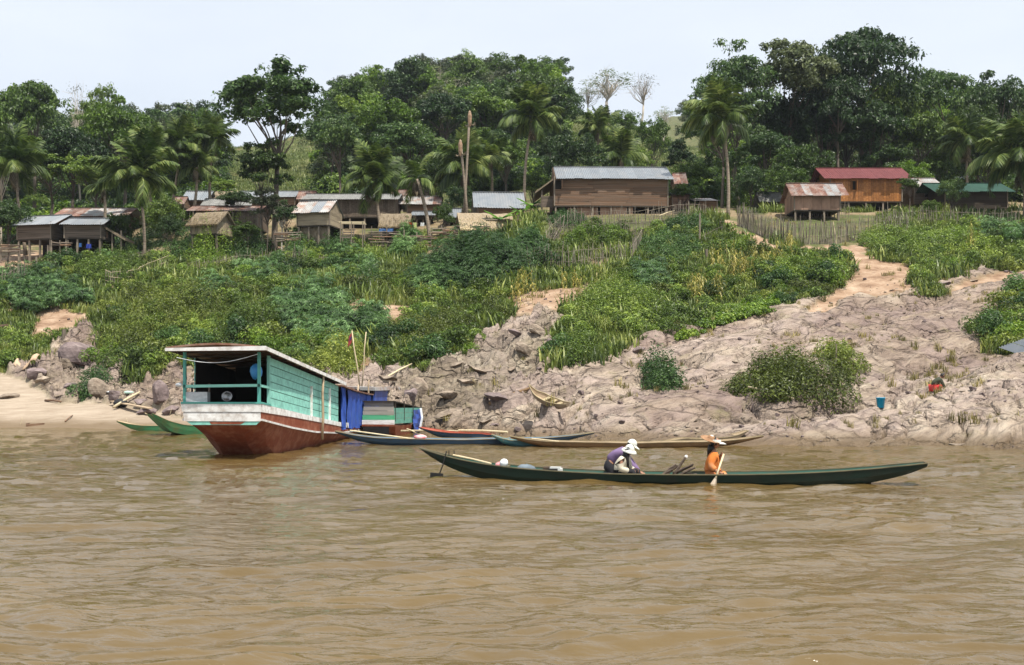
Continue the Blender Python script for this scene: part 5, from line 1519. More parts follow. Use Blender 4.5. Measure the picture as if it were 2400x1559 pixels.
fence([(2060,528),(2140,528),(2240,530),(2390,530)],1.5,'loose bamboo fence in front of the small grey and green roofed houses',gap=.16,hv=.4)
fence([(1860,512),(1930,512),(1990,512)],1.3,'short light fence in front of the rust-striped shed',gap=.14,rails=(.5,.85))
fence([(1330,530),(1420,528),(1520,524),(1655,512)],1.5,'spiky bamboo fence running below the big barn',gap=.11,hv=.5,tilt=.09)
fence([(1320,560),(1400,560),(1480,556),(1560,548)],1.5,'second overgrown bamboo fence below the barn fence',gap=.13,hv=.5,tilt=.1)
fence([(1225,640),(1330,632),(1420,622),(1470,618)],1.7,'grey picket fence in the tall grass in the middle of the slope',gap=.12,hv=.4,tilt=.07)
fence([(1478,620),(1492,600),(1508,570)],1.7,'short fence piece climbing the slope beside the grey picket fence',gap=.14,hv=.4)
fence([(1276,590),(1292,572),(1322,545)],1.9,'broken fence of pale leaning sticks at the right of the cassava thicket',gap=.12,hv=.4,tilt=.4)
fence([(247,668),(300,672),(330,660),(395,632)],1.3,'pale woven bamboo garden fence with rails, below the big coconut palm',gap=.22,rails=(.25,.5,.8),railmat=M_pole)
fence([(250,640),(310,625),(365,612)],1.2,'upper bamboo garden fence reaching the foot of the big coconut palm',gap=.2,rails=(.4,.8))
fence([(440,650),(500,645),(560,628),(660,622),(722,628)],1.4,'long grey stick fence below the tall lone tree',gap=.13,hv=.5,tilt=.09)
fence([(-10,690),(20,680),(62,660)],1.7,'pale picket fence at the left edge of the view',gap=.12,hv=.3)
fence([(742,632),(780,625),(820,618)],1.1,'small broken fence beside the little dirt patch in the middle left',gap=.25,hv=.5,tilt=.15)
fence([(1700,548),(1702,548),(1645,575)],.9,'few stakes marking the left edge of the dirt path',gap=.5,hv=.4)
def post(px, py, hp, label, rr=.07, tilt=(0, 0), mat=None, name='wooden_post', Y=None):
    p = hit(px, py) if Y is None else gpt(px, Y); k = p.y / F
    b = MB(); b.tube([(0, 0, -.3), (tilt[0] * hp * k * .5, tilt[1], hp * k * .5), (tilt[0] * hp * k, tilt[1], hp * k)], [rr, rr * .9, rr * .8], 7)
    return tag(b.build(name, mat or M_post, loc=p), label, 'post')
post(1960,572,52,'pale leaning post at the bend of the tall bamboo fence',tilt=(-.15,0),mat=M_pole)
post(1640,575,75,'slim dark post at the top of the path, left of the palm')
post(112,625,50,'grey gatepost below the left stilt hut')
post(85,640,38,'short thick post left of the gatepost',rr=.1)
post(1656,612,28,'rotten orange brown stump post beside the path',rr=.1)
post(150,788,16,'small weathered stump on the rocks above the sandbank',rr=.14)
post(1960,868,62,'thin dark stick standing in the bush on the bare rock',rr=.03)

# woodpile fences and drying racks in the middle of the village
def railfence(x0, x1, ybase, h, Y, label, n=5, seed=1):
    rng = random.Random(seed); k = Y / F; w = (x1 - x0) * k
    p = at((x0 + x1) / 2, ybase, Y); r = empty('log_fence', p); tag(r, label, 'fence', None)
    for i in range(n):
        z = h * k * (i + .5) / n
        for s in range(2):
            a = -w / 2 + w * s / 2 + rng.gauss(0, .1); b = MB(); b.tube([(a, rng.gauss(0, .05), z + rng.gauss(0, .04)), (a + w / 2 + .2, rng.gauss(0, .05), z + rng.gauss(0, .05))], [.05 + .03 * rng.random(), .045], 6); b.build('log', [M_board, M_brown, M_post][rng.randrange(3)], r)
    for i in range(max(3, int(w / 1.2))):
        x = -w / 2 + w * i / max(2, int(w / 1.2) - 1); b = MB(); b.tube([(x, .1, -.8), (x + rng.gauss(0, .05), .1, h * k * (1.1 + .3 * rng.random()))], [.05, .04], 6); b.build('post', M_post, r)
railfence(868,945,578,38,88.5,'log fence around the yard under the leaning palm',6,1)
railfence(945,1010,596,44,87.2,'pile of pale split logs fenced in at the crooked palm foot',9,2)
railfence(1010,1066,560,24,88.3,'raised log platform at the right of the yard fence',5,3)
railfence(1066,1140,556,26,87.5,'stacked log wall below the golden straw roof',7,4)
railfence(1140,1215,540,26,88.6,'stick fence between the straw roof and the banana plants',6,5)
railfence(645,700,568,24,88.2,'log pen left of the granary',5,6)
railfence(0,42,590,16,87,'low plank pen left of the first stilt hut',5,7)
railfence(120,160,578,12,87.4,'bamboo rail between the two left stilt huts',2,8)
def rack(x0, x1, ytop, ybase, Y, label):
    k = Y / F; w = (x1 - x0) * k; h = (ybase - ytop) * k; p = at((x0 + x1) / 2, ybase, Y); r = empty('drying_rack', p); tag(r, label, 'rack')
    for x in (-w / 2, 0, w / 2):
        for y in (0, 1.2): ubox('post', M_post, r, (x, y, h / 2 - .3), (.07, .07, h + .6))
    for y in (0, .4, .8, 1.2): ubox('pole', M_pole, r, (0, y, h), (w + .3, .05, .05), (0, .02 * y, 0))
    for i in range(4): ubox('board', M_board, r, (-w / 4 + .1 * i, .1, h * (.25 + .12 * i)), (w * .5, .03, .09))
rack(798,850,520,568,88.4,'tall empty drying rack of poles right of the granary')
def stones():
    pass
# ------------------------------------------------------------------ boats
def paint(name, c, worn=(0.18, 0.14, 0.1), amt=.5, rough=.5, var=.08, scale=3, dscale=2.2):
    return surf(name, [tuple(v * .82 for v in c), c, tuple(min(1, v * 1.12) for v in c)], scale, (1, 3, 3), rough, bump=.15, dirt=worn, dirt_amt=amt, dirt_scale=dscale, var=var)
M_green = paint('dark_green_boat_paint', (0.006, 0.021, 0.015), (0.02, 0.02, 0.015), .6)
M_greenin = paint('green_inner_paint', (0.03, 0.10, 0.075), (0.09, .08, .055), .7)
M_edge = paint('worn_wood_edge', (0.36, 0.29, 0.17), (0.1, .08, .05), .5)
M_edged = paint('dark_worn_edge', (0.15, 0.13, 0.075), (0.04, .05, .03), .7)
M_blue = paint('blue_boat_paint', (0.035, 0.075, 0.13), (0.05, 0.05, 0.045), .5)
M_bluein = paint('light_blue_inner_paint', (0.10, 0.22, 0.36), (0.2, .2, .18), .5)
M_teal = paint('teal_boat_paint', (0.07, 0.22, 0.26), (0.2, .18, .14), .4)
M_bbrown = paint('brown_boat_wood', (0.19, 0.115, 0.055), (0.06, .04, .025), .6)
M_bbrownin = paint('pale_inner_wood', (0.42, 0.32, 0.21), (0.16, .11, .07), .5)
M_redp = paint('red_boat_paint', (0.38, 0.085, 0.05), (0.16, .08, .05), .5)
M_lgreen = paint('leaf_green_boat_paint', (0.06, 0.24, 0.11), (0.16, .16, .06), .7)
M_wood = paint('canoe_wood', (0.28, 0.22, 0.15), (0.12, .09, .06), .5)
M_black_ = surf('black_paint', [(0.008, 0.008, 0.008), (0.02, 0.02, 0.02)], 4, rough=.6)
M_rope = surf('rope', [(0.2, .17, .12), (0.32, .28, .2)], 9)
M_white = paint('white_boat_paint', (0.76, 0.76, 0.74), (0.36, 0.30, 0.25), .7, dscale=4)
M_turq = paint('turquoise_boat_paint', (0.25, 0.58, 0.49), (0.15, 0.36, 0.31), .75, rough=.6, dscale=4.5)
M_turqd = paint('turquoise_trim_paint', (0.10, 0.38, 0.33), (0.06, .2, .18), .4)
M_hull = paint('rust_red_hull_paint', (0.20, 0.05, 0.024), (0.33, 0.15, 0.09), .8, rough=.65, dscale=3.5)
M_hulld = paint('dark_hull_bottom', (0.10, 0.03, 0.018), (0.05, .03, .02), .6)

def canoe(A, B, beam, sheer, keel, label, m_out, m_in, m_edge, wid=None, flat=.6, name='canoe', thwarts=(.25,.5,.75), bottom=None, fork=(False, False), group=None, floor=.06):
    """A,B: ends on the water plane (x,y); sheer, keel: lists of (s, z); wid: (s, factor of beam)"""
    A = Vector((*A, 0)); B = Vector((*B, 0)); Ln = (B - A).length; yaw = math.atan2(B.y - A.y, B.x - A.x)
    r = empty(name, (A + B) / 2, yaw); tag(r, label, 'boat', group)
    S = np.linspace(0, 1, 45)
    def pc(t, s):
        t = np.array(t, float); v = np.interp(S, t[:, 0], t[:, 1])
        for _ in range(2): v[1:-1] = (v[:-2] + 2 * v[1:-1] + v[2:]) / 4
        return v
    sh, kl = pc(sheer, 0), pc(keel, 0)
    wd = pc(wid or [(0, .3), (.08, .62), (.25, .95), (.5, 1), (.75, .95), (.92, .62), (1, .3)], 0) * beam / 2
    b = MB(); t = .028
    ring = []
    for i, s in enumerate(S):
        x = (s - .5) * Ln; z0, z1, w = kl[i], sh[i], wd[i]
        ring.append([(x, -w, z1), (x, -w * (.9), z0 + (z1 - z0) * .5), (x, -w * flat, z0 + .02), (x, 0, z0), (x, w * flat, z0 + .02), (x, w * .9, z0 + (z1 - z0) * .5), (x, w, z1)])
    b.cur = 0; b.grid([r_[::-1] for r_ in ring])
    inn = []
    for i, s in enumerate(S):
        x = (s - .5) * Ln; z0, z1, w = kl[i] + floor * min(1, (sh[i] - kl[i]) * 3), sh[i], max(wd[i] - t, .01)
        inn.append([(x, -w, z1), (x, -w * (.9), z0 + (z1 - z0) * .5), (x, -w * flat, z0), (x, 0, z0), (x, w * flat, z0), (x, w * .9, z0 + (z1 - z0) * .5), (x, w, z1)])
    b.cur = 1; b.grid(inn)
    b.cur = 2 if bottom else 0
    for e, fk in ((0, fork[0]), (-1, fork[1])):
        o_, n_ = ring[e], inn[e]
        b.cur = 0
        if not fk:
            b.add(o_, [tuple(range(7))])
        else:
            for q in range(6): b.add([o_[q], o_[q + 1], n_[q + 1], n_[q]], [(0, 1, 2, 3)])
    hull = b.build('hull', [m_out, m_in] + ([bottom] if bottom else []), r)
    for sgn in (-1, 1):
        g = MB(); n = len(S)
        P = []
        for i, s in enumerate(S):
            x = (s - .5) * Ln; y = sgn * (wd[i] - t / 2)
            P.append([(x, y - .02, sh[i] - .010), (x, y + .02, sh[i] - .010), (x, y + .02, sh[i] + .010), (x, y - .02, sh[i] + .010), (x, y - .02, sh[i] - .010)])
        g.grid(P); g.build('gunwale', m_edge, r)
    for s in thwarts:
        i = int(s * 44); x = (s - .5) * Ln
        ubox('thwart', m_edge, r, (x, 0, sh[i] - .05), (.14, 2 * wd[i] - .07, .025))
    return r
def W2(px, py):   # a point on the water plane from the photograph
    Y = H * F / (py - HY); return ((px - 1200) * Y / F, Y)
def zat(py, Y): return H - (py - HY) * Y / F

# the dark green canoe with its crew
cA, cB = (-1.98, 23.75), (8.22, 22.05)
Y1 = lambda px: 23.75 + (22.05 - 23.75) * (px - 983) / (2168 - 983)
sheer = [((px - 983) / 1185.0, zat(py, Y1(px))) for px, py in [(983,1050),(1020,1060),(1060,1070),(1120,1081),(1200,1092),(1320,1101),(1450,1107),(1600,1109),(1750,1109),(1850,1107),(1950,1103),(2050,1096),(2110,1090),(2168,1084)]]
keel = [((px - 983) / 1185.0, zat(py, Y1(px))) for px, py in [(983,1052),(1000,1068),(1040,1089),(1080,1105),(1125,1120),(1180,1131),(1250,1139)]] + [(.3,-.13),(.6,-.15),(.84,-.10)] + [((px - 983) / 1185.0, zat(py, Y1(px))) for px, py in [(2020,1137),(2080,1125),(2140,1110),(2168,1096)]]
canoe(cA, cB, .86, sheer, keel, 'long dark green canoe carrying three people in the foreground', M_green, M_greenin, M_edged, wid=[(0,.12),(.06,.42),(.18,.8),(.4,1),(.7,1),(.9,.75),(1,.5)], name='canoe', thwarts=(.18,.62))
cyaw = math.atan2(cB[1] - cA[1], cB[0] - cA[0])
def cpt(px, off=0.0, z=0.0):
    """a point in the canoe: px along it, off across it (towards the camera negative)"""
    t = (px - 983) / 1185.0; x = cA[0] + (cB[0] - cA[0]) * t; y = cA[1] + (cB[1] - cA[1]) * t
    return Vector((x - math.sin(cyaw) * off, y + math.cos(cyaw) * off, z))
# rudder, poles and cargo
p = cpt(1052, 0, 0); r = empty('rudder', p, cyaw); tag(r, 'black rudder hanging off the stern of the dark green canoe', 'rudder')
b = MB(); b.tube([(-.10, -.28, .10), (-.03, -.28, .28), (.04, -.22, .58)], .013, 6); b.build('rod', M_black_, r)
b = MB(); b.hexa([(-.30, -.30, .0), (-.03, -.30, .0), (-.03, -.26, .0), (-.30, -.26, .0), (-.29, -.30, .13), (-.02, -.30, .11), (-.02, -.26, .11), (-.29, -.26, .13)]); b.build('blade', M_black_, r)
for px_, lab in ((1058, 'thin iron peg standing on the stern of the green canoe, left one'), (1071, 'thin iron peg standing on the stern of the green canoe, right one')):
    b = MB(); b.tube([(0, 0, zat(1072, 23.6) - .1), (0, 0, zat(1056, 23.6))], .010, 5); tag(b.build('iron_peg', M_black_, loc=cpt(px_, -.05)), lab, 'peg')
b = MB(); a_ = cpt(1070, -.12, zat(1066, 23.6)); c_ = cpt(1166, -.18, zat(1086, 23.45)); b.tube([a_, a_.lerp(c_, .5) + Vector((0, 0, .01)), c_], .02, 7)
tag(b.build('bamboo_pole', M_pole), 'bamboo pole resting along the stern of the green canoe', 'pole')
def sack(name, p, s, mat, label, cat, seed=1):
    rng = np.random.default_rng(seed); b = MB(); n = 12; P = []
    for i in range(7):
        th = math.pi * i / 6; row = []
        for j in range(n + 1):
            ph = 2 * math.pi * (j % n) / n; rr = 1 + .22 * float(vn(th * 2 + seed, math.cos(ph) * 1.6 + 3, seed)) - .1
            row.append((s[0] * rr * math.sin(th) * math.cos(ph), s[1] * rr * math.sin(th) * math.sin(ph), s[2] * (rr * math.cos(th) + 1) * .8))
        P.append(row)
    b.grid(P); o = b.build(name, mat, smooth=True, loc=p); return tag(o, label, cat)
M_plast = surf('clear_plastic_bag', [(0.55, .58, .6), (.75, .78, .8)], 6, rough=.25, spec=.6)
M_redcl = surf('red_white_cloth', [(0.55, .04, .06), (.7, .6, .6)], 5)
M_grcl = surf('grey_blue_cloth', [(0.07, .09, .11), (.16, .2, .23)], 5)
sack('plastic_bag', cpt(1193, 0, .24), (.09, .09, .11), M_plast, 'crumpled clear plastic bag in the stern of the green canoe', 'bag', 2)
sack('cloth_bundle', cpt(1181, .05, .22), (.09, .1, .08), M_redcl, 'small red cloth bundle beside the plastic bag in the green canoe', 'bundle', 3)
sack('cloth_bundle', cpt(1248, 0, .12), (.2, .16, .12), M_grcl, 'grey blue bundle showing above the side of the green canoe', 'bundle', 4)
r = empty('cargo_box', cpt(1317, -.02, .10), cyaw); tag(r, 'black and white striped box with a dark can in the green canoe', 'box')
ubox('lid', surf('white_plastic', [(.5, .52, .5), (.66, .68, .66)], 3), r, (.02, 0, .145), (.22, .2, .03)); ubox('body', M_black_, r, (.0, 0, .09), (.24, .22, .075)); ubox('band', ONE and surf('white_band', [(.5, .52, .5), (.6, .6, .58)], 3), r, (.12, 0, .09), (.08, .225, .085))
b = MB(); b.lathe([(.001, -.07), (.05, -.07), (.05, .07), (.001, .07)], 10); o = b.build('can', surf('brown_can', [(.03, .02, .012), (.09, .055, .03)], 3), r); o.location = (-.17, 0, .12); o.rotation_euler = (0, 1.57, 0)
r = empty('firewood', cpt(1612, 0, .05), cyaw); tag(r, 'bundle of dark firewood between the two cream and orange dressed women', 'firewood')
rn = random.Random(8)
M_fire = surf('dark_firewood', [(.035, .025, .02), (.09, .065, .05), (.16, .12, .09)], 5, (1, 5, 5))
for i, (x0, x1, z0, z1) in enumerate([(-.32,-.05,.08,.30),(-.28,-.02,.05,.26),(-.14,.28,.05,.26),(-.12,.30,.10,.30),(-.05,.33,.03,.24),(-.2,.25,.02,.12),(-.08,.14,.10,.44),(.05,.36,.02,.10),(-.36,-.12,.06,.2),(-.1,.26,.0,.2)]):
    b = MB(); y = rn.uniform(-.15, .15); b.tube([(x0, y, z0), ((x0 + x1) / 2, y + rn.gauss(0, .01), (z0 + z1) / 2 + .01), (x1, y + rn.gauss(0, .03), z1)], [.032, .028, .022], 6); b.build('stick', M_fire, r)
b = MB(); b.lathe([(.001, -.03), (.03, -.02), (.035, .01), (.02, .035), (.001, .04)], 8, (.15, .0, .45)); b.build('cut_end', M_white, r)

# moored canoes
def simple_canoe(x0, y0, x1, y1, Yl, Yr, tipl, tipr, mid, beam, label, mo, mi, me_, wl=None, rise=(.1, .1), **kw):
    """tipl/tipr: py of the end tips, mid: py of the near gunwale amidships"""
    A = ((x0 - 1200) * Yl / F, Yl); B = ((x1 - 1200) * Yr / F, Yr); Ym = (Yl + Yr) / 2
    zl, zr, zm = zat(tipl, Yl), zat(tipr, Yr), zat(mid, Ym - beam / 2)
    sheer = [(0, zl), (rise[0] * .5, zm + (zl - zm) * .5), (rise[0], zm + (zl - zm) * .22), (rise[0] * 2, zm + .03), (.5, zm), (1 - rise[1] * 2, zm + .03), (1 - rise[1], zm + (zr - zm) * .22), (1 - rise[1] * .5, zm + (zr - zm) * .5), (1, zr)]
    keel = [(0, zl - .06), (rise[0] * .6, zm * .4), (rise[0] * 1.3, -.08), (.5, -.14), (1 - rise[1] * 1.3, -.08), (1 - rise[1] * .6, zm * .4), (1, zr - .06)]
    return canoe(A, B, beam, sheer, keel, label, mo, mi, me_, **kw)
simple_canoe(786,0,1392,0,37.0,37.2,1010,1013,1031,1.0,'long blue canoe with light blue inside, moored beside the houseboat',M_blue,M_bluein,M_edge,rise=(.16,.2))
simple_canoe(1152,0,1290,0,36.3,36.1,1018,1034,1036,.8,'teal canoe whose prow shows between the blue and the brown canoe',M_teal,M_teal,M_edge,rise=(.35,.1))
simple_canoe(1196,0,1788,0,35.6,35.4,1022,1021,1039,.95,'long brown wooden canoe moored under the pale rocks',M_bbrown,M_bbrownin,M_edge,rise=(.14,.2))
simple_canoe(1560,0,1752,0,36.6,37.0,1034,1008,1030,.8,'grey brown canoe half hidden behind the brown canoe, by the straw hat',M_wood,M_bbrownin,M_edge,rise=(.1,.3))
simple_canoe(984,0,1160,0,40.5,39.6,1001,1018,1018,.85,'blue canoe with red gunwales moored just behind the long blue one',M_blue,M_redp,M_redp,rise=(.45,.1))
def green_end(x0, x1, Yl, Yr, tip, mid, beam, label):
    return simple_canoe(x0,0,x1,0,Yl,Yr,tip,mid-4,mid,beam,label,M_lgreen,M_bbrownin,M_edge,rise=(.28,.08),fork=(True,False),flat=.78,wid=[(0,.85),(.1,.95),(.3,1),(.8,1),(1,.8)],bottom=None)
green_end(348,600,43.2,45.8,968,1003,1.15,'leaf green canoe with flared open stern, moored left of the houseboat')
green_end(275,475,46.6,47.5,986,1000,1.0,'smaller leaf green canoe with forked stern, leftmost of the moored boats')
# skiff on the rocks
p = hit(1285, 958); A = (p.x - .75, p.y + .9); B = (p.x + .75, p.y - .1)
r = canoe(A, B, .62, [(0,.62),(.15,.40),(.5,.26),(.8,.24),(1,.30)], [(0,.55),(.15,.2),(.5,.0),(.85,.0),(1,.16)], 'small wooden skiff pulled up on the rocks', M_wood, M_bbrownin, M_edge, wid=[(0,.1),(.3,.9),(.6,1),(.9,.6),(1,.45)], name='skiff', thwarts=(.45,.62,.78)); r.location.z = p.z + .12; r.rotation_euler = (0.25, .22, r.rotation_euler.z)
# half sunken box and other shore things
p = Vector((*W2(85, 1002), 0)); r = empty('sunken_crate', p, .2); tag(r, 'brown wooden crate half sunk in the water off the sandbank', 'crate')
for i, (y, z, h_) in enumerate(((-.3, .05, .22), (.3, .08, .22))):
    b = MB(); b.hexa([(-.33, y - .02, -.25), (.33, y - .02, -.25), (.33, y + .02, -.25), (-.33, y + .02, -.25), (-.38, y - .02, .16), (.4, y - .02, .22), (.4, y + .02, .22), (-.38, y + .02, .16)]); b.build('side_board', M_brown, r)
for x in (-.36, .36): ubox('end_board', M_brown, r, (x, 0, 0), (.04, .6, .4))
ubox('bottom_board', M_darkwood, r, (0, 0, -.2), (.7, .6, .04))

def stick(px0, py0, px1, py1, rad, label, mat=None, name='bamboo_pole', cat='pole', lift=.05, Y0=None, Y1_=None, l0=0, l1=0):
    a = hit(px0, py0) if Y0 is None else at(px0, py0, Y0); c = hit(px1, py1) if Y1_ is None else at(px1, py1, Y1_)
    a = a + Vector((0, 0, lift + l0)); c = c + Vector((0, 0, lift + l1))
    b = MB(); m = a.lerp(c, .5) + Vector((.02, 0, .04)); b.tube([a, a.lerp(m, .5), m, m.lerp(c, .5), c], [rad, rad * .95, rad * .9, rad * .85, rad * .7], 7)
    return tag(b.build(name, mat or M_pole, smooth=True), label, cat)
stick(266,962,328,926,.07,'thick driftwood pole leaning across the sandbank above the green canoes',lift=.15,name='driftwood')
stick(1754,928,1860,956,.035,'long pale pole sticking out of the bush on the rocks',lift=.35)
stick(1146,950,1243,912,.09,'dark plank lying up the rock beside the skiff',mat=M_bbrown,name='plank',cat='plank')
stick(902,896,965,862,.05,'pale pole propped on the jagged rocks behind the boats',lift=.2)
stick(1380,700,1420,690,.03,'short stick on the ledge',lift=.05) if False else None
stick(1545,524,1580,512,.04,'thick yellow bamboo lying over the barn fence',lift=.6)
stick(153,990,170,976,.035,'dark stick lying on the wet sand',mat=M_brown,name='driftwood',cat='driftwood')
stick(106,941,143,944,.06,'short driftwood log at the top edge of the sandbank',mat=M_brown,name='driftwood',cat='driftwood')
stick(118,950,145,948,.04,'small branch beside the short driftwood log',mat=M_brown,name='driftwood',cat='driftwood') if False else None
stick(47,1001,52,978,.012,'thin cane standing at the waterline left of the sunk crate',name='cane',lift=0,Y0=51,Y1_=51)
stick(300,1000,296,980,.010,'thin cane standing behind the leftmost green canoe',name='cane',lift=0,Y0=47.6,Y1_=47.6)
stick(397,975,402,958,.012,'thin cane stuck in the sand behind the green canoes',name='cane',lift=0,Y0=49,Y1_=49)
a = hit(262, 950); c = hit(352, 975)
b = MB(); b.bar(a + Vector((0, 0, .2)), c + Vector((0, 0, .35)), .28, .05); tag(b.build('gangplank', M_bbrownin), 'pale gangplank from the sandbank to the green canoes', 'plank')
b = MB(); a = at(940, 1010, 42); c = at(1080, 1011, 41.2); b.tube([a, a.lerp(c, .5) + Vector((0, 0, .02)), c], .035, 7); tag(b.build('bamboo_pole', M_pole), 'bamboo pole between the small houseboat and the red rimmed canoe', 'pole')
b = MB(); a = at(1075, 1009, 40.2); c = at(1190, 1013, 39.4); b.tube([a, a.lerp(c, .5) + Vector((0, 0, .02)), c], .04, 7); tag(b.build('bamboo_pole', M_pole), 'thick bamboo pole lying across the red rimmed canoe', 'pole')
b = MB(); a = at(820, 1009, 37.0); c = at(975, 1030, 36.9); b.tube([a, c], .03, 6); tag(b.build('bamboo_pole', M_pole), 'thin pole lying along the long blue canoe', 'pole')
b = MB(); a = at(1246, 1028, 35.5); c = at(1310, 1035, 35.4); b.tube([a, c], .03, 6); tag(b.build('paddle', M_pole), 'pale paddle laid in the prow of the brown canoe', 'paddle')
sack('cloth_bundle', at(985, 1031, 37.1), (.22, .2, .11), M_redcl, 'red and white bundle lying in the long blue canoe', 'bundle', 6)
# draped mat, basket, rubbish on the left rocks
p = hit(60, 862); r = MB(); P = []
for i in range(9):
    row = []
    for j in range(5):
        x = -.62 + 1.24 * i / 8; y = .5 * j / 4 - .1
        row.append((x, y, .42 + .22 * math.sin(i * .75 + 2.6) - .35 * (1 - j / 4) ** 2 + .15 * (i > 5)))
    P.append(row)
r.grid(P); o = r.build('reed_mat', surf('tan_mat', [(.36, .25, .16), (.5, .37, .25)], 3, (1, 8, 1)), loc=p, smooth=True); solidify(o, .04); tag(o, 'tan sheet bent over a rock above the sandbank', 'mat')
p = hit(12, 790); r = empty('timber_crate', p); tag(r, 'dark weathered timber crate on the grass at the left edge of the view', 'crate')
k = p.y / F
for (c0, c1) in (((-20, 2), (-16, 26)), ((-20, 26), (6, 28)), ((4, 29), (13, 10)), ((0, 22), (7, 2)), ((-14, 3), (8, 5))):
    b = MB(); b.bar((c0[0] * k, 0, c0[1] * k), (c1[0] * k, .1, c1[1] * k), .12, .12, up=(0, 1, 0)); b.build('beam', M_brown, r)
ubox('panel', M_board, r, (-3 * k, .3, 12 * k), (18 * k, .05, 18 * k))
p = hit(283, 955); sack('wicker_basket', p, (.35, .3, .26), M_black_, 'black bin bag at the top of the gangplank', 'bag', 9)
sack('plastic_bag', hit(300, 925), (.3, .2, .12), surf('pale_green_plastic', [(.3, .45, .38), (.45, .6, .52)], 4, rough=.4), 'pale green plastic sheet caught on the rocks above the gangplank', 'sheet', 11)
sack('plastic_bag', hit(262, 922), (.3, .2, .08), M_plast, 'white plastic litter on the rocks above the sandbank', 'litter', 12)
# blue bucket
p = hit(2064, 956); k = p.y / F; r = empty('bucket', p); tag(r, 'bright blue plastic bucket standing on the rocks at the right', 'bucket')
b = MB(); b.lathe([(.001, .0), (.12, .0), (.165, .36), (.17, .36), (.17, .385), (.15, .38), (.11, .03), (.001, .03)], 16); b.build('pail', surf('blue_plastic', [(.0, .26, .48), (.01, .32, .56)], 3, rough=.35, var=.02), r, smooth=True)
b = MB(); b.tube([(.17 * math.cos(a), .03, .37 + .17 * math.sin(a)) for a in np.linspace(0, math.pi, 9)], .007, 5); b.build('handle', M_post, r)
# tin roof corner at the right edge
p = at(2516, 848, 46); r = empty('zinc_canopy', p); tag(r, 'corner of a corrugated zinc canopy at the right edge of the view', 'canopy')
k = 46 / F
ms = corr_sheet(.62, 3.2, 5, .03, mat=M_tin)
for i in range(5):
    o = link('roof_sheet', ms, r, ((-68 + 35 * i) * k, 0, (8 + 12.0 * i) * k)); o.rotation_euler = (.22, -.34, 0)
b = MB(); b.bar((-66 * k, .1, 0), (100 * k, .1, 58 * k), .1, .16); b.build('beam', M_redp, r)
for x in (60, ): b = MB(); b.tube([(x * k, .2, 40 * k), (x * k, .2, -2.6)], .06, 6); b.build('post', M_post, r)

# ------------------------------------------------------------------ the houseboat
ang = math.atan2(1, .075) - math.pi / 2          # its axis points nearly away from us
hb = empty('houseboat', (-6.705 - .02, 29.7, 0), ang)      # origin: near right corner at the waterline, +y runs to the bow
tag(hb, 'turquoise and white wooden houseboat with rust red hull and blue tarpaulins', 'boat')
Wd = 2.12
deck = lambda t: 1.47 - .1 * t + .0011 * t * t if t < 9 else .66 - .045 * (t - 9) + .012 * max(0, t - 13) ** 2
whb = lambda t: 1.246 - .077 * t if t < 2.7 else max(1.04 - .083 * (t - 2.7), .40 + .012 * max(0, t - 12) ** 2)
rub = lambda t: float(np.interp(t, [0, 2.7, 5.3, 8.8, 14, 18], [1.046, .729, .49, .30, .24, .62]))
inset = lambda t: float(np.interp(t, [0, 3, 8, 13, 16, 18.5], [0, -.07, -.10, 0, .38, .95]))      # hull swells a little, narrows to the bow
T_ = [0, .4, .8, 1.4, 2.1, 2.8, 3.6, 4.5, 5.5, 6.6, 7.8, 9, 10.5, 12, 13.5, 15, 16.5, 17.8, 18.4]
def side_strip(fz0, fz1, off, name, mat, t0=0, t1=99, right=True, left=True, parent=hb, th=.035):
    for sgn in ((1,) if not left else ((0,) if not right else (0, 1))):
        b = MB(); P = []
        ts = [t for t in T_ if t0 <= t <= t1]
        if t1 < 90 and ts[-1] < t1: ts.append(t1)
        for t in ts:
            x = (0 - inset(t) + off) if sgn else (-Wd + inset(t) - off)
            xi = x - th if sgn else x + th
            P.append([(x, t, fz0(t)), (x, t, fz1(t)), (xi, t, fz1(t)), (xi, t, fz0(t)), (x, t, fz0(t))])
        b.grid(P)
        for e in (0, -1): b.add(P[e][:4], [(0, 1, 2, 3)])
        b.build(name, mat, parent)
# hull sides and bottom
b = MB(); P = []; Pin = []
kz = lambda t: float(np.interp(t, [0, .3, 1.2, 2.2, 14, 16.5, 18.4], [.94, .70, .10, -.35, -.35, -.1, .55]))
for t in T_:
    r0, r1 = -inset(t), -Wd + inset(t)
    zt = rub(t); zk = min(kz(t), zt - .05)
    fl = .30 if t > .5 else .12 + .3 * t
    zc = zk + min(.30, (zt - zk) * .4)
    P.append([(r0, t, zt), (r0 - fl * .45, t, (zt + zc) / 2), (r0 - fl, t, zc), (r0 - fl - .35, t, zk), (r1 + fl + .35, t, zk), (r1 + fl, t, zc), (r1 + fl * .45, t, (zt + zc) / 2), (r1, t, zt)])
b.grid(P); b.add(P[0], [tuple(range(8))]); b.build('hull', M_hull, hb)
side_strip(lambda t: rub(t) - .03, lambda t: rub(t) + .022, .035, 'rubbing_strake', M_white, th=.06)
side_strip(lambda t: rub(t) + .02, whb, .004, 'red_side_board', M_hull)
side_strip(whb, deck, .02, 'white_side_board', M_white, t1=13)
side_strip(deck, lambda t: deck(t) + .05, .03, 'deck_edge', M_turqd, t1=.8)
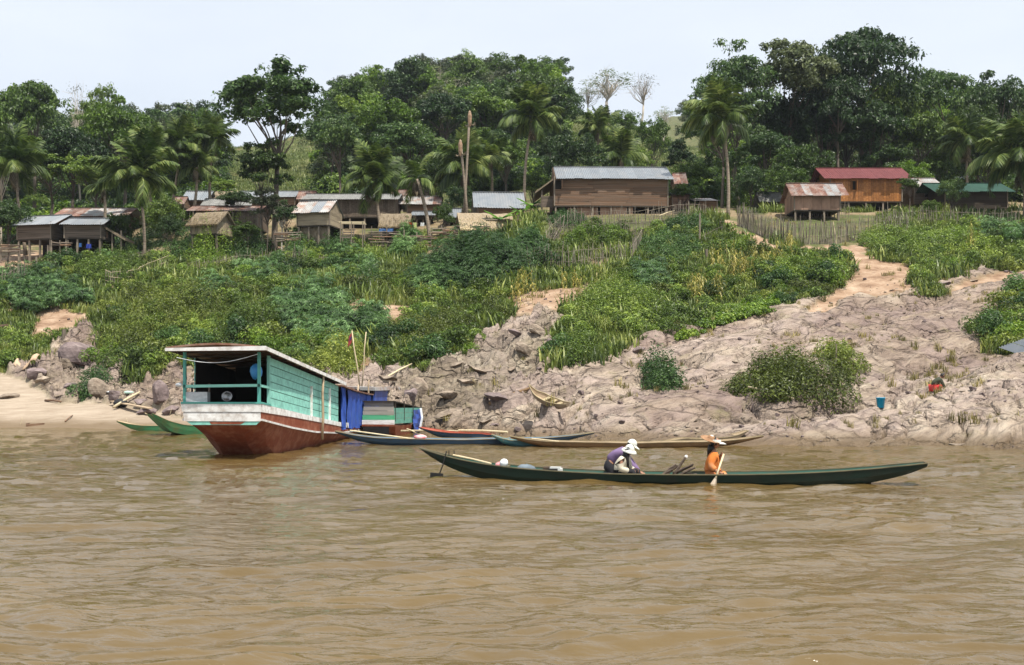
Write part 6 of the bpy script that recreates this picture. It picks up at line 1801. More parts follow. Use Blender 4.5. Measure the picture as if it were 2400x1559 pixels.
# stern boards
b = MB(); b.hexa([(-Wd - .02, -.06, 1.25), (.02, -.06, 1.25), (.02, 0, 1.25), (-Wd - .02, 0, 1.25), (-Wd - .05, -.07, 1.465), (.03, -.07, 1.465), (.03, 0, 1.465), (-Wd - .05, 0, 1.465)]); b.build('stern_board', M_white, hb)
b = MB(); b.hexa([(-Wd + .03, -.045, 1.0), (-.0, -.045, 1.0), (-.0, .01, 1.0), (-Wd + .03, .01, 1.0), (-Wd, -.045, 1.238), (.0, -.045, 1.238), (.0, .01, 1.238), (-Wd, .01, 1.238)]); b.build('stern_board', M_white, hb)
b = MB(); b.hexa([(-Wd + .22, -.03, .90), (-.12, -.03, .90), (-.12, .02, .90), (-Wd + .22, .02, .90), (-Wd + .1, -.03, .995), (-.02, -.03, .995), (-.02, .02, .995), (-Wd + .1, .02, .995)]); b.build('lower_stern_board', M_turq, hb)
b = MB(); b.hexa([(-1.35, -.036, .915), (-.55, -.036, .915), (-.55, -.03, .915), (-1.35, -.03, .915), (-1.4, -.036, .992), (-.4, -.036, .992), (-.4, -.03, .992), (-1.4, -.03, .992)]); b.build('worn_red_patch', M_hull, hb)
ubox('rail', M_turqd, hb, (-Wd / 2, -.03, 1.49), (Wd + .1, .1, .05))
ubox('rail', M_turq, hb, (-Wd / 2, -.03, 1.95), (Wd + .02, .055, .075), (0, -.012, 0))
# deck and cabin
b = MB(); P = [[(-inset(t) - .02, t, deck(t) - .01), (-Wd + inset(t) + .02, t, deck(t) - .01)] for t in T_]; b.grid(P); b.build('deck', M_darkwood, hb)
zroof = lambda t: 2.885 - .1 * t
for (x, t) in ((-.04, -.02), (-Wd + .04, -.02), (-.02, .78)):
    ubox('post', M_turq if x > -.03 else M_turqd, hb, (x, t, (deck(max(t, 0)) + zroof(t)) / 2 - .03), (.075, .075, zroof(t) - deck(max(t, 0))))
b = MB(); b.bar((.0, -.02, 1.95), (.0, .8, 1.90), .05, .07); b.build('side_rail', M_turq, hb)
b = MB(); b.bar((-Wd, -.02, 1.95), (-Wd, .8, 1.90), .05, .07); b.build('side_rail', M_turq, hb)
# side walls: horizontal boards following the sheer, each a part
def side_wall(x_of, t0, t1, nrow, mat, segs, right):
    rng = random.Random(4)
    ts = np.linspace(t0, t1, 9)
    for rI in range(nrow):
        cuts = [t0] + [t0 + (t1 - t0) * (s + rng.uniform(-.05, .05)) for s in segs] + [t1]
        for a, c in zip(cuts[:-1], cuts[1:]):
            b = MB(); P = []; dx = rng.random() * .008
            for t in np.linspace(a + .006, c - .006, 5):
                z0 = deck(t) + .01; z1 = zroof(t) - .07
                za = z0 + (z1 - z0) * rI / nrow + .004; zb = z0 + (z1 - z0) * (rI + 1) / nrow - .014
                x = x_of(t) + (dx if right else -dx)
                xi = x - .025 if right else x + .025
                P.append([(x, t, za), (x, t, zb), (xi, t, zb), (xi, t, za), (x, t, za)])
            b.grid(P)
            for e in (0, -1): b.add(P[e][:4], [(0, 1, 2, 3)])
            b.build('wall_board', mat, hb)
side_wall(lambda t: .0 - inset(t) * .6, .82, 8.75, 6, M_turq, (.55,), True)
side_wall(lambda t: -Wd + inset(t) * .6, .82, 8.75, 6, M_turq, (.5,), False)
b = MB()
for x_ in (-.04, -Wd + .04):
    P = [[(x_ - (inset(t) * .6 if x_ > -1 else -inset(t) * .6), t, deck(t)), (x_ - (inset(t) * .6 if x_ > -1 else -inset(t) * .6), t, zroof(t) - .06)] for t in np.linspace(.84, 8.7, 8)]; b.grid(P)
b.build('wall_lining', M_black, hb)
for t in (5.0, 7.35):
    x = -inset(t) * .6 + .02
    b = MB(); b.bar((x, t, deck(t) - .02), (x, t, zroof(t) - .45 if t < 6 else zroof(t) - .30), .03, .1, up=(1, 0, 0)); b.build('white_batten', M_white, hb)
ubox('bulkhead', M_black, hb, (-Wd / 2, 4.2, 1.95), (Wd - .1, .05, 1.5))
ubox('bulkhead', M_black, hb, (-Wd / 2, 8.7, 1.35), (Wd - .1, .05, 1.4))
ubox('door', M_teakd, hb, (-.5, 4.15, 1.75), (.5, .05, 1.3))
# roof: curved across, long along
def roof_piece(t0, t1, zf, over, crown, name, mat, parent=hb, n=10, th=.05):
    b = MB(); ts = np.linspace(t0, t1, 12); Pt, Pb = [], []
    for t in ts:
        x0, x1 = -Wd - over, over
        Pt.append([(x0 + (x1 - x0) * i / n, t, zf(t) + crown * math.sin(math.pi * i / n) + th) for i in range(n + 1)]); Pb.append([(p[0], p[1], p[2] - th) for p in Pt[-1]])
    b.grid(Pt); b.grid([r_[::-1] for r_ in Pb])
    for e in (0, -1):
        for i in range(n): b.add([Pt[e][i], Pt[e][i + 1], Pb[e][i + 1], Pb[e][i]], [(0, 1, 2, 3)])
    for j in range(11):
        for e in (0, n): b.add([Pt[j][e], Pt[j + 1][e], Pb[j + 1][e], Pb[j][e]], [(0, 1, 2, 3)])
    return b.build(name, mat, parent)
M_rbr = surf('brown_roof_cover', [(.12, .05, .03), (.22, .10, .06), (.34, .24, .18)], 2.5, dirt=(.3, .27, .24), dirt_amt=.5)
rf = roof_piece(-.5, 8.95, zroof, .27, .10, 'roof', M_rbr)
b = MB(); b.hexa([(-Wd - .30, -.55, 2.87), (.30, -.55, 2.885), (.30, -.5, 2.885), (-Wd - .30, -.5, 2.87), (-Wd - .30, -.55, 2.95), (.30, -.55, 3.0), (.30, -.5, 3.0), (-Wd - .30, -.5, 2.95)]); b.build('fascia', M_white, rf)
for sg in (0, 1):
    b = MB(); x = .28 if sg else -Wd - .28; b.bar((x, -.5, zroof(-.5) + .01), (x, 8.95, zroof(8.95) + .01), .03, .10); b.build('side_fascia', M_white if sg else M_board, rf)
for i in range(11):
    t = .1 + i * .82; b = MB(); b.bar((-Wd - .2, t, zroof(t) - .03), (.22, t, zroof(t) - .03), .04, .05); b.build('rafter', M_darkwood, rf)
# lower forward roof with tarpaulin curtains
zr2 = lambda t: 1.88 - (t - 9) * .075 + .006 * (t - 11) ** 2
rf2 = roof_piece(9.0, 14.2, zr2, .2, .08, 'forward_roof', M_rbr)
M_tarp = surf('blue_tarpaulin', [(.015, .045, .21), (.035, .085, .36), (.07, .14, .47)], 1.6, (1, 1, .5), .45, bump=.5, bdist=.05, var=.1)
def tarp(t0, t1, z_top, z_bot, x, seed, name='tarpaulin'):
    rng = random.Random(seed); b = MB(); n = 22; P = []
    for j in range(8):
        f = j / 7
        P.append([(x + .05 * math.sin(i * 1.3 + seed) * (0.3 + f) + .03 * math.sin(i * 2.9 + j), t0 + (t1 - t0) * i / n + .02 * math.sin(j + i), z_top(t0 + (t1 - t0) * i / n) * (1 - f) + z_bot(t0 + (t1 - t0) * i / n) * f + (.05 * math.sin(i * .9) if j == 7 else 0)) for i in range(n + 1)])
    b.grid(P); o = b.build(name, M_tarp, hb, smooth=True); return o
tarp(9.0, 9.7, zr2, lambda t: .42, .08, 2)
tarp(9.95, 13.0, zr2, lambda t: .36 + .02 * (t - 9.9), .10, 3)
tarp(13.2, 14.0, zr2, lambda t: .45, .10, 5)
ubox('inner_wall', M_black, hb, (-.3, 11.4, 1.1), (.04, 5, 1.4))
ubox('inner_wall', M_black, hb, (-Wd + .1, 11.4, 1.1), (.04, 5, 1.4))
for t in (9.9, 13.1, 14.1): ubox('post', M_post, hb, (-.02, t, (deck(t) + zr2(t)) / 2), (.06, .06, zr2(t) - deck(t)))
def hbp(px, py, t):   # point in the boat's frame at depth t along its axis
    Y = 29.7 + t; return hb.matrix_basis.inverted() @ at(px, py, Y)
# gear on the stern deck
r = empty('metal_tank', at(462, 947, 30.0), .05); tag(r, 'dented galvanised tub on the stern deck of the houseboat', 'tub')
ubox('tub_wall', surf('galvanised', [(.3, .33, .34), (.5, .53, .55)], 4, rough=.4, metal=.3), r, (0, 0, .16), (.62, .35, .33))
for x in (-.18, .28): ubox('upright', M_board, r, (x, .2, .28), (.05, .05, .55))
r = empty('stove_fan', at(533, 930, 30.9), 0); tag(r, 'round silver pan hanging in the dark of the houseboat stern', 'pan')
b = MB(); b.lathe([(.001, 0), (.09, .01), (.15, .05), (.155, .06), (.12, .03), (.001, .02)], 16); o = b.build('bowl', surf('pan_metal', [(.25, .25, .25), (.5, .5, .5)], 4, rough=.25, metal=.8), r, smooth=True); o.rotation_euler = (1.4, 0, 0)
o = sack('plastic_bag', at(600, 890, 29.95), (.17, .14, .27), surf('blue_bag', [(.02, .16, .42), (.08, .34, .68)], 4, rough=.3, var=.02), 'blue plastic bag hanging from the houseboat roof beside the corner post', 'bag', 21)
sack('plastic_bag', at(419, 908, 29.75), (.09, .08, .08), M_plast, 'clear plastic bag tied to the left corner post of the houseboat', 'bag', 22)
b = MB(); P = []
for i in range(21):
    t = i / 20; P.append(at(414 + 190 * t, 838 - 8 * t + 16 * math.sin(math.pi * t) , 29.35))
b.tube(P, .008, 5); tag(b.build('light_cable', M_plast), 'pale cable sagging under the front of the houseboat roof', 'cable')
b = MB(); b.tube([at(722, 880, 34.6), at(724, 900, 34.6), at(722, 925, 34.6), at(728, 930, 34.6)], [.015, .015, .03, .02], 6); tag(b.build('rope_coil', M_rope), 'frayed rope hanging on the turquoise side of the houseboat', 'rope')
sack('cloth_bundle', at(746, 900, 36.2), (.2, .12, .1), M_tarp, 'dark blue cloth stuffed under the eave of the houseboat side', 'cloth', 31)
# mooring poles and flag poles
def vpole(px0, py0, px1, py1, Y, rad, label, mat=None, nm='mooring_pole'):
    b = MB(); a, c = at(px0, py0, Y), at(px1, py1, Y); b.tube([a, a.lerp(c, .35) + Vector((.015, 0, 0)), a.lerp(c, .7) - Vector((.015, 0, 0)), c], [rad, rad, rad * .9, rad * .8], 7)
    return tag(b.build(nm, mat or M_pole, smooth=True), label, 'pole')
vpole(755,1030,758,878,35.6,.045,'crooked pale mooring pole in front of the turquoise wall',mat=M_bbrownin)
vpole(835,1003,840,902,41.6,.04,'mooring pole standing against the blue tarpaulin',mat=M_bbrownin)
vpole(862,937,865,890,44.5,.035,'short pole behind the small houseboat',mat=M_bbrownin)
vpole(843,906,825,775,45.5,.03,'tall flagpole of bamboo behind the tarpaulins')
vpole(848,906,858,778,45.5,.026,'tall bare bamboo pole right of the flagpole')
P = []; p0 = at(825, 778, 45.5)
b = MB(); b.grid([[p0 + Vector((-.01 - .03 * i * (1 + .1 * j), .02 * math.sin(i * 2), -.11 * j - .05 * i)) for i in range(5)] for j in range(5)])
M_fl = surf('faded_flag', [(.22, .03, .03), (.3, .05, .05)], 2); o = b.build('flag', M_fl); solidify(o, .008); tag(o, 'small faded red flag drooping from the flagpole', 'flag')
b = MB(); b.grid([[p0 + Vector((-.012 - .028 * i, -.015 + .02 * math.sin(i * 2), -.11 * j - .05 * i - .14)) for i in range(4)] for j in range(2)]); o = b.build('flag_band', surf('flag_blue', [(.02, .03, .15), (.04, .05, .2)], 2), o)
def rope(pts, label, rad=.008):
    b = MB(); b.tube([at(*q) for q in pts], rad, 5); return tag(b.build('mooring_rope', M_rope), label, 'rope')
rope([(765,875,37),(865,890,44),(1000,902,47),(1200,922,50),(1240,925,50)],'long thin line from the houseboat roof to the rocks',.009)
rope([(1240,925,50),(1420,935,49),(1640,942,48)],'thin line continuing along the pale rocks',.008)
rope([(1000,985,42),(1080,975,45),(1140,960,47)],'thin mooring line from the small boat up the rocks',.008)

# boat with the pale roof behind
r2 = empty('covered_boat', ((838 - 1200) * 47 / F, 47, 0), ang); tag(r2, 'covered boat with pale grey roof and blue sheets, behind the tarpaulined bow', 'boat')
k = 47 / F
b = MB(); b.hexa([(-.75, -.4, -.3), (.75, -.4, -.3), (.6, 6, -.3), (-.6, 6, -.3), (-.95, -.8, .6), (.95, -.8, .6), (.8, 6.5, .6), (-.8, 6.5, .6)]); b.build('hull', M_hull, r2)
for x in (-.8, .8):
    for y in (-.5, 2, 4.5): ubox('post', M_post, r2, (x, y, 1.2), (.06, .06, 1.3))
b = MB(); b.hexa([(-.95, -.9, 1.78), (.95, -.9, 1.72), (.95, 5, 1.72), (-.95, 5, 1.78), (-.9, -.9, 1.90), (.9, -.9, 1.86), (.9, 5, 1.86), (-.9, 5, 1.90)]); b.build('roof', M_tinold, r2)
for x, z, w in ((-.5, 1.6, .8), (.45, 1.45, .7), (.72, 1.35, .3)): o = ubox('blue_sheet', M_tarp, r2, (x, -.7, z), (w, .04, .25 + .2 * (x > .6)), (0, .1, 0))
b = MB(); b.grid([[(.86, -.6 + .4 * i, 1.75 - .22 * j + .03 * math.sin(i + j)) for i in range(9)] for j in range(5)]); b.build('tarpaulin', M_tarp, r2)

# small houseboat with grey cabin
r3 = empty('small_houseboat', ((888 - 1200) * 42 / F, 42, 0), -.12); tag(r3, 'small houseboat with bare grey cabin boards, green and white bands and red hull', 'boat')
k = 42 / F; hw = 35 * k
def q3(px, py): return ((px - 888) * k, H - (py - HY) * k)
zs = [H - (py - HY) * k for py in (942, 952, 963, 973, 984, 995)]
M_greyw = surf('bare_grey_board', [(.17, .155, .135), (.27, .25, .22), (.36, .34, .30)], 2.2, (.6, 8, 8), .9, bump=.3)
for i in range(3): ubox('cabin_board', M_greyw, r3, (0, -.02 * i, (zs[i] + zs[i + 1]) / 2), (2 * hw + .04 * i, .04, zs[i] - zs[i + 1] - .012))
ubox('green_band', paint('bright_green_paint', (.10, .42, .22), (.05, .25, .15), .5), r3, (0, -.07, (zs[3] + zs[4]) / 2), (2 * hw + .1, .05, zs[3] - zs[4] - .01))
ubox('white_band', M_white, r3, (0, -.09, (zs[4] + zs[5]) / 2), (2 * hw + .12, .05, zs[4] - zs[5] - .01))
b = MB(); rr = []
for (y, w, z0, z1) in ((-.1, hw + .07, .30, .46), (.5, hw + .12, -.2, .42), (2.5, hw + .15, -.35, .38), (5, hw + .05, -.35, .40), (7, .3, .2, .7)):
    rr.append([(w, y, z1), (w * .8, y, z0 + .08), (w * .5, y, z0), (-w * .5, y, z0), (-w * .8, y, z0 + .08), (-w, y, z1)])
b.grid(rr); b.add(rr[0], [tuple(range(6))]); b.build('hull', M_hull, r3)
b = MB(); b.hexa([(-hw - .06, -.14, .40), (hw + .06, -.14, .40), (hw + .06, -.08, .40), (-hw - .06, -.08, .40), (-hw - .06, -.14, zs[5]), (hw + .06, -.14, zs[5]), (hw + .06, -.08, zs[5]), (-hw - .06, -.08, zs[5])]); b.build('red_board', M_hull, r3)
ubox('hull_recess_shade', M_black_, r3, (-.08, -.13, .25), (1.0, .05, .26))  # black board stands in for the shade in the hull opening
M_dteal = paint('dull_teal_paint', (.12, .34, .27), (.07, .16, .13), .4)
for i in range(3):
    z = .5 + .2 * i; b = MB(); b.hexa([(hw + .02, 0, z), (hw + .06, 0, z), (hw + .20, 4.2, z - .08), (hw + .16, 4.2, z - .08), (hw + .02, 0, z + .19), (hw + .06, 0, z + .19), (hw + .20, 4.2, z + .11), (hw + .16, 4.2, z + .11)]); b.build('side_board', M_dteal, r3)
    b = MB(); b.hexa([(-hw - .06, 0, z), (-hw - .02, 0, z), (-hw - .1, 4.2, z - .08), (-hw - .14, 4.2, z - .08), (-hw - .06, 0, z + .19), (-hw - .02, 0, z + .19), (-hw - .1, 4.2, z + .11), (-hw - .14, 4.2, z + .11)]); b.build('side_board', M_dteal, r3)
b = MB(); b.hexa([(-hw - .04, -.1, zs[0]), (hw + .08, -.1, zs[0]), (hw + .2, 4.4, zs[0] - .35), (-hw - .1, 4.4, zs[0] - .35), (-hw - .04, -.1, zs[0] + .04), (hw + .08, -.1, zs[0] + .04), (hw + .2, 4.4, zs[0] - .31), (-hw - .1, 4.4, zs[0] - .31)]); b.build('roof', M_darkwood, r3)
for y in (.05, 1.4, 2.8, 4.2): ubox('rib', M_darkwood, r3, (hw + .05 + .035 * y, y, .95), (.05, .05, .75))
b = MB(); b.grid([[(hw + .22 + .03 * math.sin(j * 2 + i), 2.6 + .25 * i, .95 - .18 * j) for i in range(7)] for j in range(6)]); o = b.build('blue_sheet', M_tarp, r3); solidify(o, .01)
b = MB(); b.tube([(hw + .3, 3.6, 1.0), (hw + .38, 3.5, .6), (hw + .30, 3.4, .1)], .05, 6); b.build('rag', M_plast, r3)
vpole(953,1005,985,1018,41.8,.025,'thin pole slanting into the water right of the small houseboat')
# ------------------------------------------------------------------ people
M_skin = surf('brown_skin', [(.26, .13, .08), (.33, .175, .11)], 6, rough=.55, bump=.05, var=.03)
M_hair = surf('black_hair', [(.006, .005, .005), (.02, .016, .014)], 30, (6, 6, 1), .4, bump=.4, var=.03)
M_purple = surf('mauve_shirt', [(.13, .085, .17), (.20, .14, .26)], 5, rough=.9, bump=.3, bdist=.01, var=.02)
M_cream = surf('cream_shirt', [(.48, .44, .34), (.64, .59, .47)], 5, rough=.9, bump=.3, bdist=.01, var=.02)
M_orange = surf('orange_shirt', [(.46, .12, .02), (.62, .21, .045)], 4, rough=.9, bump=.3, bdist=.01, dirt=(.55, .38, .24), dirt_amt=.6, dirt_scale=3, var=.02)
M_trous = surf('black_trousers', [(.01, .01, .013), (.03, .03, .036)], 5, rough=.9, var=.02)
M_cap = surf('white_cap', [(.5, .51, .46), (.66, .67, .62)], 5, rough=.85, var=.03)
M_hat = surf('straw_hat', [(.22, .115, .055), (.36, .21, .115)], 9, (1, 1, 6), .8, bump=.3, var=.02)
M_redsh = surf('red_shirt', [(.4, .03, .03), (.55, .06, .05)], 5, rough=.9, var=.02)
M_dkgr = surf('dark_green_jacket', [(.03, .035, .022), (.06, .065, .04)], 5, rough=.9, var=.02)

def skin(name, V, E, R, mat, parent, loc=None, lvl=2, root=0):
    me = bpy.data.meshes.new(name); me.from_pydata([tuple(v) for v in V], E, []); me.update(); me.materials.append(mat)
    o = link(name, me, parent, loc)
    md = o.modifiers.new('skin', 'SKIN'); md.use_smooth_shade = True
    if not me.skin_vertices:
        bm = bmesh.new(); bm.from_mesh(me); bm.verts.layers.skin.verify(); bm.to_mesh(me); bm.free()
    for i, r in enumerate(R):
        sv = me.skin_vertices[0].data[i]; sv.radius = (r, r) if not hasattr(r, '__len__') else r
        sv.use_root = (i == root)
    s = o.modifiers.new('sub', 'SUBSURF'); s.levels = lvl; s.render_levels = lvl
    return o
def slim(R): return [r * (.72 if i in (0, 1, 2, 5, 8) else .8 if i in (6, 9) else .9 if i in (11, 12, 14, 15) else 1) for i, r in enumerate(R)]
def chain(*idx): return [(idx[i], idx[i + 1]) for i in range(len(idx) - 1)]

def hand(parent, P, d, side, grip, mat=M_skin):
    """five-fingered hand at wrist P pointing along d; grip 0..1"""
    d = Vector(d).normalized(); s = Vector(side).normalized(); n = d.cross(s).normalized()
    V = [P, P + d * .045, P + d * .085]; R = [.022, .027, .026]; E = [(0, 1), (1, 2)]
    for k in range(4):
        o_ = (k - 1.5) * .018; L0 = [.034, .04, .037, .028][k]
        a = P + d * .085 + s * o_; b1 = a + (d * (1 - grip * .5) + n * grip * .6) * L0; b2 = b1 + (d * (1 - grip * 1.3) + n * grip) * L0 * .8
        i = len(V); V += [a, b1, b2]; R += [.0095, .0088, .0075]; E += [(2, i), (i, i + 1), (i + 1, i + 2)]
    i = len(V); V += [P + d * .03 + s * .03, P + d * .06 + s * .048 + n * .01 * grip, P + d * .085 + s * .045 + n * .03 * grip]; R += [.012, .010, .0085]; E += [(1, i), (i, i + 1), (i + 1, i + 2)]
    return skin('hand', V, E, R, mat, parent, lvl=1)

def head(parent, C, fwd, up=(0, 0, 1), s=1.0, hair_len=.0, hair_back=True):
    """head centred at C looking along fwd (a mesh with nose, brow, chin and ears)"""
    f = Vector(fwd).normalized(); u = Vector(up); u = (u - f * u.dot(f)).normalized(); r = f.cross(u).normalized()
    M = Matrix((r, f, u)).transposed().to_4x4(); M.translation = C
    n, m = 20, 14; b = MB(); P = []
    for i in range(m + 1):
        th = math.pi * i / m; row = []
        for j in range(n + 1):
            ph = 2 * math.pi * (j % n) / n
            x = math.sin(th) * math.cos(ph); y = math.sin(th) * math.sin(ph); z = math.cos(th)
            X, Y_, Z_ = .074 * x, .092 * y, .112 * z
            if z < -.1: X *= 1 - .28 * (-z) ; Y_ *= 1 - .12 * (-z)
            if y > .75:                       # the face
                g = math.exp(-(x * x) / .02)
                Y_ += .020 * g * math.exp(-((z + .12) ** 2) / .02)        # nose
                Y_ += .006 * math.exp(-(x * x) / .05) * math.exp(-((z + .45) ** 2) / .006)   # lips
                Y_ -= .010 * math.exp(-((abs(x) - .36) ** 2) / .02) * math.exp(-((z - .08) ** 2) / .015)  # eye sockets
            row.append(tuple(M @ Vector((X * s, Y_ * s, Z_ * s))))
        P.append(row)
    b.grid(P)
    for sx in (-1, 1): b.lathe([(.001, -.028), (.012, -.02), (.017, 0), (.012, .02), (.001, .028)], 6, tuple(M @ Vector((sx * .075 * s, -.005, 0))))
    h = b.build('head', M_skin, parent, smooth=True)
    e = MB()
    for sx in (-1, 1): e.lathe([(.001, -.006), (.012, -.003), (.014, 0), (.012, .003), (.001, .006)], 8, tuple(M @ Vector((sx * .030 * s, .083 * s, .008 * s))))
    e.build('eyes', M_hair, parent)
    e = MB(); e.bar(M @ Vector((-.022 * s, .088 * s, -.052 * s)), M @ Vector((.022 * s, .088 * s, -.052 * s)), .006, .008); e.build('mouth', surf('lips', [(.25, .07, .06), (.3, .1, .08)], 4), parent)
    # hair cap
    b = MB(); P = []
    for i in range(9):
        th = math.pi * .62 * i / 8; row = []
        for j in range(17):
            ph = math.pi * 1.06 + math.pi * .88 * j / 16 if False else math.pi * (.86 + 1.28 * j / 16)
            row.append(tuple(M @ Vector((.082 * s * math.sin(th) * math.cos(ph), .100 * s * math.sin(th) * math.sin(ph) - .004, .120 * s * math.cos(th)))))
        P.append(row)
    b.grid(P)
    b.build('hair', M_hair, parent, smooth=True)
    return M
def cap(parent, M, mat=M_cap, s=1.0, brim=.085, drop=0.0, vent=True, full=False, crown=True):
    b = MB(); P = []
    for i in range(0 if crown else 5, 8):
        th = math.pi * .5 * i / 7
        P.append([tuple(M @ Vector((.088 * s * math.sin(th) * math.cos(a), .106 * s * math.sin(th) * math.sin(a), .022 + .112 * s * math.cos(th)))) for a in np.linspace(0, 2 * math.pi, 17)])
    b.grid(P); b.build('cap', mat, parent, smooth=True)
    b = MB(); P = []
    a0, a1 = (0, 2 * math.pi) if full else (math.pi * .14, math.pi * .86)
    for i in range(4):
        q = i / 3; P.append([tuple(M @ Vector(((.088 + brim * q * (1 if full else .25)) * s * math.cos(a), (.104 + brim * q * (1 if not full else .9)) * s * math.sin(a), .024 - (.03 + drop) * q * q))) for a in np.linspace(a0, a1, 17)])
    b.grid(P); o = b.build('brim', mat, parent, smooth=True); solidify(o, .006)
    if vent:
        b = MB(); p = M @ Vector((.088 * s, -.01, .07)); q_ = M @ Vector((.088 * s, .05, .07)); b.bar(p, q_, .012, .014); b.build('cap_slit', M_black_, parent)

# orange woman paddling (faces right)
zc = .0
o3 = cpt(1688, 0, .03)
r = empty('person', o3, cyaw); tag(r, 'person in an orange shirt and straw hat kneeling and paddling the green canoe', 'person')
sh_z = .50
V = [(0,0,.09),(0.01,0,.26),(.03,0,.42),(.045,0,.52),(.055,0,.60)]; E = chain(0,1,2,3,4); R = [.14,.125,.14,.07,.048]
# arms: lower (near) arm holds the shaft low, upper (far) arm holds it high
V += [(.03,-.15,.47),(-.02,-.22,.28),(.13,-.26,.155),(.03,.15,.48),(.16,.20,.36),(.16,.05,.46)]
E += [(2,5),(5,6),(6,7),(2,8),(8,9),(9,10)]; R += [.06,.046,.036,.06,.045,.034]
V += [(.02,-.10,.07),(.30,-.13,.10),(.10,-.15,.04),(.02,.10,.07),(.30,.12,.10),(.12,.14,.04)]; E += [(0,11),(11,12),(12,13),(0,14),(14,15),(15,16)]; R += [.09,.07,.05,.09,.07,.05]
skin('body', V, E, slim(R), M_skin, r)
SV = V[:4] + [V[5], V[6], (.08,-.245,.20), V[8], V[9], (.165,.10,.42)]; SE = [(0,1),(1,2),(2,3),(2,4),(4,5),(5,6),(2,7),(7,8),(8,9)]
skin('shirt', SV, SE, [.168,.155,.168,.085,.085,.072,.058,.085,.07,.055], M_orange, r)
skin('trousers', [V[0], V[11], V[12], V[14], V[15]], [(0,1),(1,2),(0,3),(3,4)], [.15,.10,.082,.10,.082], M_orange, r)
hand(r, Vector((.13,-.26,.155)), (.8,-.2,-.2), (0,.3,1), .8); hand(r, Vector((.165,.05,.46)), (.5,-.7,.25), (0,.5,1), .8)
M_ = head(r, Vector((.075, 0, .70)), (1, -.15, -.05), s=.92)
cap(r, M_, brim=.10, vent=False, crown=False)
b = MB(); b.tube([(.01,.0,.66),(-.03,0,.55),(-.06,0,.40)], [.075,.06,.02], 7); b.build('ponytail', M_hair, r, smooth=True)
b = MB(); ring = [(.001,.075),(.06,.07),(.085,.03),(.095,0),(.16,-.012),(.235,.008),(.24,.0),(.16,-.022),(.09,-.01)]
b.lathe(ring, 20); o = b.build('straw_hat', M_hat, r, smooth=True); o.location = (-.01, 0, .775); o.rotation_euler = (.22, .26, 0); o.scale = (.86, .84, 1.0)
b = MB(); b.lathe([(.001,.03),(.045,.015),(.055,-.01)], 12); o = b.build('hat_patch', M_cap, r); o.location = (.01, -.02, .835); o.rotation_euler = (.25, .3, 0); o.scale = (.7, .7, .7)
pd = empty('paddle', o3, cyaw); tag(pd, 'pale wooden paddle held by the person in orange, blade in the water', 'paddle')
top_ = Vector((.225, -.12, .50)); low = Vector((.02, -.50, -.08))
b = MB(); b.tube([top_, top_.lerp(low, .75)], [.019, .019], 8); b.build('shaft', M_pole, pd, smooth=True)
b = MB(); q1 = top_.lerp(low, .72); dd = (low - top_).normalized(); sd = Vector((1, .1, 0)); sd = (sd - dd * sd.dot(dd)).normalized(); nn = dd.cross(sd)
Pp = []
for i in range(7):
    t = i / 6; w = .018 + .06 * math.sin(min(1, t * 1.3) * math.pi * .5); c = q1 + dd * (.42 * t)
    Pp.append([c - sd * w, c - nn * .012, c + sd * w, c + nn * .012, c - sd * w])
b.grid(Pp); b.build('blade', paint('paddle_blade', (.34, .30, .24), (.3, .2, .12), .5), pd, smooth=True)

for o_ in (bpy.data.objects['person'], pd): o_.scale = (1.08, 1.08, 1.08)
# woman in cream, sitting hunched, facing right
r = empty('person', cpt(1478, -.14, .03), cyaw - .25); tag(r, 'person in a cream shirt and white cap with long black hair, sitting hunched', 'person')
V = [(0,0,.09),(.0,0,.24),(.06,0,.38),(.11,0,.46),(.135,0,.51),(.06,-.14,.40),(.05,-.21,.22),(.22,-.14,.19),(.08,.14,.40),(.12,.19,.22),(.24,.08,.19),(.02,-.1,.07),(.30,-.11,.20),(.30,-.12,.02),(.02,.1,.07),(.32,.1,.20),(.32,.12,.02)]
E = chain(0,1,2,3,4) + [(2,5),(5,6),(6,7),(2,8),(8,9),(9,10),(0,11),(11,12),(12,13),(0,14),(14,15),(15,16)]
R = [.14,.13,.14,.065,.045,.06,.045,.034,.06,.045,.034,.09,.07,.05,.09,.07,.05]
skin('body', V, E, slim(R), M_skin, r)
skin('shirt', V[:4] + V[5:11], [(0,1),(1,2),(2,3),(2,4),(4,5),(5,6),(2,7),(7,8),(8,9)], [.172,.168,.175,.085,.088,.075,.062,.088,.075,.062], M_cream, r)
skin('trousers', [V[0], V[11], V[12], V[13], V[14], V[15], V[16]], [(0,1),(1,2),(2,3),(0,4),(4,5),(5,6)], [.145,.10,.08,.06,.10,.08,.06], M_trous, r)
hand(r, Vector((.22,-.14,.19)), (1,.2,-.1), (0,.2,1), .5); hand(r, Vector((.24,.08,.19)), (1,-.2,-.1), (0,.2,1), .5)
M_ = head(r, Vector((.17, 0, .60)), (1, -.25, -.35), s=.92)
cap(r, M_, brim=.075, full=True, drop=.02)
for k_, (x, y, z2, w) in enumerate(((.10,-.06,.28,.05),(.08,.0,.30,.06),(.16,-.09,.22,.032),(.10,.06,.30,.045))):
    b = MB(); b.tube([(.13, y * .8, .62), (x, y * 1.2, .48), (x + .02, y * 1.5, .36), (x + .04, y * 1.4, z2)], [.06, w * 1.15, w, w * .35], 7); b.build('hair_lock', M_hair, r, smooth=True)

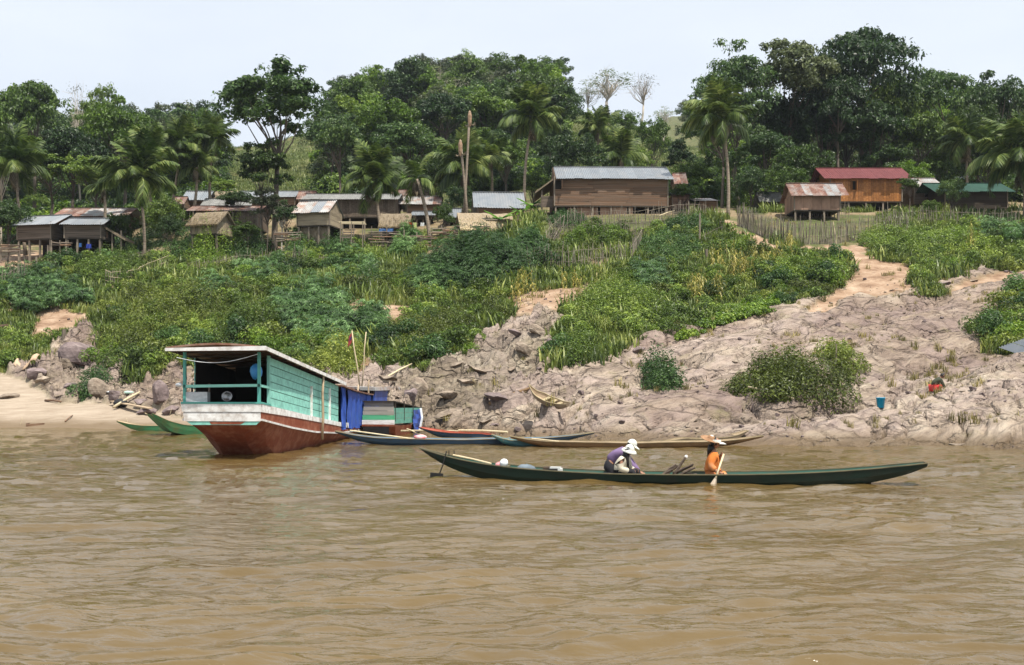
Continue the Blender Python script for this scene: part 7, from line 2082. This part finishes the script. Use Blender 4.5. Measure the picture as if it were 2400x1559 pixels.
# woman in mauve, bent over, behind her
r = empty('person', cpt(1448, .2, .03), cyaw); tag(r, 'person in a mauve shirt and black trousers bending forward behind the one in cream', 'person')
V = [(0,0,.30),(.11,0,.44),(.24,0,.56),(.31,0,.60),(.37,0,.63),(.27,-.14,.51),(.45,-.16,.30),(.62,-.14,.13),(.27,.14,.52),(.44,.17,.31),(.60,.12,.13),(-.02,-.1,.22),(.10,-.12,.10),(-.15,-.12,.03),(-.02,.1,.22),(.12,.12,.10),(-.13,.12,.03)]
E = chain(0,1,2,3,4) + [(2,5),(5,6),(6,7),(2,8),(8,9),(9,10),(0,11),(11,12),(12,13),(0,14),(14,15),(15,16)]
R = [.14,.125,.135,.065,.045,.058,.045,.034,.058,.045,.034,.11,.085,.05,.11,.085,.05]
skin('body', V, E, slim(R), M_skin, r)
skin('shirt', V[:4] + V[5:11], [(0,1),(1,2),(2,3),(2,4),(4,5),(5,6),(2,7),(7,8),(8,9)], [.168,.165,.165,.08,.085,.070,.052,.085,.070,.052], M_purple, r)
skin('trousers', [(.0,0,.28)] + V[11:17] + [(.07,0,.38)], [(0,1),(1,2),(2,3),(0,4),(4,5),(5,6),(0,7)], [.162,.13,.105,.07,.13,.105,.07,.15], M_trous, r)
hand(r, Vector((.62,-.14,.13)), (.9,.1,-.35), (0,1,.2), .3); hand(r, Vector((.60,.12,.13)), (.9,-.1,-.35), (0,1,.2), .3)
M_ = head(r, Vector((.45, 0, .69)), (1, 0, -.55), s=.92)
cap(r, M_, brim=.095, vent=False)

# someone crouching on the rocks at the right
p = hit(2188, 918); r = empty('person', p + Vector((0, 0, -.02)), .1); tag(r, 'person in red with a dark green jacket crouching on the rocks', 'person')
V = [(0,0,.22),(.08,0,.38),(.2,0,.50),(.27,0,.54),(.32,0,.56),(.22,-.15,.46),(.32,-.18,.27),(.42,-.08,.18),(.22,.15,.46),(.32,.18,.27),(.42,.08,.18),(.02,-.1,.18),(.26,-.14,.26),(.12,-.13,.03),(.02,.1,.18),(.26,.14,.26),(.12,.13,.03),(.22,-.13,.02),(.22,.13,.02)]
E = chain(0,1,2,3,4) + [(2,5),(5,6),(6,7),(2,8),(8,9),(9,10),(0,11),(11,12),(12,13),(0,14),(14,15),(15,16),(13,17),(16,18)]
skin('body', V, E, [.13,.12,.13,.06,.045,.055,.043,.033,.055,.043,.033,.09,.07,.045,.09,.07,.045,.03,.03], M_skin, r)
skin('jacket', V[:4] + V[5:11], [(0,1),(1,2),(2,3),(2,4),(4,5),(5,6),(2,7),(7,8),(8,9)], [.15,.15,.155,.075,.08,.06,.045,.08,.06,.045], M_dkgr, r)
skin('skirt', [V[0], V[11], V[12], V[13], V[14], V[15], V[16]], [(0,1),(1,2),(2,3),(0,4),(4,5),(5,6)], [.15,.11,.09,.07,.11,.09,.07], M_redsh, r)
hand(r, Vector((.42,-.08,.18)), (.6,.1,-.6), (0,1,0), .4); hand(r, Vector((.42,.08,.18)), (.6,-.1,-.6), (0,1,0), .4)
head(r, Vector((.37, 0, .64)), (1, 0, -.5), s=.95)
# ------------------------------------------------------------------ loose rocks and outcrops
def rock_mesh(seed, flat=.7, cuts=9):
    rng = np.random.default_rng(seed)
    bm = bmesh.new(); bmesh.ops.create_icosphere(bm, subdivisions=3, radius=1.0)
    P = np.array([v.co[:] for v in bm.verts])
    for _ in range(cuts + 5):
        n = rsphere(1, rng)[0]; d = .42 + .36 * rng.random(); s = P @ n; over = s > d
        P[over] -= np.outer(s[over] - d, n) * .98
    P *= 1 + .02 * rng.normal(size=(len(P), 1)) * .4
    P[:, 2] *= flat
    for v, p in zip(bm.verts, P): v.co = p
    me = bpy.data.meshes.new('rock'); bm.to_mesh(me); bm.free(); return me
def rock_mat(name, c0, c1, c2):
    return surf(name, [c0, c1, c2], 1.6, (1, 1, 2.4), .9, bump=.9, bdist=.12, dirt=tuple(v * .4 for v in c1), dirt_amt=.6, dirt_scale=2.5, var=.15, spec=.15)
M_rk = rock_mat('tan_rock', (.14, .105, .08), (.27, .215, .165), (.40, .335, .265))
M_rkp = rock_mat('purple_rock', (.12, .092, .088), (.20, .155, .15), (.30, .245, .23))
RM = [rock_mesh(s, f) for s, f in ((1, .7), (2, .5), (3, .85), (4, .4), (5, .65), (6, .55))]
RMP = [m.copy() for m in RM]
for m in RM: m.materials.append(M_rk)
for m in RMP: m.materials.append(M_rkp)
def boulder(px, py, wpx, hpx, label, pur=False, i=0, rz=0.0, tilt=(0, 0), dark=False):
    p = hit(px, py + hpx * .4); k = p.y / F
    o = link('boulder', (RMP if pur else RM)[i % 6], loc=p + Vector((0, .2 * wpx * k, hpx * k * .25)), rot=(tilt[0], tilt[1], rz))
    o.scale = (wpx * k / 2, wpx * k / 2 * .8, hpx * k / 1.3)
    tag(o, label, 'rock'); return o
boulder(190,825,125,75,'large purple grey boulder under the big olive thicket',True,2,.3)
boulder(150,850,50,40,'cracked brown boulder left of the big purple one',False,0,1.0)
boulder(75,875,70,45,'dark boulder that carries the tan sheet',True,4,.6)
boulder(98,885,45,30,'small brown rock beside the boulder with the tan sheet',False,5)
boulder(165,900,40,30,'rock under the small round dark bush',True,1)
boulder(230,905,60,60,'brown upright rock right of the round dark bush',False,2,.5)
boulder(270,925,60,40,'brown rock above the gangplank',True,0,.2)
boulder(330,935,70,45,'greyish rock above the green canoes',True,3,.4)
boulder(375,915,60,75,'tall ridged rock just left of the houseboat post',True,2,1.2)
boulder(400,955,50,40,'low rock between the green canoe and the houseboat',True,5,.4)
boulder(345,960,60,30,'flat rock behind the flared green canoe stern',True,1,.1)
boulder(130,970,0.1+24,8,'flat reddish stone on the pale rocks above the sandbank',True,3) if False else None
J = [(905,880,70,34,3,.5),(955,870,46,40,2,.9),(985,905,60,52,2,.2),(1020,885,70,36,0,.4),(1050,920,64,40,5,1.2),(960,925,50,50,4,.1),(1000,960,90,36,3,.3),(1050,965,80,30,1,.2),(925,950,50,44,2,.8),(1090,890,70,34,3,.35),(1120,865,100,26,3,.3),(1160,890,60,36,0,.2),(1170,925,80,36,5,.6),(1110,940,60,30,4,.1),(1075,850,56,24,1,.6),(1200,860,60,28,3,.3),(1180,800,52,28,0,.5),(1230,815,60,34,2,.4),(1265,830,50,28,5,.7),(1215,780,60,26,1,.3),(1260,770,46,30,2,.1),(1220,840,44,26,3,.9),(880,910,50,30,1,.2),(870,860,44,22,0,.3),(1140,985,60,22,3,.1),(1290,800,40,26,4,.2)]
SHP = ['slanting slab','broken block','upright block','flat ledge','pointed rock','cracked lump']
PL = ['behind the bow of the small houseboat','under the propped pale pole','in the middle of the jagged rocks','left of the dark plank','above the red rimmed canoe','near the foot of the middle thicket','below the small corn stalks','beside the gully in the rocks']
used = set()
J = [q for n_, q in enumerate(J) if n_ % 5 not in (1, 3)]
for n_, (px, py, w, h_, i, rz) in enumerate(J):
    pl = PL[0] if px < 930 else PL[1] if px < 975 and py < 900 else PL[4] if py > 945 else PL[3] if px > 1140 and py > 880 else PL[6] if py < 790 else PL[7] if px > 1190 else PL[5] if py < 870 else PL[2]
    base = SHP[i % 6] + ' of tan rock ' + pl; lab = base
    for ad in ('larger ', 'paler ', 'lower ', 'upper ', 'rightmost ', 'smaller '):
        if lab not in used: break
        lab = ad + base
    used.add(lab)
    boulder(px, py, w, h_, lab, n_ % 4 == 3, i, rz, tilt=(.15 * math.sin(n_ * 2.1), .35 * math.sin(n_ * 1.3) + .15))
boulder(1500,815,40,26,'dark brown boulder on the upper edge of the pale rock slope',True,5,.2)
boulder(1500,853,22,16,'small dark boulder above the round bush on the pale rock',True,0,.6)
boulder(1735,793,14,9,'tiny reddish stone lying on the pale rock slope',True,2,.6)
boulder(1160,993,30,14,'small dark stone by the red rimmed canoe',True,1,.4)
boulder(1215,1005,22,16,'round brown stone at the waterline above the teal prow',True,2,.2)
boulder(2250,1040,70,14,'flat wet rock at the waterline on the right',False,3,.1)
boulder(2215,660,60,18,'dark overhanging ledge in the gully at the upper right',True,3,.1)
boulder(2280,655,50,14,'flat tan ledge right of the gully',False,3,.3)
boulder(22,925,60,24,'pale rounded rock above the sandbank at the left edge',False,1,.2)
boulder(130,925,60,18,'low mossy rock at the top of the sandbank',False,3,.6)
# pebbles nobody could count
rp = np.random.default_rng(9)
x, y, z, u, pv = spread(4200, 34, 84, rp)
k = (sample(wr, x, y) + sample(wd, x, y) > .6) & (z > .05) & (vn(x * .5, y * .5, 401) > .45)
st = [RM[0].copy(), RM[3].copy(), RMP[4].copy()]
scatter('loose_stones', np.stack([x, y, z], -1)[k], (.05 + .16 * rp.random(k.sum()) ** 3), 'loose stones strewn over rock and bare soil', src('loose_stones', st), .4)

# ------------------------------------------------------------------ hazy air
hz = MB(); hz.box(-1250, 1250, -215, 1030, -4.5, 300)
m, nt, out = nodes_of('hazy_air')
pv_ = N(nt, 'ShaderNodeVolumePrincipled'); pv_.inputs['Color'].default_value = (.80, .88, 1.0, 1); pv_.inputs['Density'].default_value = HAZE; pv_.inputs['Anisotropy'].default_value = .3
L(nt, pv_.outputs[0], out.inputs['Volume'])
if HAZE > 0: tag(hz.build('haze', m), kind='stuff')
